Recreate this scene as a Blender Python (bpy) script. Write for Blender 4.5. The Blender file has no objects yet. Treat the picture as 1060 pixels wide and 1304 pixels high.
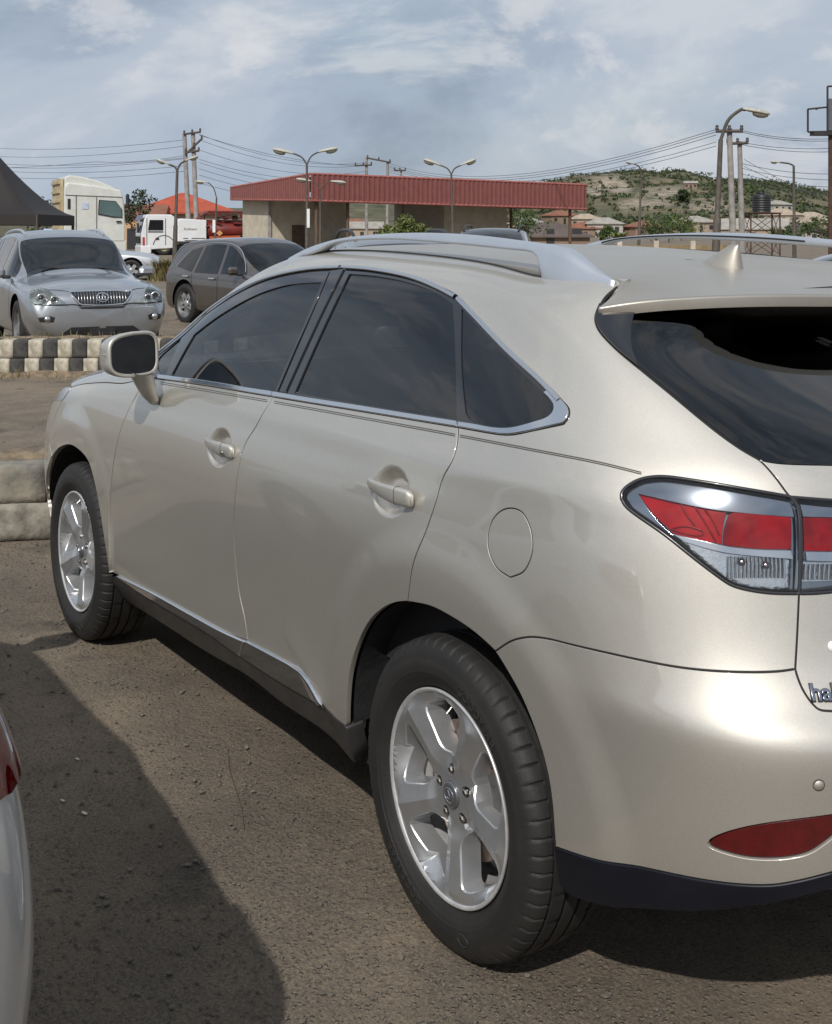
import bpy, bmesh, math, random
import numpy as np
from mathutils import Vector, Matrix
from mathutils.geometry import delaunay_2d_cdt

rng = random.Random(7)
nrs = np.random.RandomState(7)
scene = bpy.context.scene
R = math.radians

# ------------------------------------------------------------------ camera
CAM = np.array([-2.5176, 2.6024, 1.6871])
YAW = 0.55491
FPX, PX0, PY0 = 1643.0, 511.0, 295.0          # focal length and optical centre in photo pixels (1060 x 1304)
FW = np.array([math.cos(YAW), -math.sin(YAW), 0.0])
RT = np.array([-math.sin(YAW), -math.cos(YAW), 0.0])
UP = np.array([0.0, 0.0, 1.0])
cd = bpy.data.cameras.new('camera')
cd.sensor_fit = 'VERTICAL'
cd.sensor_height = 24.0
cd.lens = FPX / 1304.0 * 24.0
cd.shift_x = -(PX0 - 530.0) / 1304.0
cd.shift_y = (PY0 - 652.0) / 1304.0
cd.clip_start, cd.clip_end = 0.05, 6000.0
cam = bpy.data.objects.new('camera', cd)
scene.collection.objects.link(cam)
cam.location = CAM
cam.rotation_euler = (R(90), 0, math.atan2(FW[1], FW[0]) - R(90))
scene.camera = cam

# ------------------------------------------------------------------ sky and sun
SUN_TO = np.array([-0.80, 0.85, 1.02])
SUN_TO = SUN_TO / np.linalg.norm(SUN_TO)
SUN_EL = math.asin(SUN_TO[2])
SUN_AZ = math.atan2(SUN_TO[0], SUN_TO[1])     # clockwise from +Y
world = bpy.data.worlds.new('World')
scene.world = world
world.use_nodes = True
wn, wl = world.node_tree.nodes, world.node_tree.links
wn.clear()
def wnode(t, **k):
    n = wn.new(t)
    for a, b in k.items():
        setattr(n, a, b)
    return n
w_out = wnode('ShaderNodeOutputWorld'); w_bg = wnode('ShaderNodeBackground')
w_bg.inputs['Strength'].default_value = 0.09
sky = wnode('ShaderNodeTexSky', sky_type='NISHITA', sun_disc=False)
sky.sun_elevation = SUN_EL; sky.sun_rotation = SUN_AZ
sky.altitude = 200; sky.air_density = 1.3; sky.dust_density = 2.5; sky.ozone_density = 1.2
geo = wnode('ShaderNodeTexCoord')
sep = wnode('ShaderNodeSeparateXYZ'); wl.new(geo.outputs['Generated'], sep.inputs[0])
def wmath(op, a, b=None, clamp=False):
    n = wnode('ShaderNodeMath', operation=op, use_clamp=clamp)
    for i, v in enumerate((a, b)):
        if v is None: continue
        if isinstance(v, (int, float)): n.inputs[i].default_value = v
        else: wl.new(v, n.inputs[i])
    return n.outputs[0]
# clouds: noise on the view direction, flattened a little towards the horizon
hz = wmath('MAXIMUM', sep.outputs['Z'], 0.0)
comb = wnode('ShaderNodeCombineXYZ'); wl.new(sep.outputs['X'], comb.inputs[0]); wl.new(sep.outputs['Y'], comb.inputs[1])
wl.new(wmath('MULTIPLY', sep.outputs['Z'], 1.9), comb.inputs[2])
def wnoise(scale, detail, rough, dist, off):
    m = wnode('ShaderNodeMapping'); wl.new(comb.outputs[0], m.inputs[0]); m.inputs['Location'].default_value = off
    n = wnode('ShaderNodeTexNoise'); wl.new(m.outputs[0], n.inputs['Vector'])
    n.inputs['Scale'].default_value = scale; n.inputs['Detail'].default_value = detail
    n.inputs['Roughness'].default_value = rough; n.inputs['Distortion'].default_value = dist
    return n.outputs['Fac']
def wramp(fac, stops):
    r = wnode('ShaderNodeValToRGB'); wl.new(fac, r.inputs[0])
    e = r.color_ramp.elements
    while len(e) < len(stops): e.new(0.5)
    for el, (p, c) in zip(e, stops):
        el.position = p; el.color = (c, c, c, 1) if isinstance(c, (int, float)) else (*c, 1)
    r.color_ramp.interpolation = 'EASE'
    return r.outputs['Color']
def wmix(f, a, b):
    m = wnode('ShaderNodeMix', data_type='RGBA')
    for s, v in (('Factor', f), (6, a), (7, b)):
        if isinstance(v, (int, float)): m.inputs[s].default_value = v
        elif isinstance(v, tuple): m.inputs[s].default_value = (*v, 1)
        else: wl.new(v, m.inputs[s])
    return m.outputs[2]
cover = wramp(wnoise(2.2, 7, 0.55, 0.2, (3.1, 1.7, 0)), [(0.36, 0.72), (0.60, 1.0)])
tone = wramp(wnoise(3.4, 8, 0.56, 0.35, (2.3, 5.2, 1)), [(0.36, (2.75, 3.35, 4.3)), (0.46, (3.55, 4.25, 5.25)), (0.55, (4.4, 5.0, 5.85)), (0.64, (5.5, 5.9, 6.45))])
puff = wramp(wnoise(5.2, 10, 0.60, 0.35, (7.3, 3.9, 2)), [(0.50, 0.0), (0.59, 0.5), (0.70, 0.95)])
cloud = wmix(puff, tone, (7.3, 7.25, 7.3))
pale = wmix(wramp(sep.outputs['Z'], [(0.0, 0.5), (0.07, 0.0)]), cloud, (4.3, 4.95, 5.75))
skymix = wmix(cover, sky.outputs[0], pale)
wl.new(skymix, w_bg.inputs['Color']); wl.new(w_bg.outputs[0], w_out.inputs[0])

sd = bpy.data.lights.new('sun', 'SUN')
sd.energy = 2.75; sd.angle = R(0.55); sd.color = (1.0, 0.955, 0.90)
sun = bpy.data.objects.new('sun', sd)
scene.collection.objects.link(sun)
sun.location = (0, 0, 50)
sun.rotation_euler = Vector(-SUN_TO).to_track_quat('-Z', 'Y').to_euler()

scene.view_settings.view_transform = 'Standard'
scene.view_settings.look = 'None'
scene.view_settings.gamma = 1.0
scene.view_settings.exposure = 0.24
scene.view_settings.use_curve_mapping = False
scene.cycles.max_bounces = 8
scene.cycles.transparent_max_bounces = 16
# ------------------------------------------------------------------ small helpers
def ray_dir(px, py):
    return FW + RT * ((px - PX0) / FPX) - UP * ((py - PY0) / FPX)
def PT(px, py, depth):
    """World point at a photo pixel and a distance along the view axis."""
    return CAM + depth * ray_dir(px, py)
def GR(px, py, z=0.0):
    d = ray_dir(px, py)
    return CAM + d * ((z - CAM[2]) / d[2])
def project(P):
    d = np.asarray(P, float) - CAM
    w = np.maximum(d @ FW, 1e-3)
    return np.stack([PX0 + FPX * (d @ RT) / w, PY0 - FPX * (d @ UP) / w], -1)
def nrm(a):
    return a / np.maximum(np.linalg.norm(a, axis=-1, keepdims=True), 1e-12)

# ------------------------------------------------------------------ materials
MATS = {}
def new_mat(name):
    m = bpy.data.materials.new(name); m.use_nodes = True
    MATS[name] = m
    return m, m.node_tree.nodes, m.node_tree.links, m.node_tree.nodes['Principled BSDF']
def c4(c): return (c[0], c[1], c[2], 1.0)
def mat(name, col, rough=0.5, metal=0.0, coat=0.0, var=0.0, vscale=8.0, bump=0.0, bscale=60.0, spec=0.5, col2=None, coat_rough=0.03,
        rvar=0.0, detail=6.0, stretch=None):
    """Principled material with colour wear (var / col2) and fine relief from object-space noise."""
    m, n, l, b = new_mat(name)
    b.inputs['Base Color'].default_value = c4(col)
    b.inputs['Roughness'].default_value = rough
    b.inputs['Metallic'].default_value = metal
    b.inputs['Coat Weight'].default_value = coat
    b.inputs['Coat Roughness'].default_value = coat_rough
    b.inputs['Specular IOR Level'].default_value = spec
    if var or bump or rvar or col2:
        tc = n.new('ShaderNodeTexCoord'); vec = tc.outputs['Object']
        if stretch:
            mp = n.new('ShaderNodeMapping'); mp.inputs['Scale'].default_value = stretch
            l.new(vec, mp.inputs[0]); vec = mp.outputs[0]
        if var or col2 or rvar:
            t = n.new('ShaderNodeTexNoise'); t.inputs['Scale'].default_value = vscale; t.inputs['Detail'].default_value = detail
            t.inputs['Roughness'].default_value = 0.62
            l.new(vec, t.inputs['Vector'])
            if var or col2:
                r = n.new('ShaderNodeValToRGB'); l.new(t.outputs['Fac'], r.inputs[0])
                r.color_ramp.elements[0].position = 0.33; r.color_ramp.elements[1].position = 0.68
                lo = col2 if col2 else tuple(max(0, x * (1 - var)) for x in col)
                hi = col if col2 else tuple(min(1, x * (1 + var)) for x in col)
                r.color_ramp.elements[0].color = c4(lo); r.color_ramp.elements[1].color = c4(hi)
                l.new(r.outputs[0], b.inputs['Base Color'])
            if rvar:
                mr = n.new('ShaderNodeMapRange'); l.new(t.outputs['Fac'], mr.inputs[0])
                mr.inputs['To Min'].default_value = max(0.0, rough - rvar); mr.inputs['To Max'].default_value = min(1.0, rough + rvar)
                l.new(mr.outputs[0], b.inputs['Roughness'])
        if bump:
            t2 = n.new('ShaderNodeTexNoise'); t2.inputs['Scale'].default_value = bscale; t2.inputs['Detail'].default_value = 4
            l.new(vec, t2.inputs['Vector'])
            bp = n.new('ShaderNodeBump'); bp.inputs['Strength'].default_value = bump; bp.inputs['Distance'].default_value = 0.01
            l.new(t2.outputs['Fac'], bp.inputs['Height']); l.new(bp.outputs[0], b.inputs['Normal'])
    return m
def glass_mat(name, tint, ior=1.5, rough=0.0, refl=1.0, body=(0.01, 0.012, 0.014), opaque=0.0):
    """Thin tinted pane: what is behind shows through the tint, the sky reflects by Fresnel."""
    m, n, l, b = new_mat(name)
    out = n['Material Output']
    n.remove(b)
    tr = n.new('ShaderNodeBsdfTransparent'); tr.inputs['Color'].default_value = c4(tint)
    di = n.new('ShaderNodeBsdfDiffuse'); di.inputs['Color'].default_value = c4(body)
    mx0 = n.new('ShaderNodeMixShader'); mx0.inputs[0].default_value = opaque
    l.new(tr.outputs[0], mx0.inputs[1]); l.new(di.outputs[0], mx0.inputs[2])
    gl = n.new('ShaderNodeBsdfGlossy'); gl.inputs['Roughness'].default_value = rough
    gl.inputs['Color'].default_value = (refl, refl, refl, 1)
    fr = n.new('ShaderNodeFresnel'); fr.inputs['IOR'].default_value = ior
    mx = n.new('ShaderNodeMixShader')
    l.new(fr.outputs[0], mx.inputs[0]); l.new(mx0.outputs[0], mx.inputs[1]); l.new(gl.outputs[0], mx.inputs[2])
    l.new(mx.outputs[0], out.inputs['Surface'])
    return m

# ------------------------------------------------------------------ objects
def link(o):
    scene.collection.objects.link(o); return o
def tag(o, label=None, cat=None, group=None, kind=None):
    if label: o['label'] = label
    if cat: o['category'] = cat
    if group: o['group'] = group
    if kind: o['kind'] = kind
    return o
def empty(name, label=None, cat=None, loc=(0, 0, 0), rz=0.0, group=None):
    o = bpy.data.objects.new(name, None); link(o)
    o.location = loc; o.rotation_euler = (0, 0, rz); o.empty_display_size = 0.1
    return tag(o, label, cat, group)
def obj(name, me, parent=None, loc=None, rot=None):
    o = bpy.data.objects.new(name, me); link(o)
    if parent is not None: o.parent = parent
    if loc is not None: o.location = loc
    if rot is not None: o.rotation_euler = rot
    return o
def mesh_np(name, V, F, m, smooth=False, normals=None):
    me = bpy.data.meshes.new(name)
    V = [tuple(map(float, v)) for v in V]
    me.from_pydata(V, [], [tuple(int(i) for i in f) for f in F])
    if m is not None:
        for mm in (m if isinstance(m, (list, tuple)) else [m]): me.materials.append(mm)
    if smooth: me.polygons.foreach_set('use_smooth', [True] * len(me.polygons))
    me.update()
    if normals is not None:
        me.normals_split_custom_set_from_vertices([tuple(map(float, x)) for x in normals])
    return me
def copy_tree(o, parent=None):
    c = o.copy(); link(c)
    if parent is not None: c.parent = parent
    for ch in list(o.children): copy_tree(ch, c)
    return c

class MB:
    """Collects primitive shapes into one mesh."""
    def __init__(s): s.V = []; s.F = []; s.S = []
    def add(s, V, F, smooth=False):
        o = len(s.V); s.V += [tuple(map(float, v)) for v in V]
        s.F += [tuple(int(i) + o for i in f) for f in F]; s.S += [smooth] * len(F)
        return s
    def box(s, c, d, rz=0.0, rot=None, bev=0.0):
        c = np.array(c, float); h = np.array(d, float) / 2
        if bev > 0:
            b = min(bev, min(h) * 0.9); V = []; 
            for sx in (-1, 1):
                for sy in (-1, 1):
                    for sz in (-1, 1):
                        sg = np.array([sx, sy, sz])
                        for ax in range(3):
                            q = sg * (h - b); q[ax] = sg[ax] * h[ax]; V.append(q)
            bm = bmesh.new()
            vs = [bm.verts.new(v) for v in V]
            r = bmesh.ops.convex_hull(bm, input=vs)
            bmesh.ops.dissolve_limit(bm, angle_limit=0.02, verts=bm.verts, edges=bm.edges)
            bm.verts.index_update()
            V = np.array([v.co[:] for v in bm.verts]); F = [[v.index for v in f.verts] for f in bm.faces]
            bm.free()
        else:
            V = np.array([[x, y, z] for x in (-h[0], h[0]) for y in (-h[1], h[1]) for z in (-h[2], h[2])])
            F = [(0, 1, 3, 2), (4, 6, 7, 5), (0, 4, 5, 1), (2, 3, 7, 6), (0, 2, 6, 4), (1, 5, 7, 3)]
        M = np.array(rot) if rot is not None else np.array(Matrix.Rotation(rz, 3, 'Z'))
        return s.add(V @ M.T + c, F)
    def prism(s, poly, axis_o, ax_u, ax_v, ax_w, depth):
        """poly in (u, v) extruded along w by depth; poly ccw seen against w."""
        axis_o, ax_u, ax_v, ax_w = (np.array(a, float) for a in (axis_o, ax_u, ax_v, ax_w))
        P = np.array([axis_o + a * ax_u + b * ax_v for a, b in poly]); n = len(P)
        V = np.vstack([P, P + ax_w * depth])
        F = [tuple(range(n))[::-1], tuple(range(n, 2 * n))] + [(i, (i + 1) % n, n + (i + 1) % n, n + i) for i in range(n)]
        return s.add(V, F)
    def tube(s, pts, r, n=8, caps=True, smooth=True):
        pts = [np.array(p, float) for p in pts]; k = len(pts)
        rs = r if hasattr(r, '__len__') else [r] * k
        V = []; ref = None
        for i, p in enumerate(pts):
            t = nrm(pts[min(i + 1, k - 1)] - pts[max(i - 1, 0)])
            if ref is None:
                ref = np.array([0, 0, 1.0]) if abs(t[2]) < 0.9 else np.array([1.0, 0, 0])
            a = nrm(np.cross(t, ref)); b = np.cross(a, t); ref = b
            for j in range(n):
                q = 2 * math.pi * j / n
                V.append(p + rs[i] * (math.cos(q) * a + math.sin(q) * b))
        F = []
        for i in range(k - 1):
            for j in range(n):
                F.append((i * n + j, i * n + (j + 1) % n, (i + 1) * n + (j + 1) % n, (i + 1) * n + j))
        s.add(V, F, smooth)
        if caps:
            s.add([V[j] for j in range(n)], [tuple(range(n))[::-1]]); s.add([V[(k - 1) * n + j] for j in range(n)], [tuple(range(n))])
        return s
    def lathe(s, prof, n=32, c=(0, 0, 0), axis='Z', smooth=True):
        V = []
        for (r, h) in prof:
            for j in range(n):
                q = 2 * math.pi * j / n
                a, b = r * math.cos(q), r * math.sin(q)
                V.append((a, b, h) if axis == 'Z' else (a, h, b) if axis == 'Y' else (h, a, b))
        F = []
        for i in range(len(prof) - 1):
            for j in range(n):
                f = (i * n + j, i * n + (j + 1) % n, (i + 1) * n + (j + 1) % n, (i + 1) * n + j)
                F.append(f)
        V = np.array(V) + np.array(c)
        return s.add(V, F, smooth)
    def xf(s, M):
        M = np.array(M); A = np.array(s.V)
        s.V = [tuple(x) for x in (A @ M[:3, :3].T + M[:3, 3])]; return s
    def build(s, name, m, parent=None, loc=None, rot=None, fix=True):
        me = bpy.data.meshes.new(name); me.from_pydata(s.V, [], s.F)
        if m is not None: me.materials.append(m)
        me.polygons.foreach_set('use_smooth', s.S)
        if fix:
            bm = bmesh.new(); bm.from_mesh(me); bmesh.ops.recalc_face_normals(bm, faces=bm.faces); bm.to_mesh(me); bm.free()
        me.update()
        return obj(name, me, parent, loc, rot)

# ------------------------------------------------------------------ B-spline shells and panels cut out of them
class Shell:
    """Tensor product cubic B-spline; control net [rows(v)][cols(u)][xyz]; bumps push the skin along its normal."""
    def __init__(s, ctrl, relax=0.75):
        P = np.array(ctrl, float); s.R, s.C = P.shape[:2]
        s.bumps = []; s.grids = {}
        Q = P.copy(); s.Q = s._pad(Q)
        uu, vv = np.meshgrid(np.arange(s.C, dtype=float), np.arange(s.R, dtype=float))
        for _ in range(2):
            E = P - s.raw(uu, vv); Q = Q + relax * E; s.Q = s._pad(Q)
    def _pad(s, P):
        P = np.concatenate([2 * P[:1] - P[1:2], P, 2 * P[-1:] - P[-2:-1]], 0)
        return np.concatenate([2 * P[:, :1] - P[:, 1:2], P, 2 * P[:, -1:] - P[:, -2:-1]], 1)
    @staticmethod
    def _b(t):
        return np.stack([(1 - t) ** 3, 3 * t ** 3 - 6 * t ** 2 + 4, -3 * t ** 3 + 3 * t ** 2 + 3 * t + 1, t ** 3], -1) / 6.0
    def raw(s, u, v):
        u = np.clip(np.asarray(u, float), 0, s.C - 1 - 1e-9); v = np.clip(np.asarray(v, float), 0, s.R - 1 - 1e-9)
        iu = np.floor(u).astype(int); iv = np.floor(v).astype(int)
        bu = s._b(u - iu); bv = s._b(v - iv)
        out = 0
        for a in range(4):
            row = 0
            for b in range(4):
                row = row + bu[..., b, None] * s.Q[iv + a, iu + b]
            out = out + bv[..., a, None] * row
        return out
    def rawn(s, u, v):
        e = 0.01
        du = s.raw(u + e, v) - s.raw(u - e, v); dv = s.raw(u, v + e) - s.raw(u, v - e)
        return nrm(np.cross(dv, du)) * s.sign
    sign = -1.0
    def ev(s, u, v):
        p = s.raw(u, v)
        if s.bumps:
            n = s.rawn(u, v); d = 0
            for f in s.bumps: d = d + f(p)
            p = p + n * d[..., None]
        return p
    def nor(s, u, v, e=0.006):
        if not s.bumps: return s.rawn(u, v)
        u = np.asarray(u, float); v = np.asarray(v, float)
        du = s.ev(u + e, v) - s.ev(u - e, v); dv = s.ev(u, v + 3 * e) - s.ev(u, v - 3 * e)
        return nrm(np.cross(dv, du)) * s.sign
    def invert(s, pts, f=project, ur=None, vr=None, face=True):
        """uv of the surface points that f maps to the given 2D points."""
        ur = ur or (0, s.C - 1); vr = vr or (0, s.R - 1)
        key = (f, ur, vr, face)
        if key not in s.grids:
            U, V = np.meshgrid(np.linspace(*ur, 220), np.linspace(*vr, 170))
            P = s.raw(U, V); Q = f(P)
            ok = np.ones(U.shape, bool)
            if face and f is project: ok = ((P - CAM) * s.rawn(U, V)).sum(-1) < 0
            s.grids[key] = (Q[ok], U[ok], V[ok])
        Q, Uf, Vf = s.grids[key]
        pts = np.asarray(pts, float)
        idx = [int(np.argmin((Q[:, 0] - p[0]) ** 2 + (Q[:, 1] - p[1]) ** 2)) for p in pts]
        u, v = Uf[idx].copy(), Vf[idx].copy()
        e = 1e-4
        for _ in range(6):
            q = f(s.raw(u, v)); a = (f(s.raw(u + e, v)) - q) / e; b = (f(s.raw(u, v + e)) - q) / e
            D = a[:, 0] * b[:, 1] - a[:, 1] * b[:, 0]; r = pts - q
            good = np.abs(D) > 1e-9; D = np.where(good, D, 1)
            du = np.where(good, (r[:, 0] * b[:, 1] - r[:, 1] * b[:, 0]) / D, 0); dv = np.where(good, (a[:, 0] * r[:, 1] - a[:, 1] * r[:, 0]) / D, 0)
            u = np.clip(u + np.clip(du, -.3, .3), *ur); v = np.clip(v + np.clip(dv, -.3, .3), *vr)
        return np.stack([u, v], 1)

def spl(pts, n=8):
    """Catmull-Rom through 2D/3D points (open)."""
    P = np.array(pts, float)
    if len(P) < 3: return np.array([P[0] + (P[-1] - P[0]) * t for t in np.linspace(0, 1, n + 1)])
    A = np.vstack([2 * P[0] - P[1], P, 2 * P[-1] - P[-2]]); out = []
    for i in range(1, len(A) - 2):
        p0, p1, p2, p3 = A[i - 1:i + 3]
        d = [max(np.linalg.norm(b - a), 1e-6) ** 0.5 for a, b in ((p0, p1), (p1, p2), (p2, p3))]
        t0, t1 = 0, d[0]; t2 = t1 + d[1]; t3 = t2 + d[2]
        for t in np.linspace(t1, t2, n, endpoint=False):
            a1 = (t1 - t) / (t1 - t0) * p0 + (t - t0) / (t1 - t0) * p1
            a2 = (t2 - t) / (t2 - t1) * p1 + (t - t1) / (t2 - t1) * p2
            a3 = (t3 - t) / (t3 - t2) * p2 + (t - t2) / (t3 - t2) * p3
            b1 = (t2 - t) / (t2 - t0) * a1 + (t - t0) / (t2 - t0) * a2
            b2 = (t3 - t) / (t3 - t1) * a2 + (t - t1) / (t3 - t1) * a3
            out.append((t2 - t) / (t2 - t1) * b1 + (t - t1) / (t2 - t1) * b2)
    out.append(P[-1])
    return np.array(out)
def rspl(pts, step, n=10):
    """Spline resampled at an even step."""
    S = spl(pts, n); d = np.concatenate([[0], np.cumsum(np.linalg.norm(np.diff(S, axis=0), axis=1))])
    k = max(2, int(round(d[-1] / step)) + 1); t = np.linspace(0, d[-1], k)
    return np.stack([np.interp(t, d, S[:, i]) for i in range(S.shape[1])], 1)
def smooth_uv(uv, k=1):
    uv = np.array(uv)
    for _ in range(k): uv[1:-1] = 0.25 * uv[:-2] + 0.5 * uv[1:-1] + 0.25 * uv[2:]
    return uv
def px(shell, pts, n=8, **k):
    """Outline traced in the photo -> uv on the shell (one smooth open segment)."""
    return smooth_uv(shell.invert(spl(pts, n), project, **k), 2)
def chain(*segs):
    """Join open uv segments into a closed loop (dropping repeated joints)."""
    out = []
    for s_ in segs:
        for p in s_:
            if not out or np.abs(np.array(p) - out[-1]).max() > 1e-5: out.append(np.array(p, float))
    if np.abs(out[0] - out[-1]).max() < 1e-5: out.pop()
    return np.array(out)
def inpoly(P, L):
    x, y = P[:, 0], P[:, 1]; r = np.zeros(len(P), bool); j = len(L) - 1
    for i in range(len(L)):
        xi, yi = L[i]; xj, yj = L[j]
        c = (yi > y) != (yj > y)
        with np.errstate(divide='ignore', invalid='ignore'):
            r ^= c & (x < (xj - xi) * (y - yi) / (yj - yi + 1e-30) + xi)
        j = i
    return r
def resample_loop(shell, L, step):
    P = shell.raw(L[:, 0], L[:, 1]); n = len(L); out = []
    for i in range(n):
        a, b = L[i], L[(i + 1) % n]; d = np.linalg.norm(P[(i + 1) % n] - P[i]); k = max(1, int(math.ceil(d / step)))
        for t in range(k): out.append(a + (b - a) * t / k)
    return np.array(out)
def inset_loop(shell, L, d):
    """Move a closed uv loop inward by d metres; returns loop and the outward 3D directions."""
    n = len(L); P = shell.raw(L[:, 0], L[:, 1]); N = shell.rawn(L[:, 0], L[:, 1])
    T = nrm(np.roll(P, -1, 0) - np.roll(P, 1, 0)); O = np.cross(T, N)
    A = 0.5 * np.sum(L[:, 0] * np.roll(L[:, 1], -1) - np.roll(L[:, 0], -1) * L[:, 1])
    # orientation: find which side is outside by a small probe in uv
    e = 1e-3
    Pu = (shell.raw(L[:, 0] + e, L[:, 1]) - shell.raw(L[:, 0] - e, L[:, 1])) / (2 * e)
    Pv = (shell.raw(L[:, 0], L[:, 1] + e) - shell.raw(L[:, 0], L[:, 1] - e)) / (2 * e)
    def touv(W):
        a = (Pu * Pu).sum(-1); b = (Pu * Pv).sum(-1); c = (Pv * Pv).sum(-1); D = a * c - b * b + 1e-12
        p = (Pu * W).sum(-1); q = (Pv * W).sum(-1)
        return np.stack([(c * p - b * q) / D, (a * q - b * p) / D], -1)
    ou = touv(O)
    tu = np.roll(L, -1, 0) - np.roll(L, 1, 0)
    ref = np.stack([tu[:, 1], -tu[:, 0]], -1) * (1 if A > 0 else -1)     # outward in uv for a ccw loop
    sg = np.sign((ou * ref).sum(-1)); sg = np.where(sg == 0, 1, sg)
    O = O * sg[:, None]; ou = ou * sg[:, None]
    L2 = L - ou * d
    L2[:, 0] = np.clip(L2[:, 0], 0, shell.C - 1); L2[:, 1] = np.clip(L2[:, 1], 0, shell.R - 1)
    return L2, O
def panel_geo(shell, loop, holes=(), off=0.0, gap=0.0030, flange=0.014, sp=0.022, es=0.012, edge=0.0010, ku=0.35, kv=0.11, nofl=None, refine=()):
    """Triangulate the part of a shell inside loop (minus holes): V, N, F with a rounded turned-in edge."""
    loops = []
    for k, L in enumerate([loop] + list(holes)):
        L = resample_loop(shell, np.array(L, float), es)
        L2, O = inset_loop(shell, L, gap if k == 0 else -gap)
        loops.append((L2, O if k == 0 else -O))
    m = np.array([ku, kv])
    G0 = loops[0][0] * m
    lo, hi = G0.min(0), G0.max(0)
    xs = np.arange(lo[0], hi[0], sp); ys = np.arange(lo[1], hi[1], sp * 0.87)
    X, Y = np.meshgrid(xs, ys); X[1::2] += sp / 2
    pts = np.stack([X.ravel(), Y.ravel()], 1)
    for c_, r_, s_ in refine:                    # denser points where the skin is dished
        pp = shell.raw(pts[:, 0] / ku, pts[:, 1] / kv); pts = pts[np.linalg.norm(pp - c_, axis=1) > r_]
        xs = np.arange(lo[0], hi[0], s_); ys = np.arange(lo[1], hi[1], s_ * 0.87); X, Y = np.meshgrid(xs, ys); X[1::2] += s_ / 2
        q = np.stack([X.ravel(), Y.ravel()], 1); pp = shell.raw(q[:, 0] / ku, q[:, 1] / kv)
        pts = np.vstack([pts, q[np.linalg.norm(pp - c_, axis=1) <= r_]])
    keep = inpoly(pts, G0)
    for L2, _ in loops[1:]: keep &= ~inpoly(pts, L2 * m)
    pts = pts[keep]
    for L2, _ in loops:
        B = L2 * m
        for i in range(0, len(B), 64):
            if len(pts): pts = pts[(((pts[:, None] - B[None, i:i + 64]) ** 2).sum(-1) > (0.45 * min(sp, es * 1.5)) ** 2).all(1)]
    V2 = []; E = []; spans = []
    for L2, _ in loops:
        o = len(V2); n = len(L2); spans.append((o, n)); V2 += [tuple(p) for p in L2 * m]
        E += [(o + i, o + (i + 1) % n) for i in range(n)]
    nb = len(V2); V2 += [tuple(p) for p in pts]
    ov, oe, of, iv, ie, if_ = delaunay_2d_cdt([Vector(p) for p in V2], E, [], 0, 1e-7)
    ov = np.array([tuple(p) for p in ov])
    src = [i[0] if len(i) else -1 for i in iv]
    F = np.array([f for f in of if len(f) == 3])
    cen = ov[F].mean(1); ok = inpoly(cen, G0)
    for L2, _ in loops[1:]: ok &= ~inpoly(cen, L2 * m)
    F = F[ok]
    uv = ov / m
    P = shell.ev(uv[:, 0], uv[:, 1]); N = shell.nor(uv[:, 0], uv[:, 1])
    P = P + N * off
    fn = np.cross(P[F[:, 1]] - P[F[:, 0]], P[F[:, 2]] - P[F[:, 0]])
    if ((fn * N[F[:, 0]]).sum(-1) < 0).mean() > 0.5: F = F[:, ::-1]
    V = [P]; NN = [N]; FF = [F]; cnt = len(P)
    if flange:
        inv = {}
        for i, s_ in enumerate(src):
            if s_ >= 0 and s_ < nb: inv[s_] = i
        for (o, n), (L2, O) in zip(spans, loops):
            ids = np.array([inv.get(o + i, -1) for i in range(n)])
            good = ids >= 0; ids = np.where(good, ids, 0)
            a, na = P[ids], N[ids]
            b = a + O * edge - na * edge; c = b - na * flange
            nb_ = nrm(O)
            V += [b, c]; NN += [nrm(nb_ + 0.2 * na), nb_]
            f = []
            for i in range(n):
                j = (i + 1) % n
                if not (good[i] and good[j]): continue
                if nofl is not None and nofl(L2[i], L2[j]): continue
                q1 = (ids[i], ids[j], cnt + j, cnt + i); q2 = (cnt + i, cnt + j, cnt + n + j, cnt + n + i)
                for q in (q1, q2): f += [(q[0], q[1], q[2]), (q[0], q[2], q[3])]
            f = np.array(f)
            # orient along O
            VV = np.concatenate(V); fn = np.cross(VV[f[:, 1]] - VV[f[:, 0]], VV[f[:, 2]] - VV[f[:, 0]])
            oo = np.concatenate(NN)[f[:, 2]]
            flip = (fn * oo).sum(-1) < 0
            f[flip] = f[flip][:, ::-1]
            FF.append(f); cnt += 2 * n
    return np.concatenate(V), np.concatenate(NN), np.concatenate(FF)
def mir(V, N, F):
    s_ = np.array([1, -1, 1.0]); return V * s_, N * s_, F[:, ::-1]
def panel(name, shell, loop, m, parent, mirror=True, sym=False, label=None, **k):
    """A panel object, plus its mirror image on the other side of the car (or both halves in one object)."""
    V, N, F = panel_geo(shell, loop, **k)
    if sym:
        V = V.copy(); V[np.abs(V[:, 1]) < .006, 1] = 0.0
        V2, N2, F2 = mir(V, N, F); F = np.concatenate([F, F2 + len(V)]); V = np.concatenate([V, V2]); N = np.concatenate([N, N2])
    o = obj(name, mesh_np(name, V, F, m, True, N), parent)
    if mirror and not sym:
        V, N, F = mir(V, N, F)
        obj(name, mesh_np(name, V, F, m, True, N), parent)
    return o
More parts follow.
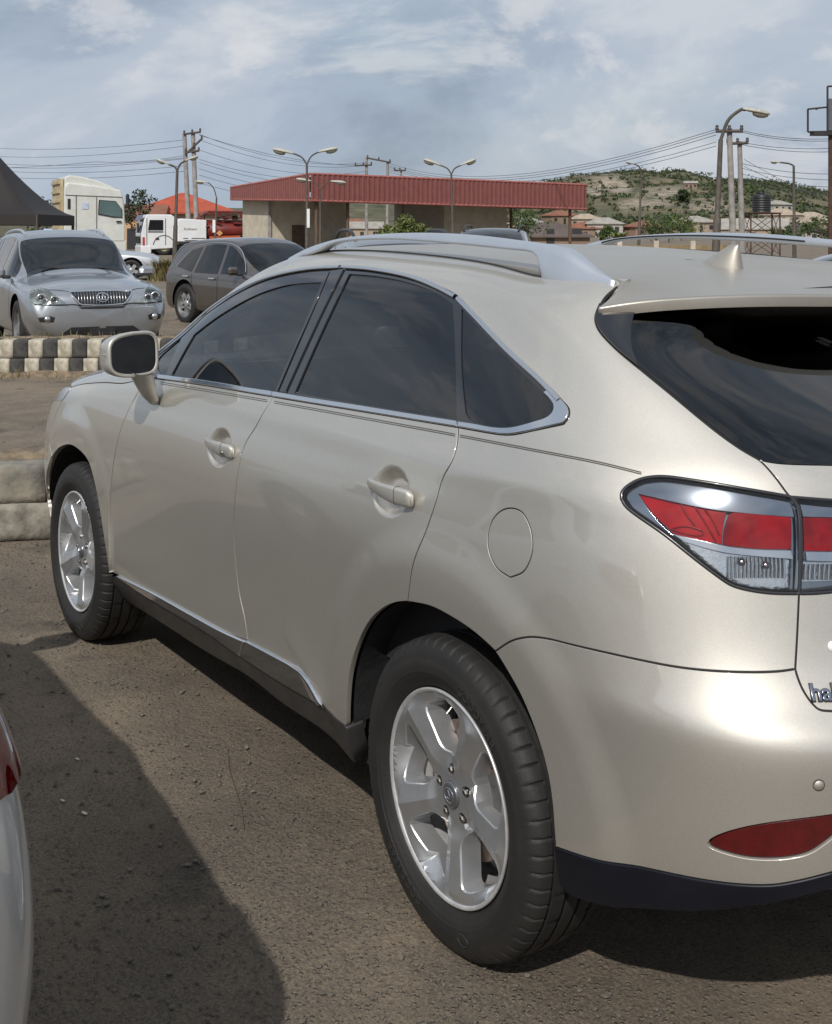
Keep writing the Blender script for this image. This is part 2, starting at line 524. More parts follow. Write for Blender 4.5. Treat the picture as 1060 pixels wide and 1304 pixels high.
def strip_geo(shell, uv, w, h, off=0.0, n=6, closed=False, wfun=None, shift=0.0):
    """Raised half-round strip of width w and height h along a uv line."""
    uv = np.array(uv); P = shell.ev(uv[:, 0], uv[:, 1]); N = shell.nor(uv[:, 0], uv[:, 1])
    T = np.gradient(P, axis=0) if not closed else np.roll(P, -1, 0) - np.roll(P, 1, 0)
    T = nrm(T); B = np.cross(N, T); k = len(P)
    ws = np.full(k, w) if wfun is None else np.array([wfun(t) for t in np.linspace(0, 1, k)])
    V = []; NN = []
    ph = np.linspace(math.pi, 0, n + 1)
    for q in ph:
        V.append(P + N * (off + h * math.sin(q)) + B * (ws[:, None] / 2 * math.cos(q) + shift))
        NN.append(nrm(N * math.sin(q) * w / 2 + B * math.cos(q) * max(h, 1e-4)))
    V = np.array(V).transpose(1, 0, 2).reshape(-1, 3); NN = np.array(NN).transpose(1, 0, 2).reshape(-1, 3)
    F = []
    for i in range(k if closed else k - 1):
        for j in range(n):
            a = i * (n + 1) + j; b = ((i + 1) % k) * (n + 1) + j
            F += [(a, a + 1, b + 1), (a, b + 1, b)]
    F = np.array(F)
    fn = np.cross(V[F[:, 1]] - V[F[:, 0]], V[F[:, 2]] - V[F[:, 0]])
    if ((fn * NN[F[:, 0]]).sum(-1) < 0).mean() > 0.5: F = F[:, ::-1]
    return V, NN, F
def strip(name, shell, uv, w, h, m, parent, mirror=True, **k):
    V, N, F = strip_geo(shell, uv, w, h, **k)
    o = obj(name, mesh_np(name, V, F, m, True, N), parent)
    if mirror:
        V, N, F = mir(V, N, F); obj(name, mesh_np(name, V, F, m, True, N), parent)
    return o
# ------------------------------------------------------------------ materials used on the cars
def paint(name, col, metal=0.74, rough=0.545, flake=0.10, dust=0.0, coat=1.0, coat_r=0.02):
    """Metallic paint: flakes under a clear coat, a film of dust that roughens the lower flanks."""
    m, n, l, b = new_mat(name)
    tc = n.new('ShaderNodeTexCoord')
    t = n.new('ShaderNodeTexNoise'); t.inputs['Scale'].default_value = 2.2; t.inputs['Detail'].default_value = 6; t.inputs['Roughness'].default_value = 0.65
    l.new(tc.outputs['Object'], t.inputs['Vector'])
    fl = n.new('ShaderNodeTexVoronoi'); fl.inputs['Scale'].default_value = 900.0
    l.new(tc.outputs['Object'], fl.inputs['Vector'])
    hs = n.new('ShaderNodeHueSaturation'); hs.inputs['Color'].default_value = c4(col)
    mr = n.new('ShaderNodeMapRange'); l.new(fl.outputs['Color'], mr.inputs[0])
    mr.inputs['To Min'].default_value = 1 - flake; mr.inputs['To Max'].default_value = 1 + flake
    l.new(mr.outputs[0], hs.inputs['Value'])
    mixd = n.new('ShaderNodeMix'); mixd.data_type = 'RGBA'
    l.new(hs.outputs[0], mixd.inputs[6]); mixd.inputs[7].default_value = (0.30, 0.25, 0.19, 1)
    md = n.new('ShaderNodeMapRange'); l.new(t.outputs['Fac'], md.inputs[0]); md.inputs['From Min'].default_value = 0.42; md.inputs['From Max'].default_value = 0.75
    md.inputs['To Min'].default_value = dust * 0.2; md.inputs['To Max'].default_value = dust
    l.new(md.outputs[0], mixd.inputs['Factor'])
    l.new(mixd.outputs[2], b.inputs['Base Color'])
    b.inputs['Metallic'].default_value = metal; b.inputs['Roughness'].default_value = rough
    b.inputs['Coat Weight'].default_value = coat; b.inputs['Coat IOR'].default_value = 1.95
    mc = n.new('ShaderNodeMapRange'); l.new(t.outputs['Fac'], mc.inputs[0]); mc.inputs['To Min'].default_value = coat_r; mc.inputs['To Max'].default_value = coat_r + 0.03 + dust * 0.3
    l.new(mc.outputs[0], b.inputs['Coat Roughness'])
    return m
M_paint = paint('champagne_paint', (0.575, 0.548, 0.49), dust=0.06)
M_paint_top = paint('champagne_paint_dusty', (0.49, 0.465, 0.41), metal=.7, rough=.5, dust=0.42, coat=0.35, coat_r=0.22)
M_rail = mat('satin_aluminium', (0.62, 0.65, 0.69), 0.34, 0.75, var=0.03, coat=0.25)
M_chrome = mat('chrome', (0.80, 0.81, 0.83), 0.06, 1.0, rvar=0.03, vscale=30)
M_satin = mat('satin_chrome', (0.72, 0.73, 0.75), 0.16, 1.0, rvar=0.05, vscale=30)
M_glass = glass_mat('privacy_glass', (0.018, 0.02, 0.021), ior=1.75)
M_glass_front = glass_mat('front_door_glass', (0.06, 0.07, 0.072), ior=1.75)
M_wind = glass_mat('windscreen_glass', (0.62, 0.68, 0.66), ior=1.5)
M_wind_dark = glass_mat('shaded_windscreen', (0.20, 0.23, 0.235), ior=1.6)
M_rearglass = glass_mat('rear_glass', (0.035, 0.038, 0.042), ior=1.7)
M_blackgloss = mat('gloss_black_trim', (0.012, 0.012, 0.014), 0.12, 0.0, coat=0.8, rvar=0.05, vscale=20)
M_blacktrim = mat('black_plastic', (0.022, 0.022, 0.024), 0.45, var=0.25, vscale=20, bump=0.05, bscale=400)
M_sill = mat('sill_plastic', (0.035, 0.034, 0.033), 0.42, var=0.3, vscale=12, bump=0.05, bscale=300)
M_skirt = mat('navy_plastic', (0.007, 0.008, 0.013), 0.42, spec=.35, var=0.25, vscale=9, bump=0.04, bscale=400)
M_rubber = mat('tyre_rubber', (0.013, 0.013, 0.013), 0.66, var=0.35, vscale=9, col2=(0.022, 0.020, 0.018), bump=0.12, bscale=220)
M_rubber2 = mat('tyre_letter_rubber', (0.034, 0.033, 0.031), 0.55)
M_seal = mat('seal_rubber', (0.010, 0.010, 0.010), 0.7)
M_liner = mat('arch_liner', (0.018, 0.018, 0.019), 0.85, var=0.4, vscale=10, bump=0.3, bscale=40)
M_alloy = mat('alloy_silver', (0.54, 0.55, 0.56), 0.36, 0.78, coat=0.5, var=0.06, vscale=14, rvar=0.08)
M_barrel = mat('alloy_barrel', (0.72, 0.72, 0.72), 0.36, 0.6, var=0.15, vscale=18, rvar=0.1)
M_disc = mat('brake_disc', (0.20, 0.15, 0.12), 0.5, 0.8, var=0.35, vscale=10)
M_caliper = mat('caliper', (0.16, 0.16, 0.155), 0.6, 0.5, var=0.3)
M_nut = mat('lug_steel', (0.45, 0.42, 0.38), 0.25, 1.0, var=0.15, vscale=60)
M_cap = mat('cap_grey', (0.16, 0.165, 0.175), 0.3, 0.6, coat=0.6)
M_lens_red = mat('red_lens', (0.34, 0.003, 0.006), 0.2, 0.0, spec=.15, var=0.3, vscale=12)
M_lens_red2 = mat('red_lens_deep', (0.26, 0.002, 0.004), 0.2, 0.0, spec=.15, var=0.4, vscale=14)
M_reflector = mat('red_reflector', (0.085, 0.0015, 0.0025), 0.28, 0.0, coat=1.0, var=0.25, vscale=30, bump=0.12, bscale=500)
M_lamp_clear = glass_mat('clear_lens', (0.93, 0.94, 0.95), ior=1.55)
M_lamp_bowl = mat('lamp_reflector', (0.80, 0.80, 0.80), 0.14, 1.0, rvar=0.06, vscale=40, bump=0.14, bscale=80)
M_lamp_smoke = mat('lamp_housing_smoke', (0.30, 0.33, 0.37), 0.14, 0.9)
M_lamp_black = mat('lamp_bezel', (0.02, 0.021, 0.024), 0.25, coat=0.6)
M_amber = mat('amber_bulb', (0.55, 0.20, 0.04), 0.2, coat=1.0)
M_mirror = mat('mirror_glass', (0.26, 0.28, 0.30), 0.015, 1.0, rvar=0.01, vscale=10)
M_seat = mat('beige_leather', (0.34, 0.29, 0.22), 0.5, var=0.15, bump=0.1)
M_dash = mat('dash_plastic', (0.03, 0.03, 0.032), 0.6, var=0.2)
M_badge = mat('badge_metal', (0.30, 0.32, 0.38), 0.25, 1.0, var=0.1, vscale=50)
M_badge_edge = mat('badge_edge', (0.02, 0.02, 0.025), 0.4)
M_white = mat('white_vinyl', (0.82, 0.82, 0.82), 0.4, var=0.02)
M_pin = mat('pinstripe_vinyl', (0.10, 0.09, 0.075), 0.4)
# ------------------------------------------------------------------ the champagne SUV: its own frame is the world frame (x forward, y left)
car = empty('suv_car', 'champagne beige SUV with silver roof rails and dark tinted windows filling the foreground', 'car')
COLX = [3.80, 3.76, 3.60, 3.25, 2.74, 2.0, 1.3, 0.6, 0.0]
# (z, y) of the flank at the doors, row by row
FL = [(.24, .850), (.31, .895), (.41, .917), (.56, .925), (.72, .936), (.86, .946), (.98, .942), (1.08, .915), (1.17, .880),
      (1.30, .825), (1.43, .765), (1.535, .705), (1.60, .640), (1.620, .560)]
DY = {4: -.004, 5: 0.0, 6: .003, 7: .004, 8: 0.0}
def flank(c):
    return [[COLX[c], y + DY[c], z] for z, y in FL]
cols = {c: flank(c) for c in range(4, 9)}
def setrow(c, **kw):
    for k, v in kw.items(): cols[c][int(k[1:])] = list(v)
setrow(4, r6=(2.74, .936, .91), r7=(2.74, .918, 1.005), r8=(2.72, .875, 1.075), r9=(2.55, .85, 1.09), r10=(2.42, .82, 1.115), r11=(2.33, .79, 1.125),
       r12=(2.28, .75, 1.13), r13=(2.25, .70, 1.13))
setrow(5, r6=(2.0, .942, .965), r7=(2.0, .917, 1.06), r8=(2.0, .880, 1.15), r9=(1.93, .838, 1.25), r10=(1.86, .79, 1.335), r11=(1.79, .745, 1.41),
       r12=(1.73, .69, 1.463), r13=(1.70, .62, 1.485))
setrow(6, r11=(1.31, .708, 1.53), r12=(1.33, .645, 1.592), r13=(1.34, .565, 1.617))
setrow(7, r8=(.6, .884, 1.185), r9=(.61, .826, 1.31), r10=(.63, .765, 1.435), r11=(.66, .71, 1.535), r12=(.68, .645, 1.597), r13=(.70, .57, 1.624))
setrow(8, r6=(0, .940, .99), r7=(0, .915, 1.10), r8=(.01, .878, 1.20), r9=(.03, .822, 1.32), r10=(.08, .760, 1.43), r11=(.15, .712, 1.51), r12=(.22, .658, 1.575), r13=(.26, .585, 1.602))
REAR = [  # z, then (x, y) of five stations round the corner, per row
    (.24, (-.40, .84), (-.66, .74), (-.82, .58), (-.90, .30), (-.92, 0)),
    (.32, (-.40, .878), (-.69, .775), (-.86, .60), (-.95, .30), (-.97, 0)),
    (.44, (-.40, .898), (-.718, .802), (-.890, .616), (-.980, .30), (-1.003, 0)),
    (.61, (-.40, .908), (-.735, .818), (-.910, .626), (-1.0, .30), (-1.022, 0)),
    (.725, (-.40, .916), (-.742, .826), (-.916, .632), (-1.008, .30), (-1.03, 0)),
    (.785, (-.40, .918), (-.712, .815), (-.872, .618), (-.965, .30), (-.987, 0)),
    (.875, (-.40, .915), (-.680, .800), (-.830, .606), (-.926, .30), (-.948, 0)),
    (1.0, (-.40, .903), (-.657, .785), (-.802, .597), (-.90, .30), (-.922, 0)),
    (1.15, (-.39, .874), (-.625, .760), (-.765, .587), (-.845, .30), (-.865, 0)),
    (1.25, (-.34, .824), (-.555, .720), (-.690, .565), (-.755, .30), (-.77, 0)),
    (1.36, (-.24, .778), (-.440, .700), (-.528, .545), (-.556, .30), (-.565, 0)),
    (1.46, (-.10, .738), (-.290, .688), (-.370, .520), (-.398, .30), (-.405, 0)),
    (1.54, (.01, .685), (-.205, .640), (-.33, .48), (-.38, .30), (-.39, 0)),
    (1.578, (.05, .605), (-.17, .585), (-.28, .43), (-.33, .28), (-.34, 0))]
cols[9] = [[r[1][0], r[1][1], r[0] + (.01 if 5 < i < 10 else 0)] for i, r in enumerate(REAR)]
for k in range(2, 6):
    cols[8 + k] = [[r[k][0], r[k][1], r[0]] for r in REAR]
SH = Shell(np.array([[cols[c][r] for c in range(4, 14)] for r in range(14)]), relax=0.8)     # u 0..9 = columns 4..13
SH0 = 4
U_END = SH.C - 1.0
# front: fender and bonnet skin, shares the flank rows behind the front wheel
NOSE = {3: [(3.25, .82, .24), (3.25, .86, .32), (3.25, .885, .42), (3.25, .90, .54), (3.25, .906, .67), (3.25, .905, .77), (3.25, .890, .875), (3.25, .862, .94), (3.25, .81, .99),
            (3.25, .70, 1.022), (3.25, .55, 1.045), (3.25, .37, 1.06), (3.25, .18, 1.068), (3.25, 0, 1.07)],
        2: [(3.55, .68, .24), (3.58, .71, .32), (3.60, .735, .42), (3.62, .748, .53), (3.62, .75, .63), (3.60, .745, .71), (3.57, .73, .79), (3.53, .695, .85), (3.50, .64, .89),
            (3.48, .55, .915), (3.48, .43, .935), (3.49, .29, .945), (3.49, .14, .95), (3.49, 0, .95)],
        1: [(3.70, .40, .24), (3.74, .41, .32), (3.76, .42, .42), (3.77, .42, .52), (3.77, .42, .60), (3.75, .41, .67), (3.73, .40, .72), (3.70, .38, .765), (3.66, .35, .80),
            (3.64, .30, .82), (3.63, .24, .835), (3.62, .16, .845), (3.62, .08, .85), (3.62, 0, .85)],
        0: [(3.74, 0, .24), (3.78, 0, .32), (3.80, 0, .42), (3.81, 0, .52), (3.81, 0, .60), (3.79, 0, .67), (3.77, 0, .72), (3.74, 0, .765), (3.70, 0, .80),
            (3.68, 0, .82), (3.67, 0, .83), (3.66, 0, .84), (3.65, 0, .845), (3.64, 0, .85)]}
HOOD4 = {9: (2.72, .79, 1.115), 10: (2.74, .62, 1.14), 11: (2.74, .42, 1.155), 12: (2.74, .20, 1.163), 13: (2.74, 0, 1.165)}
HOOD5 = {9: (2.1, .80, 1.165), 10: (2.15, .64, 1.175), 11: (2.2, .43, 1.185), 12: (2.22, .20, 1.19), 13: (2.22, 0, 1.19)}
HOOD6 = {9: (1.9, .80, 1.2), 10: (1.9, .64, 1.21), 11: (1.9, .43, 1.22), 12: (1.9, .20, 1.22), 13: (1.9, 0, 1.22)}
fc = []
for c in range(0, 7):
    col = [list(p) for p in NOSE[c]] if c < 4 else [list(p) for p in cols[c]]
    for r, p in {4: HOOD4, 5: HOOD5, 6: HOOD6}.get(c, {}).items(): col[r] = list(p)
    fc.append(col)
SF = Shell(np.array([[fc[c][r] for c in range(7)] for r in range(14)]), relax=0.8)
# roof skin: rows run from the roof ditch to the centre line
ROOFX = [(1.34, .568, 1.613), (1.0, .565, 1.624), (.70, .570, 1.621), (.30, .580, 1.604), (.05, .585, 1.587), (-.12, .58, 1.578), (-.235, .575, 1.566), (-.258, .672, 1.513)]
ROOFC = [(1.42, 0, 1.640), (1.0, 0, 1.645), (.70, 0, 1.640), (.30, 0, 1.617), (.10, 0, 1.602), (0, 0, 1.591), (-.10, 0, 1.578), (-.475, 0, 1.533)]
LIP = [(-.258, .672, 1.513), (-.335, .57, 1.532), (-.425, .35, 1.540), (-.465, .15, 1.536), (-.475, 0, 1.534)]
rt = []
for i_, (t, q) in enumerate(((0, 0), (.2, .45), (.5, .8), (.8, .96), (1, 1))):
    rt.append([[a[0] + (b[0] - a[0]) * (1 - (1 - t) ** 2), a[1] * (1 - t), a[2] + (b[2] - a[2]) * q] for a, b in zip(ROOFX, ROOFC)])
    rt[-1][-1] = list(LIP[i_])
ST = Shell(np.array(rt), relax=0.8)

# sculpting of the skin: raised wheel-arch brows, cups behind the door handles, a soft crease in the doors
def arch_bump(cx, cz, r0, r1, h):
    def f(p):
        d = np.hypot(p[..., 0] - cx, p[..., 2] - cz); t = np.clip((d - r0) / (r1 - r0), 0, 1)
        return h * (1 - t * t * (3 - 2 * t)) * np.clip((p[..., 1] - .5) / .2, 0, 1)
    return f
SH.bumps += [arch_bump(0.0, .40, .50, .60, .010)]
SF.bumps += [arch_bump(2.74, .40, .48, .58, .010)]
def cup(px_c, a, b, depth):
    uv = SH.invert([px_c])[0]; c = SH.raw(*uv)
    def f(p):
        d = np.sqrt(((p[..., 0] - c[0]) / a) ** 2 + ((p[..., 2] - c[2]) / b) ** 2)
        t = np.clip((1.0 - d) / 0.42, 0, 1); t = t * t * (3 - 2 * t)
        return -depth * t * (np.abs(p[..., 1] - c[1]) < .2)
    return f, c
CUP_R, CUPC_R = cup((497, 626), .086, .062, .030)
CUP_F, CUPC_F = cup((279, 570), .086, .062, .030)
SH.bumps += [CUP_R, CUP_F]
def crease(z0, z1, h):
    def f(p):
        return h * np.exp(-((p[..., 2] - z0) / .035) ** 2) * np.clip((p[..., 1] - .8) / .05, 0, 1) * np.clip((1.9 - np.abs(p[..., 0] - .6)) / .6, 0, 1)
    return f
SH.bumps += [crease(1.135, 0, .004)]
def fin_bump(pa, pb, h, w):
    a, b = SH.raw(*SH.invert([pa])[0]), SH.raw(*SH.invert([pb])[0]); d = (b - a)[[0, 2]]; L2 = (d * d).sum()
    def f(p):
        q = p[..., [0, 2]] - a[[0, 2]]; t = np.clip((q * d).sum(-1) / L2, 0, 1); r = q - t[..., None] * d
        s_ = (r[..., 0] * -d[1] + r[..., 1] * d[0]) / math.sqrt(L2); k = np.linalg.norm(r, axis=-1)
        return h * t ** .7 * np.exp(-(k / (w * np.where(s_ > 0, .45, 1.6))) ** 2) * (p[..., 1] > .5)
    return f
SH.bumps += [fin_bump((360, 800), (409, 890), .007, .034)]

# --- traced outlines (photo pixels), each a smooth open run
S_ = lambda *p, **k: px(SH, p, **k)
belt_fd = S_((347.3, 505), (322, 501), (295, 496.3), (262, 491), (230, 486.3), (203, 483), (183, 481))
fd_front = S_((183, 481), (176, 498), (166, 518), (154.8, 544), (146.5, 580), (142.3, 612), (141.2, 665), (142, 700), (142.5, 728.6))
fd_bot = S_((142.5, 728.6), (151.5, 733), (196, 754.3), (245.6, 782.4), (285, 803.8), (316, 816))
fd_gap = S_((316, 816), (311.6, 785.7), (305, 756), (300, 713), (297.6, 680), (298, 655), (300, 627), (305, 590.6), (313, 564), (328, 541), (341.3, 518), (347.3, 505))
rd_gap = S_((583.4, 544), (582.8, 561.5), (577, 588), (563.8, 610.6), (554.3, 640.8), (541, 682), (528.7, 725), (523.5, 765))
belt_rd = S_((347.3, 505), (360, 507.4), (400, 514), (450, 522), (520, 533.5), (583.4, 544))
rd_bot = S_((316, 816), (344.6, 831.9), (374.3, 848.4), (394, 863.3), (404, 877), (414, 897.5), (428, 910.5), (445, 923.5), n=6)
arch_a = S_((445, 923.5), (445.8, 888.8), (449.4, 855.7), (458.6, 822.6), (475.2, 789.4), (493.6, 772.9), (509, 766.5), (523.5, 765))
arch_b = S_((523.5, 765), (552.5, 771), (578.3, 783.9), (604, 800.5), (626, 818.9), (635.3, 828))
arch_c = S_((635.3, 828), (648, 848.3), (666.6, 881.5), (685, 925.6), (699.7, 973.5), (707, 1017.6), (709.5, 1050), (711.5, 1076))
seam = S_((635.3, 828), (655.5, 815.2), (674, 810.8), (692.4, 812.3), (730, 821.5), (780, 832.9), (819.6, 841.5), (859, 848.9), (898.9, 853.6), (951.7, 856), (991.3, 855), (1013.2, 852))
tg_low = S_((1013.2, 852), (1016, 862), (1023, 878.5), (1033.6, 894.3), (1044, 903.6), (1060, 905.5))
tg_up = S_((1013.2, 852), (1014.5, 830), (1015.9, 804.5), (1017, 780), (1018, 756))
sk_top = S_((711.5, 1076), (751.7, 1089.5), (823.4, 1106), (895, 1120.5), (945.3, 1126.6), (984.8, 1127), (1020.6, 1121), (1060, 1111))
sk_bot = S_((716, 1112), (718, 1121), (726, 1131.5), (751.7, 1143), (805.5, 1154), (877, 1159.4), (931, 1155.8), (984.8, 1148.6), (1024, 1139.7), (1060, 1130.7))
lamp_top = S_((791.9, 635), (792.5, 627), (798.5, 619.6), (814.3, 610.5), (840.7, 606.4), (885.7, 611.7), (938.5, 620.5), (1001.9, 631.5), (1008, 633))
lamp_bot = S_((791.9, 635), (797, 644), (806.4, 652.6), (846, 680.4), (885.7, 712), (917.3, 735.8), (930, 744), (943.8, 749), (978, 754.9), (1018, 756))
lamp_in = S_((1018, 756), (1019.2, 712), (1019, 670), (1016, 646), (1008, 633))
tg_gap_up = S_((1008, 633), (1004.5, 630.2), (988.7, 609), (974, 591.9), (967, 585.5))
dp_low = S_((967, 585.5), (944.5, 572.6), (912.5, 550), (848, 497), (813, 468.4), (784, 444), (761.7, 418.7), (758.2, 403), (764, 389), (771.3, 377), (785.8, 364))
gl_bot = S_((967, 585.5), (992.6, 589.8), (1060, 592))
lampb_top = S_((1008, 633), (1060, 637), (1120, 640), (1160, 650))
lampb_bot = S_((1018, 756), (1040, 755.5), (1080, 751), (1120, 744), (1160, 726))
lampb_end = S_((1160, 650), (1175, 688), (1160, 726))
dlo_top = S_((196, 452.5), (206, 443.6), (229, 425.5), (262, 395.8), (295, 372.6), (328, 356), (361, 346), (397, 340), (435.5, 338), (473, 340.8), (522.3, 350.2), (556.2, 363.4), (580.8, 375.8), (601.5, 397.4), (646.8, 444.5), (688.3, 482.3), (715, 509.5), (724.5, 521), (724, 532), (718, 540))
q_low = S_((583.4, 544), (604, 547.7), (624, 551.2), (640, 553.4), (654.3, 553.2), (680, 548), (718, 540))
def to_center(shell, uv, v_scale=1.0):
    """carry an outline on to the centre line at the same height row"""
    return np.array([uv[-1] + (np.array([U_END, uv[-1][1]]) - uv[-1]) * t for t in np.linspace(0, 1, 6)])
rev = lambda a: a[::-1]

front_door = panel('front_door', SH, chain(fd_front, fd_bot, fd_gap, belt_fd), M_paint, car, refine=[(CUPC_F, .11, .006)])
rear_door = panel('rear_door', SH, chain(rev(fd_gap), rd_bot, arch_a, rev(rd_gap), rev(belt_rd)), M_paint, car, sp=0.018, refine=[(CUPC_R, .11, .006), (SH.raw(*SH.invert([(390, 850)])[0]), .20, .010)])
top_edge = np.array([[u, SH.R - 1.0] for u in np.linspace(.6, 6.35, 40)])
fuel_o = S_((649.5, 735), (634, 724), (624, 706), (621.5, 685), (627, 663), (638, 651), (651, 647.5), (664, 652), (674, 669), (678, 690), (676, 709), (666, 728), (649.5, 735))
qp = chain(q_low, rev(dlo_top), top_edge, rev(dp_low), rev(tg_gap_up), rev(lamp_top), lamp_bot, rev(tg_up), rev(seam), rev(arch_b), rev(rd_gap))
quarter = panel('quarter_panel', SH, qp, M_paint, car, holes=[chain(fuel_o)], sp=0.018)
panel('fuel_door', SH, chain(fuel_o), M_paint, quarter, mirror=False, gap=0.0018)
refl_t = S_((902.3, 1075), (905, 1070.5), (916.6, 1064), (945.3, 1055.2), (984.8, 1048), (1060, 1038.4), (1110, 1030))
refl_b = S_((902.3, 1075), (905, 1078.5), (923.8, 1086.2), (956, 1093.2), (992, 1094), (1020, 1090), (1035, 1084.5), (1048, 1076), (1060, 1067), (1080, 1052), (1110, 1030))
refl = chain(refl_t, rev(refl_b))
bumper = panel('rear_bumper', SH, chain(seam, tg_low, to_center(SH, tg_low), rev(to_center(SH, sk_top)), rev(sk_top), rev(arch_c)), M_paint, car, sym=True, holes=[refl], sp=0.018,
               nofl=lambda a, b: a[0] > U_END - .02 and b[0] > U_END - .02)
panel('rear_reflector', SH, refl, M_reflector, bumper, off=-.004, gap=.003)
skirt = panel('bumper_skirt', SH, chain(sk_top, to_center(SH, sk_top), rev(to_center(SH, sk_bot)), rev(sk_bot)), M_skirt, bumper, sym=True, off=.004, flange=.03, edge=.004)
tailgate = panel('tailgate', SH, chain(gl_bot, to_center(SH, gl_bot), rev(to_center(SH, tg_low)), rev(tg_low), tg_up, lampb_bot, rev(lampb_end), rev(lampb_top), tg_gap_up),
                 M_paint, car, sym=True, nofl=lambda a, b: a[0] > U_END - .02 and b[0] > U_END - .02)
# rear glass runs up under the spoiler
gtop = SH.invert([(764, 389)])[0]
glass_up = np.array([[u, v] for u, v in zip(np.linspace(gtop[0] + .02, U_END, 12), np.linspace(gtop[1] + .15, 12.4, 12))])
rear_window = panel('rear_window', SH, chain(gl_bot, to_center(SH, gl_bot), rev(glass_up), rev(dp_low[:-9])), M_rearglass, car, sym=True, off=-.004, gap=.003, flange=.006)
fin = chain(S_((764, 389.5), (790, 386.5), (822, 383.5)), S_((822, 383.5), (811, 395), (806.6, 405.8), (803.5, 430), (806, 450), (813.5, 467.5)), S_((813.5, 467.5), (784, 443.5), (762.5, 418.7), (759, 403), (764, 389.5)))
panel('spoiler_fin', SH, fin, M_blackgloss, car, off=.010, gap=.001, flange=.014, sp=.012)

# --- roof, spoiler
ST_px = lambda *p, **k: px(ST, p, **k)
sp_front = ST_px((786, 364), (793.8, 362.3), (816, 358.2), (864.3, 351.3), (912.5, 348))
# the seam runs straight across the roof behind the antenna
sp_line = np.array([[6.0, v] for v in np.linspace(0, 4, 30)])
def stedge(v, a, b): return np.array([[u, v] for u in np.linspace(a, b, 30)])
uA = 0.0
roof_loop = chain(np.array([[0, v] for v in np.linspace(4, 0, 12)]), stedge(0, 0, sp_line[0][0]), sp_line, stedge(4, sp_line[-1][0], 0))
roof = panel('roof', ST, roof_loop, M_paint_top, car, sym=True, ku=.3, kv=.15, sp=.03, off=.002, gap=.001, nofl=lambda a, b: a[1] > 3.95 and b[1] > 3.95)
sp_loop = chain(rev(sp_line), stedge(0, sp_line[0][0], 7), np.array([[7, v] for v in np.linspace(0, 4, 30)]), stedge(4, 7, sp_line[-1][0]))
spoiler = panel('spoiler', ST, sp_loop, M_paint_top, car, sym=True, ku=.12, kv=.15, sp=.02, off=.003, gap=.001, flange=.022, edge=.006, nofl=lambda a, b: a[1] > 3.95 and b[1] > 3.95)
# dark underside of the spoiler, running forward to the glass
mb = MB(); NV = 90; vs = np.linspace(0, 4, NV); rows_ = []
for v in vs:
    p7 = ST.raw(np.array(6.97), np.array(v)); p6 = ST.raw(np.array(5.9), np.array(v)); k = np.interp(v, [0, 4], [.4, 1])
    rows_.append(list(spl([p7 + [0.004, 0, -.024], p7 * .6 + p6 * .4 + [0, 0, -.034], p6 + [.02, 0, -.050], p6 + [.12, 0, -.060]], 5)))
Vv = [q for r in rows_ for q in r]; Vm = [q * [1, -1, 1] for q in Vv]
K_ = len(rows_[0]); F1 = [(i * K_ + j, i * K_ + j + 1, (i + 1) * K_ + j + 1, (i + 1) * K_ + j) for i in range(NV - 1) for j in range(K_ - 1)]
mb.add(Vv, F1, True); mb.add(Vm, [f[::-1] for f in F1], True)
mb.build('spoiler_underside', M_blackgloss, spoiler)
# --- side windows: black frames, panes, bright trim
g_q = chain(S_((586.4, 391.7), (603, 410), (624.2, 433.2), (661.9, 472), (690, 499.5), (698.5, 509), (702.3, 517), (701, 525), (694, 530.5), (675, 536.5), (654.3, 541.9)),
            S_((654.3, 541.9), (636, 543), (622, 541.5), (606, 538.3), (596, 533), (591.5, 525)), S_((591.5, 525), (587.5, 490), (585.5, 450), (586.4, 391.7)))
g_r = chain(S_((443.8, 347.5), (473, 349.6), (511, 356.2), (541, 365.8), (563.8, 377.5), (575.5, 386.5)), S_((575.5, 386.5), (577.8, 433), (579.3, 490), (580.3, 534)),
            S_((580.3, 534), (520, 524.5), (450, 513), (373.5, 500)), S_((373.5, 500), (396, 448), (420, 396), (443.8, 347.5)))
g_f = chain(S_((409, 358.5), (385, 359.5), (361, 362.7), (328, 373.5), (295, 390.5), (270, 406.5), (246, 425)), S_((246, 425), (232, 449), (216.5, 478.5)),
            S_((216.5, 478.5), (262, 484.5), (300, 490.5), (349, 497.5)), S_((349, 497.5), (368, 453), (390, 405), (409, 358.5)))
g_s = chain(S_((231, 428), (218, 439.5), (203, 453), (198.5, 460)), S_((198.5, 460), (200, 470), (204, 476.3)), S_((204, 476.3), (209, 477), (220, 452), (231, 428)))
def inner_top(uv, d):      # outline moved towards the panes
    return uv
frame_loop = chain(dlo_top, rev(q_low), rev(belt_rd), belt_fd, S_((183, 481), (186, 466), (196, 452.5)))
panel('window_frame', SH, frame_loop, M_blackgloss, car, holes=[g_q, g_r, g_f, g_s], off=-.004, gap=.0005, flange=.01, sp=.02)
panel('quarter_window', SH, g_q, M_glass, car, off=-.007, gap=-.002, flange=0)
panel('rear_door_window', SH, g_r, M_glass, car, off=-.009, gap=-.002, flange=0)
panel('front_door_window', SH, g_f, M_glass_front, car, off=-.009, gap=-.002, flange=0)
panel('door_quarter_window', SH, g_s, M_glass_front, car, off=-.008, gap=-.002, flange=0)
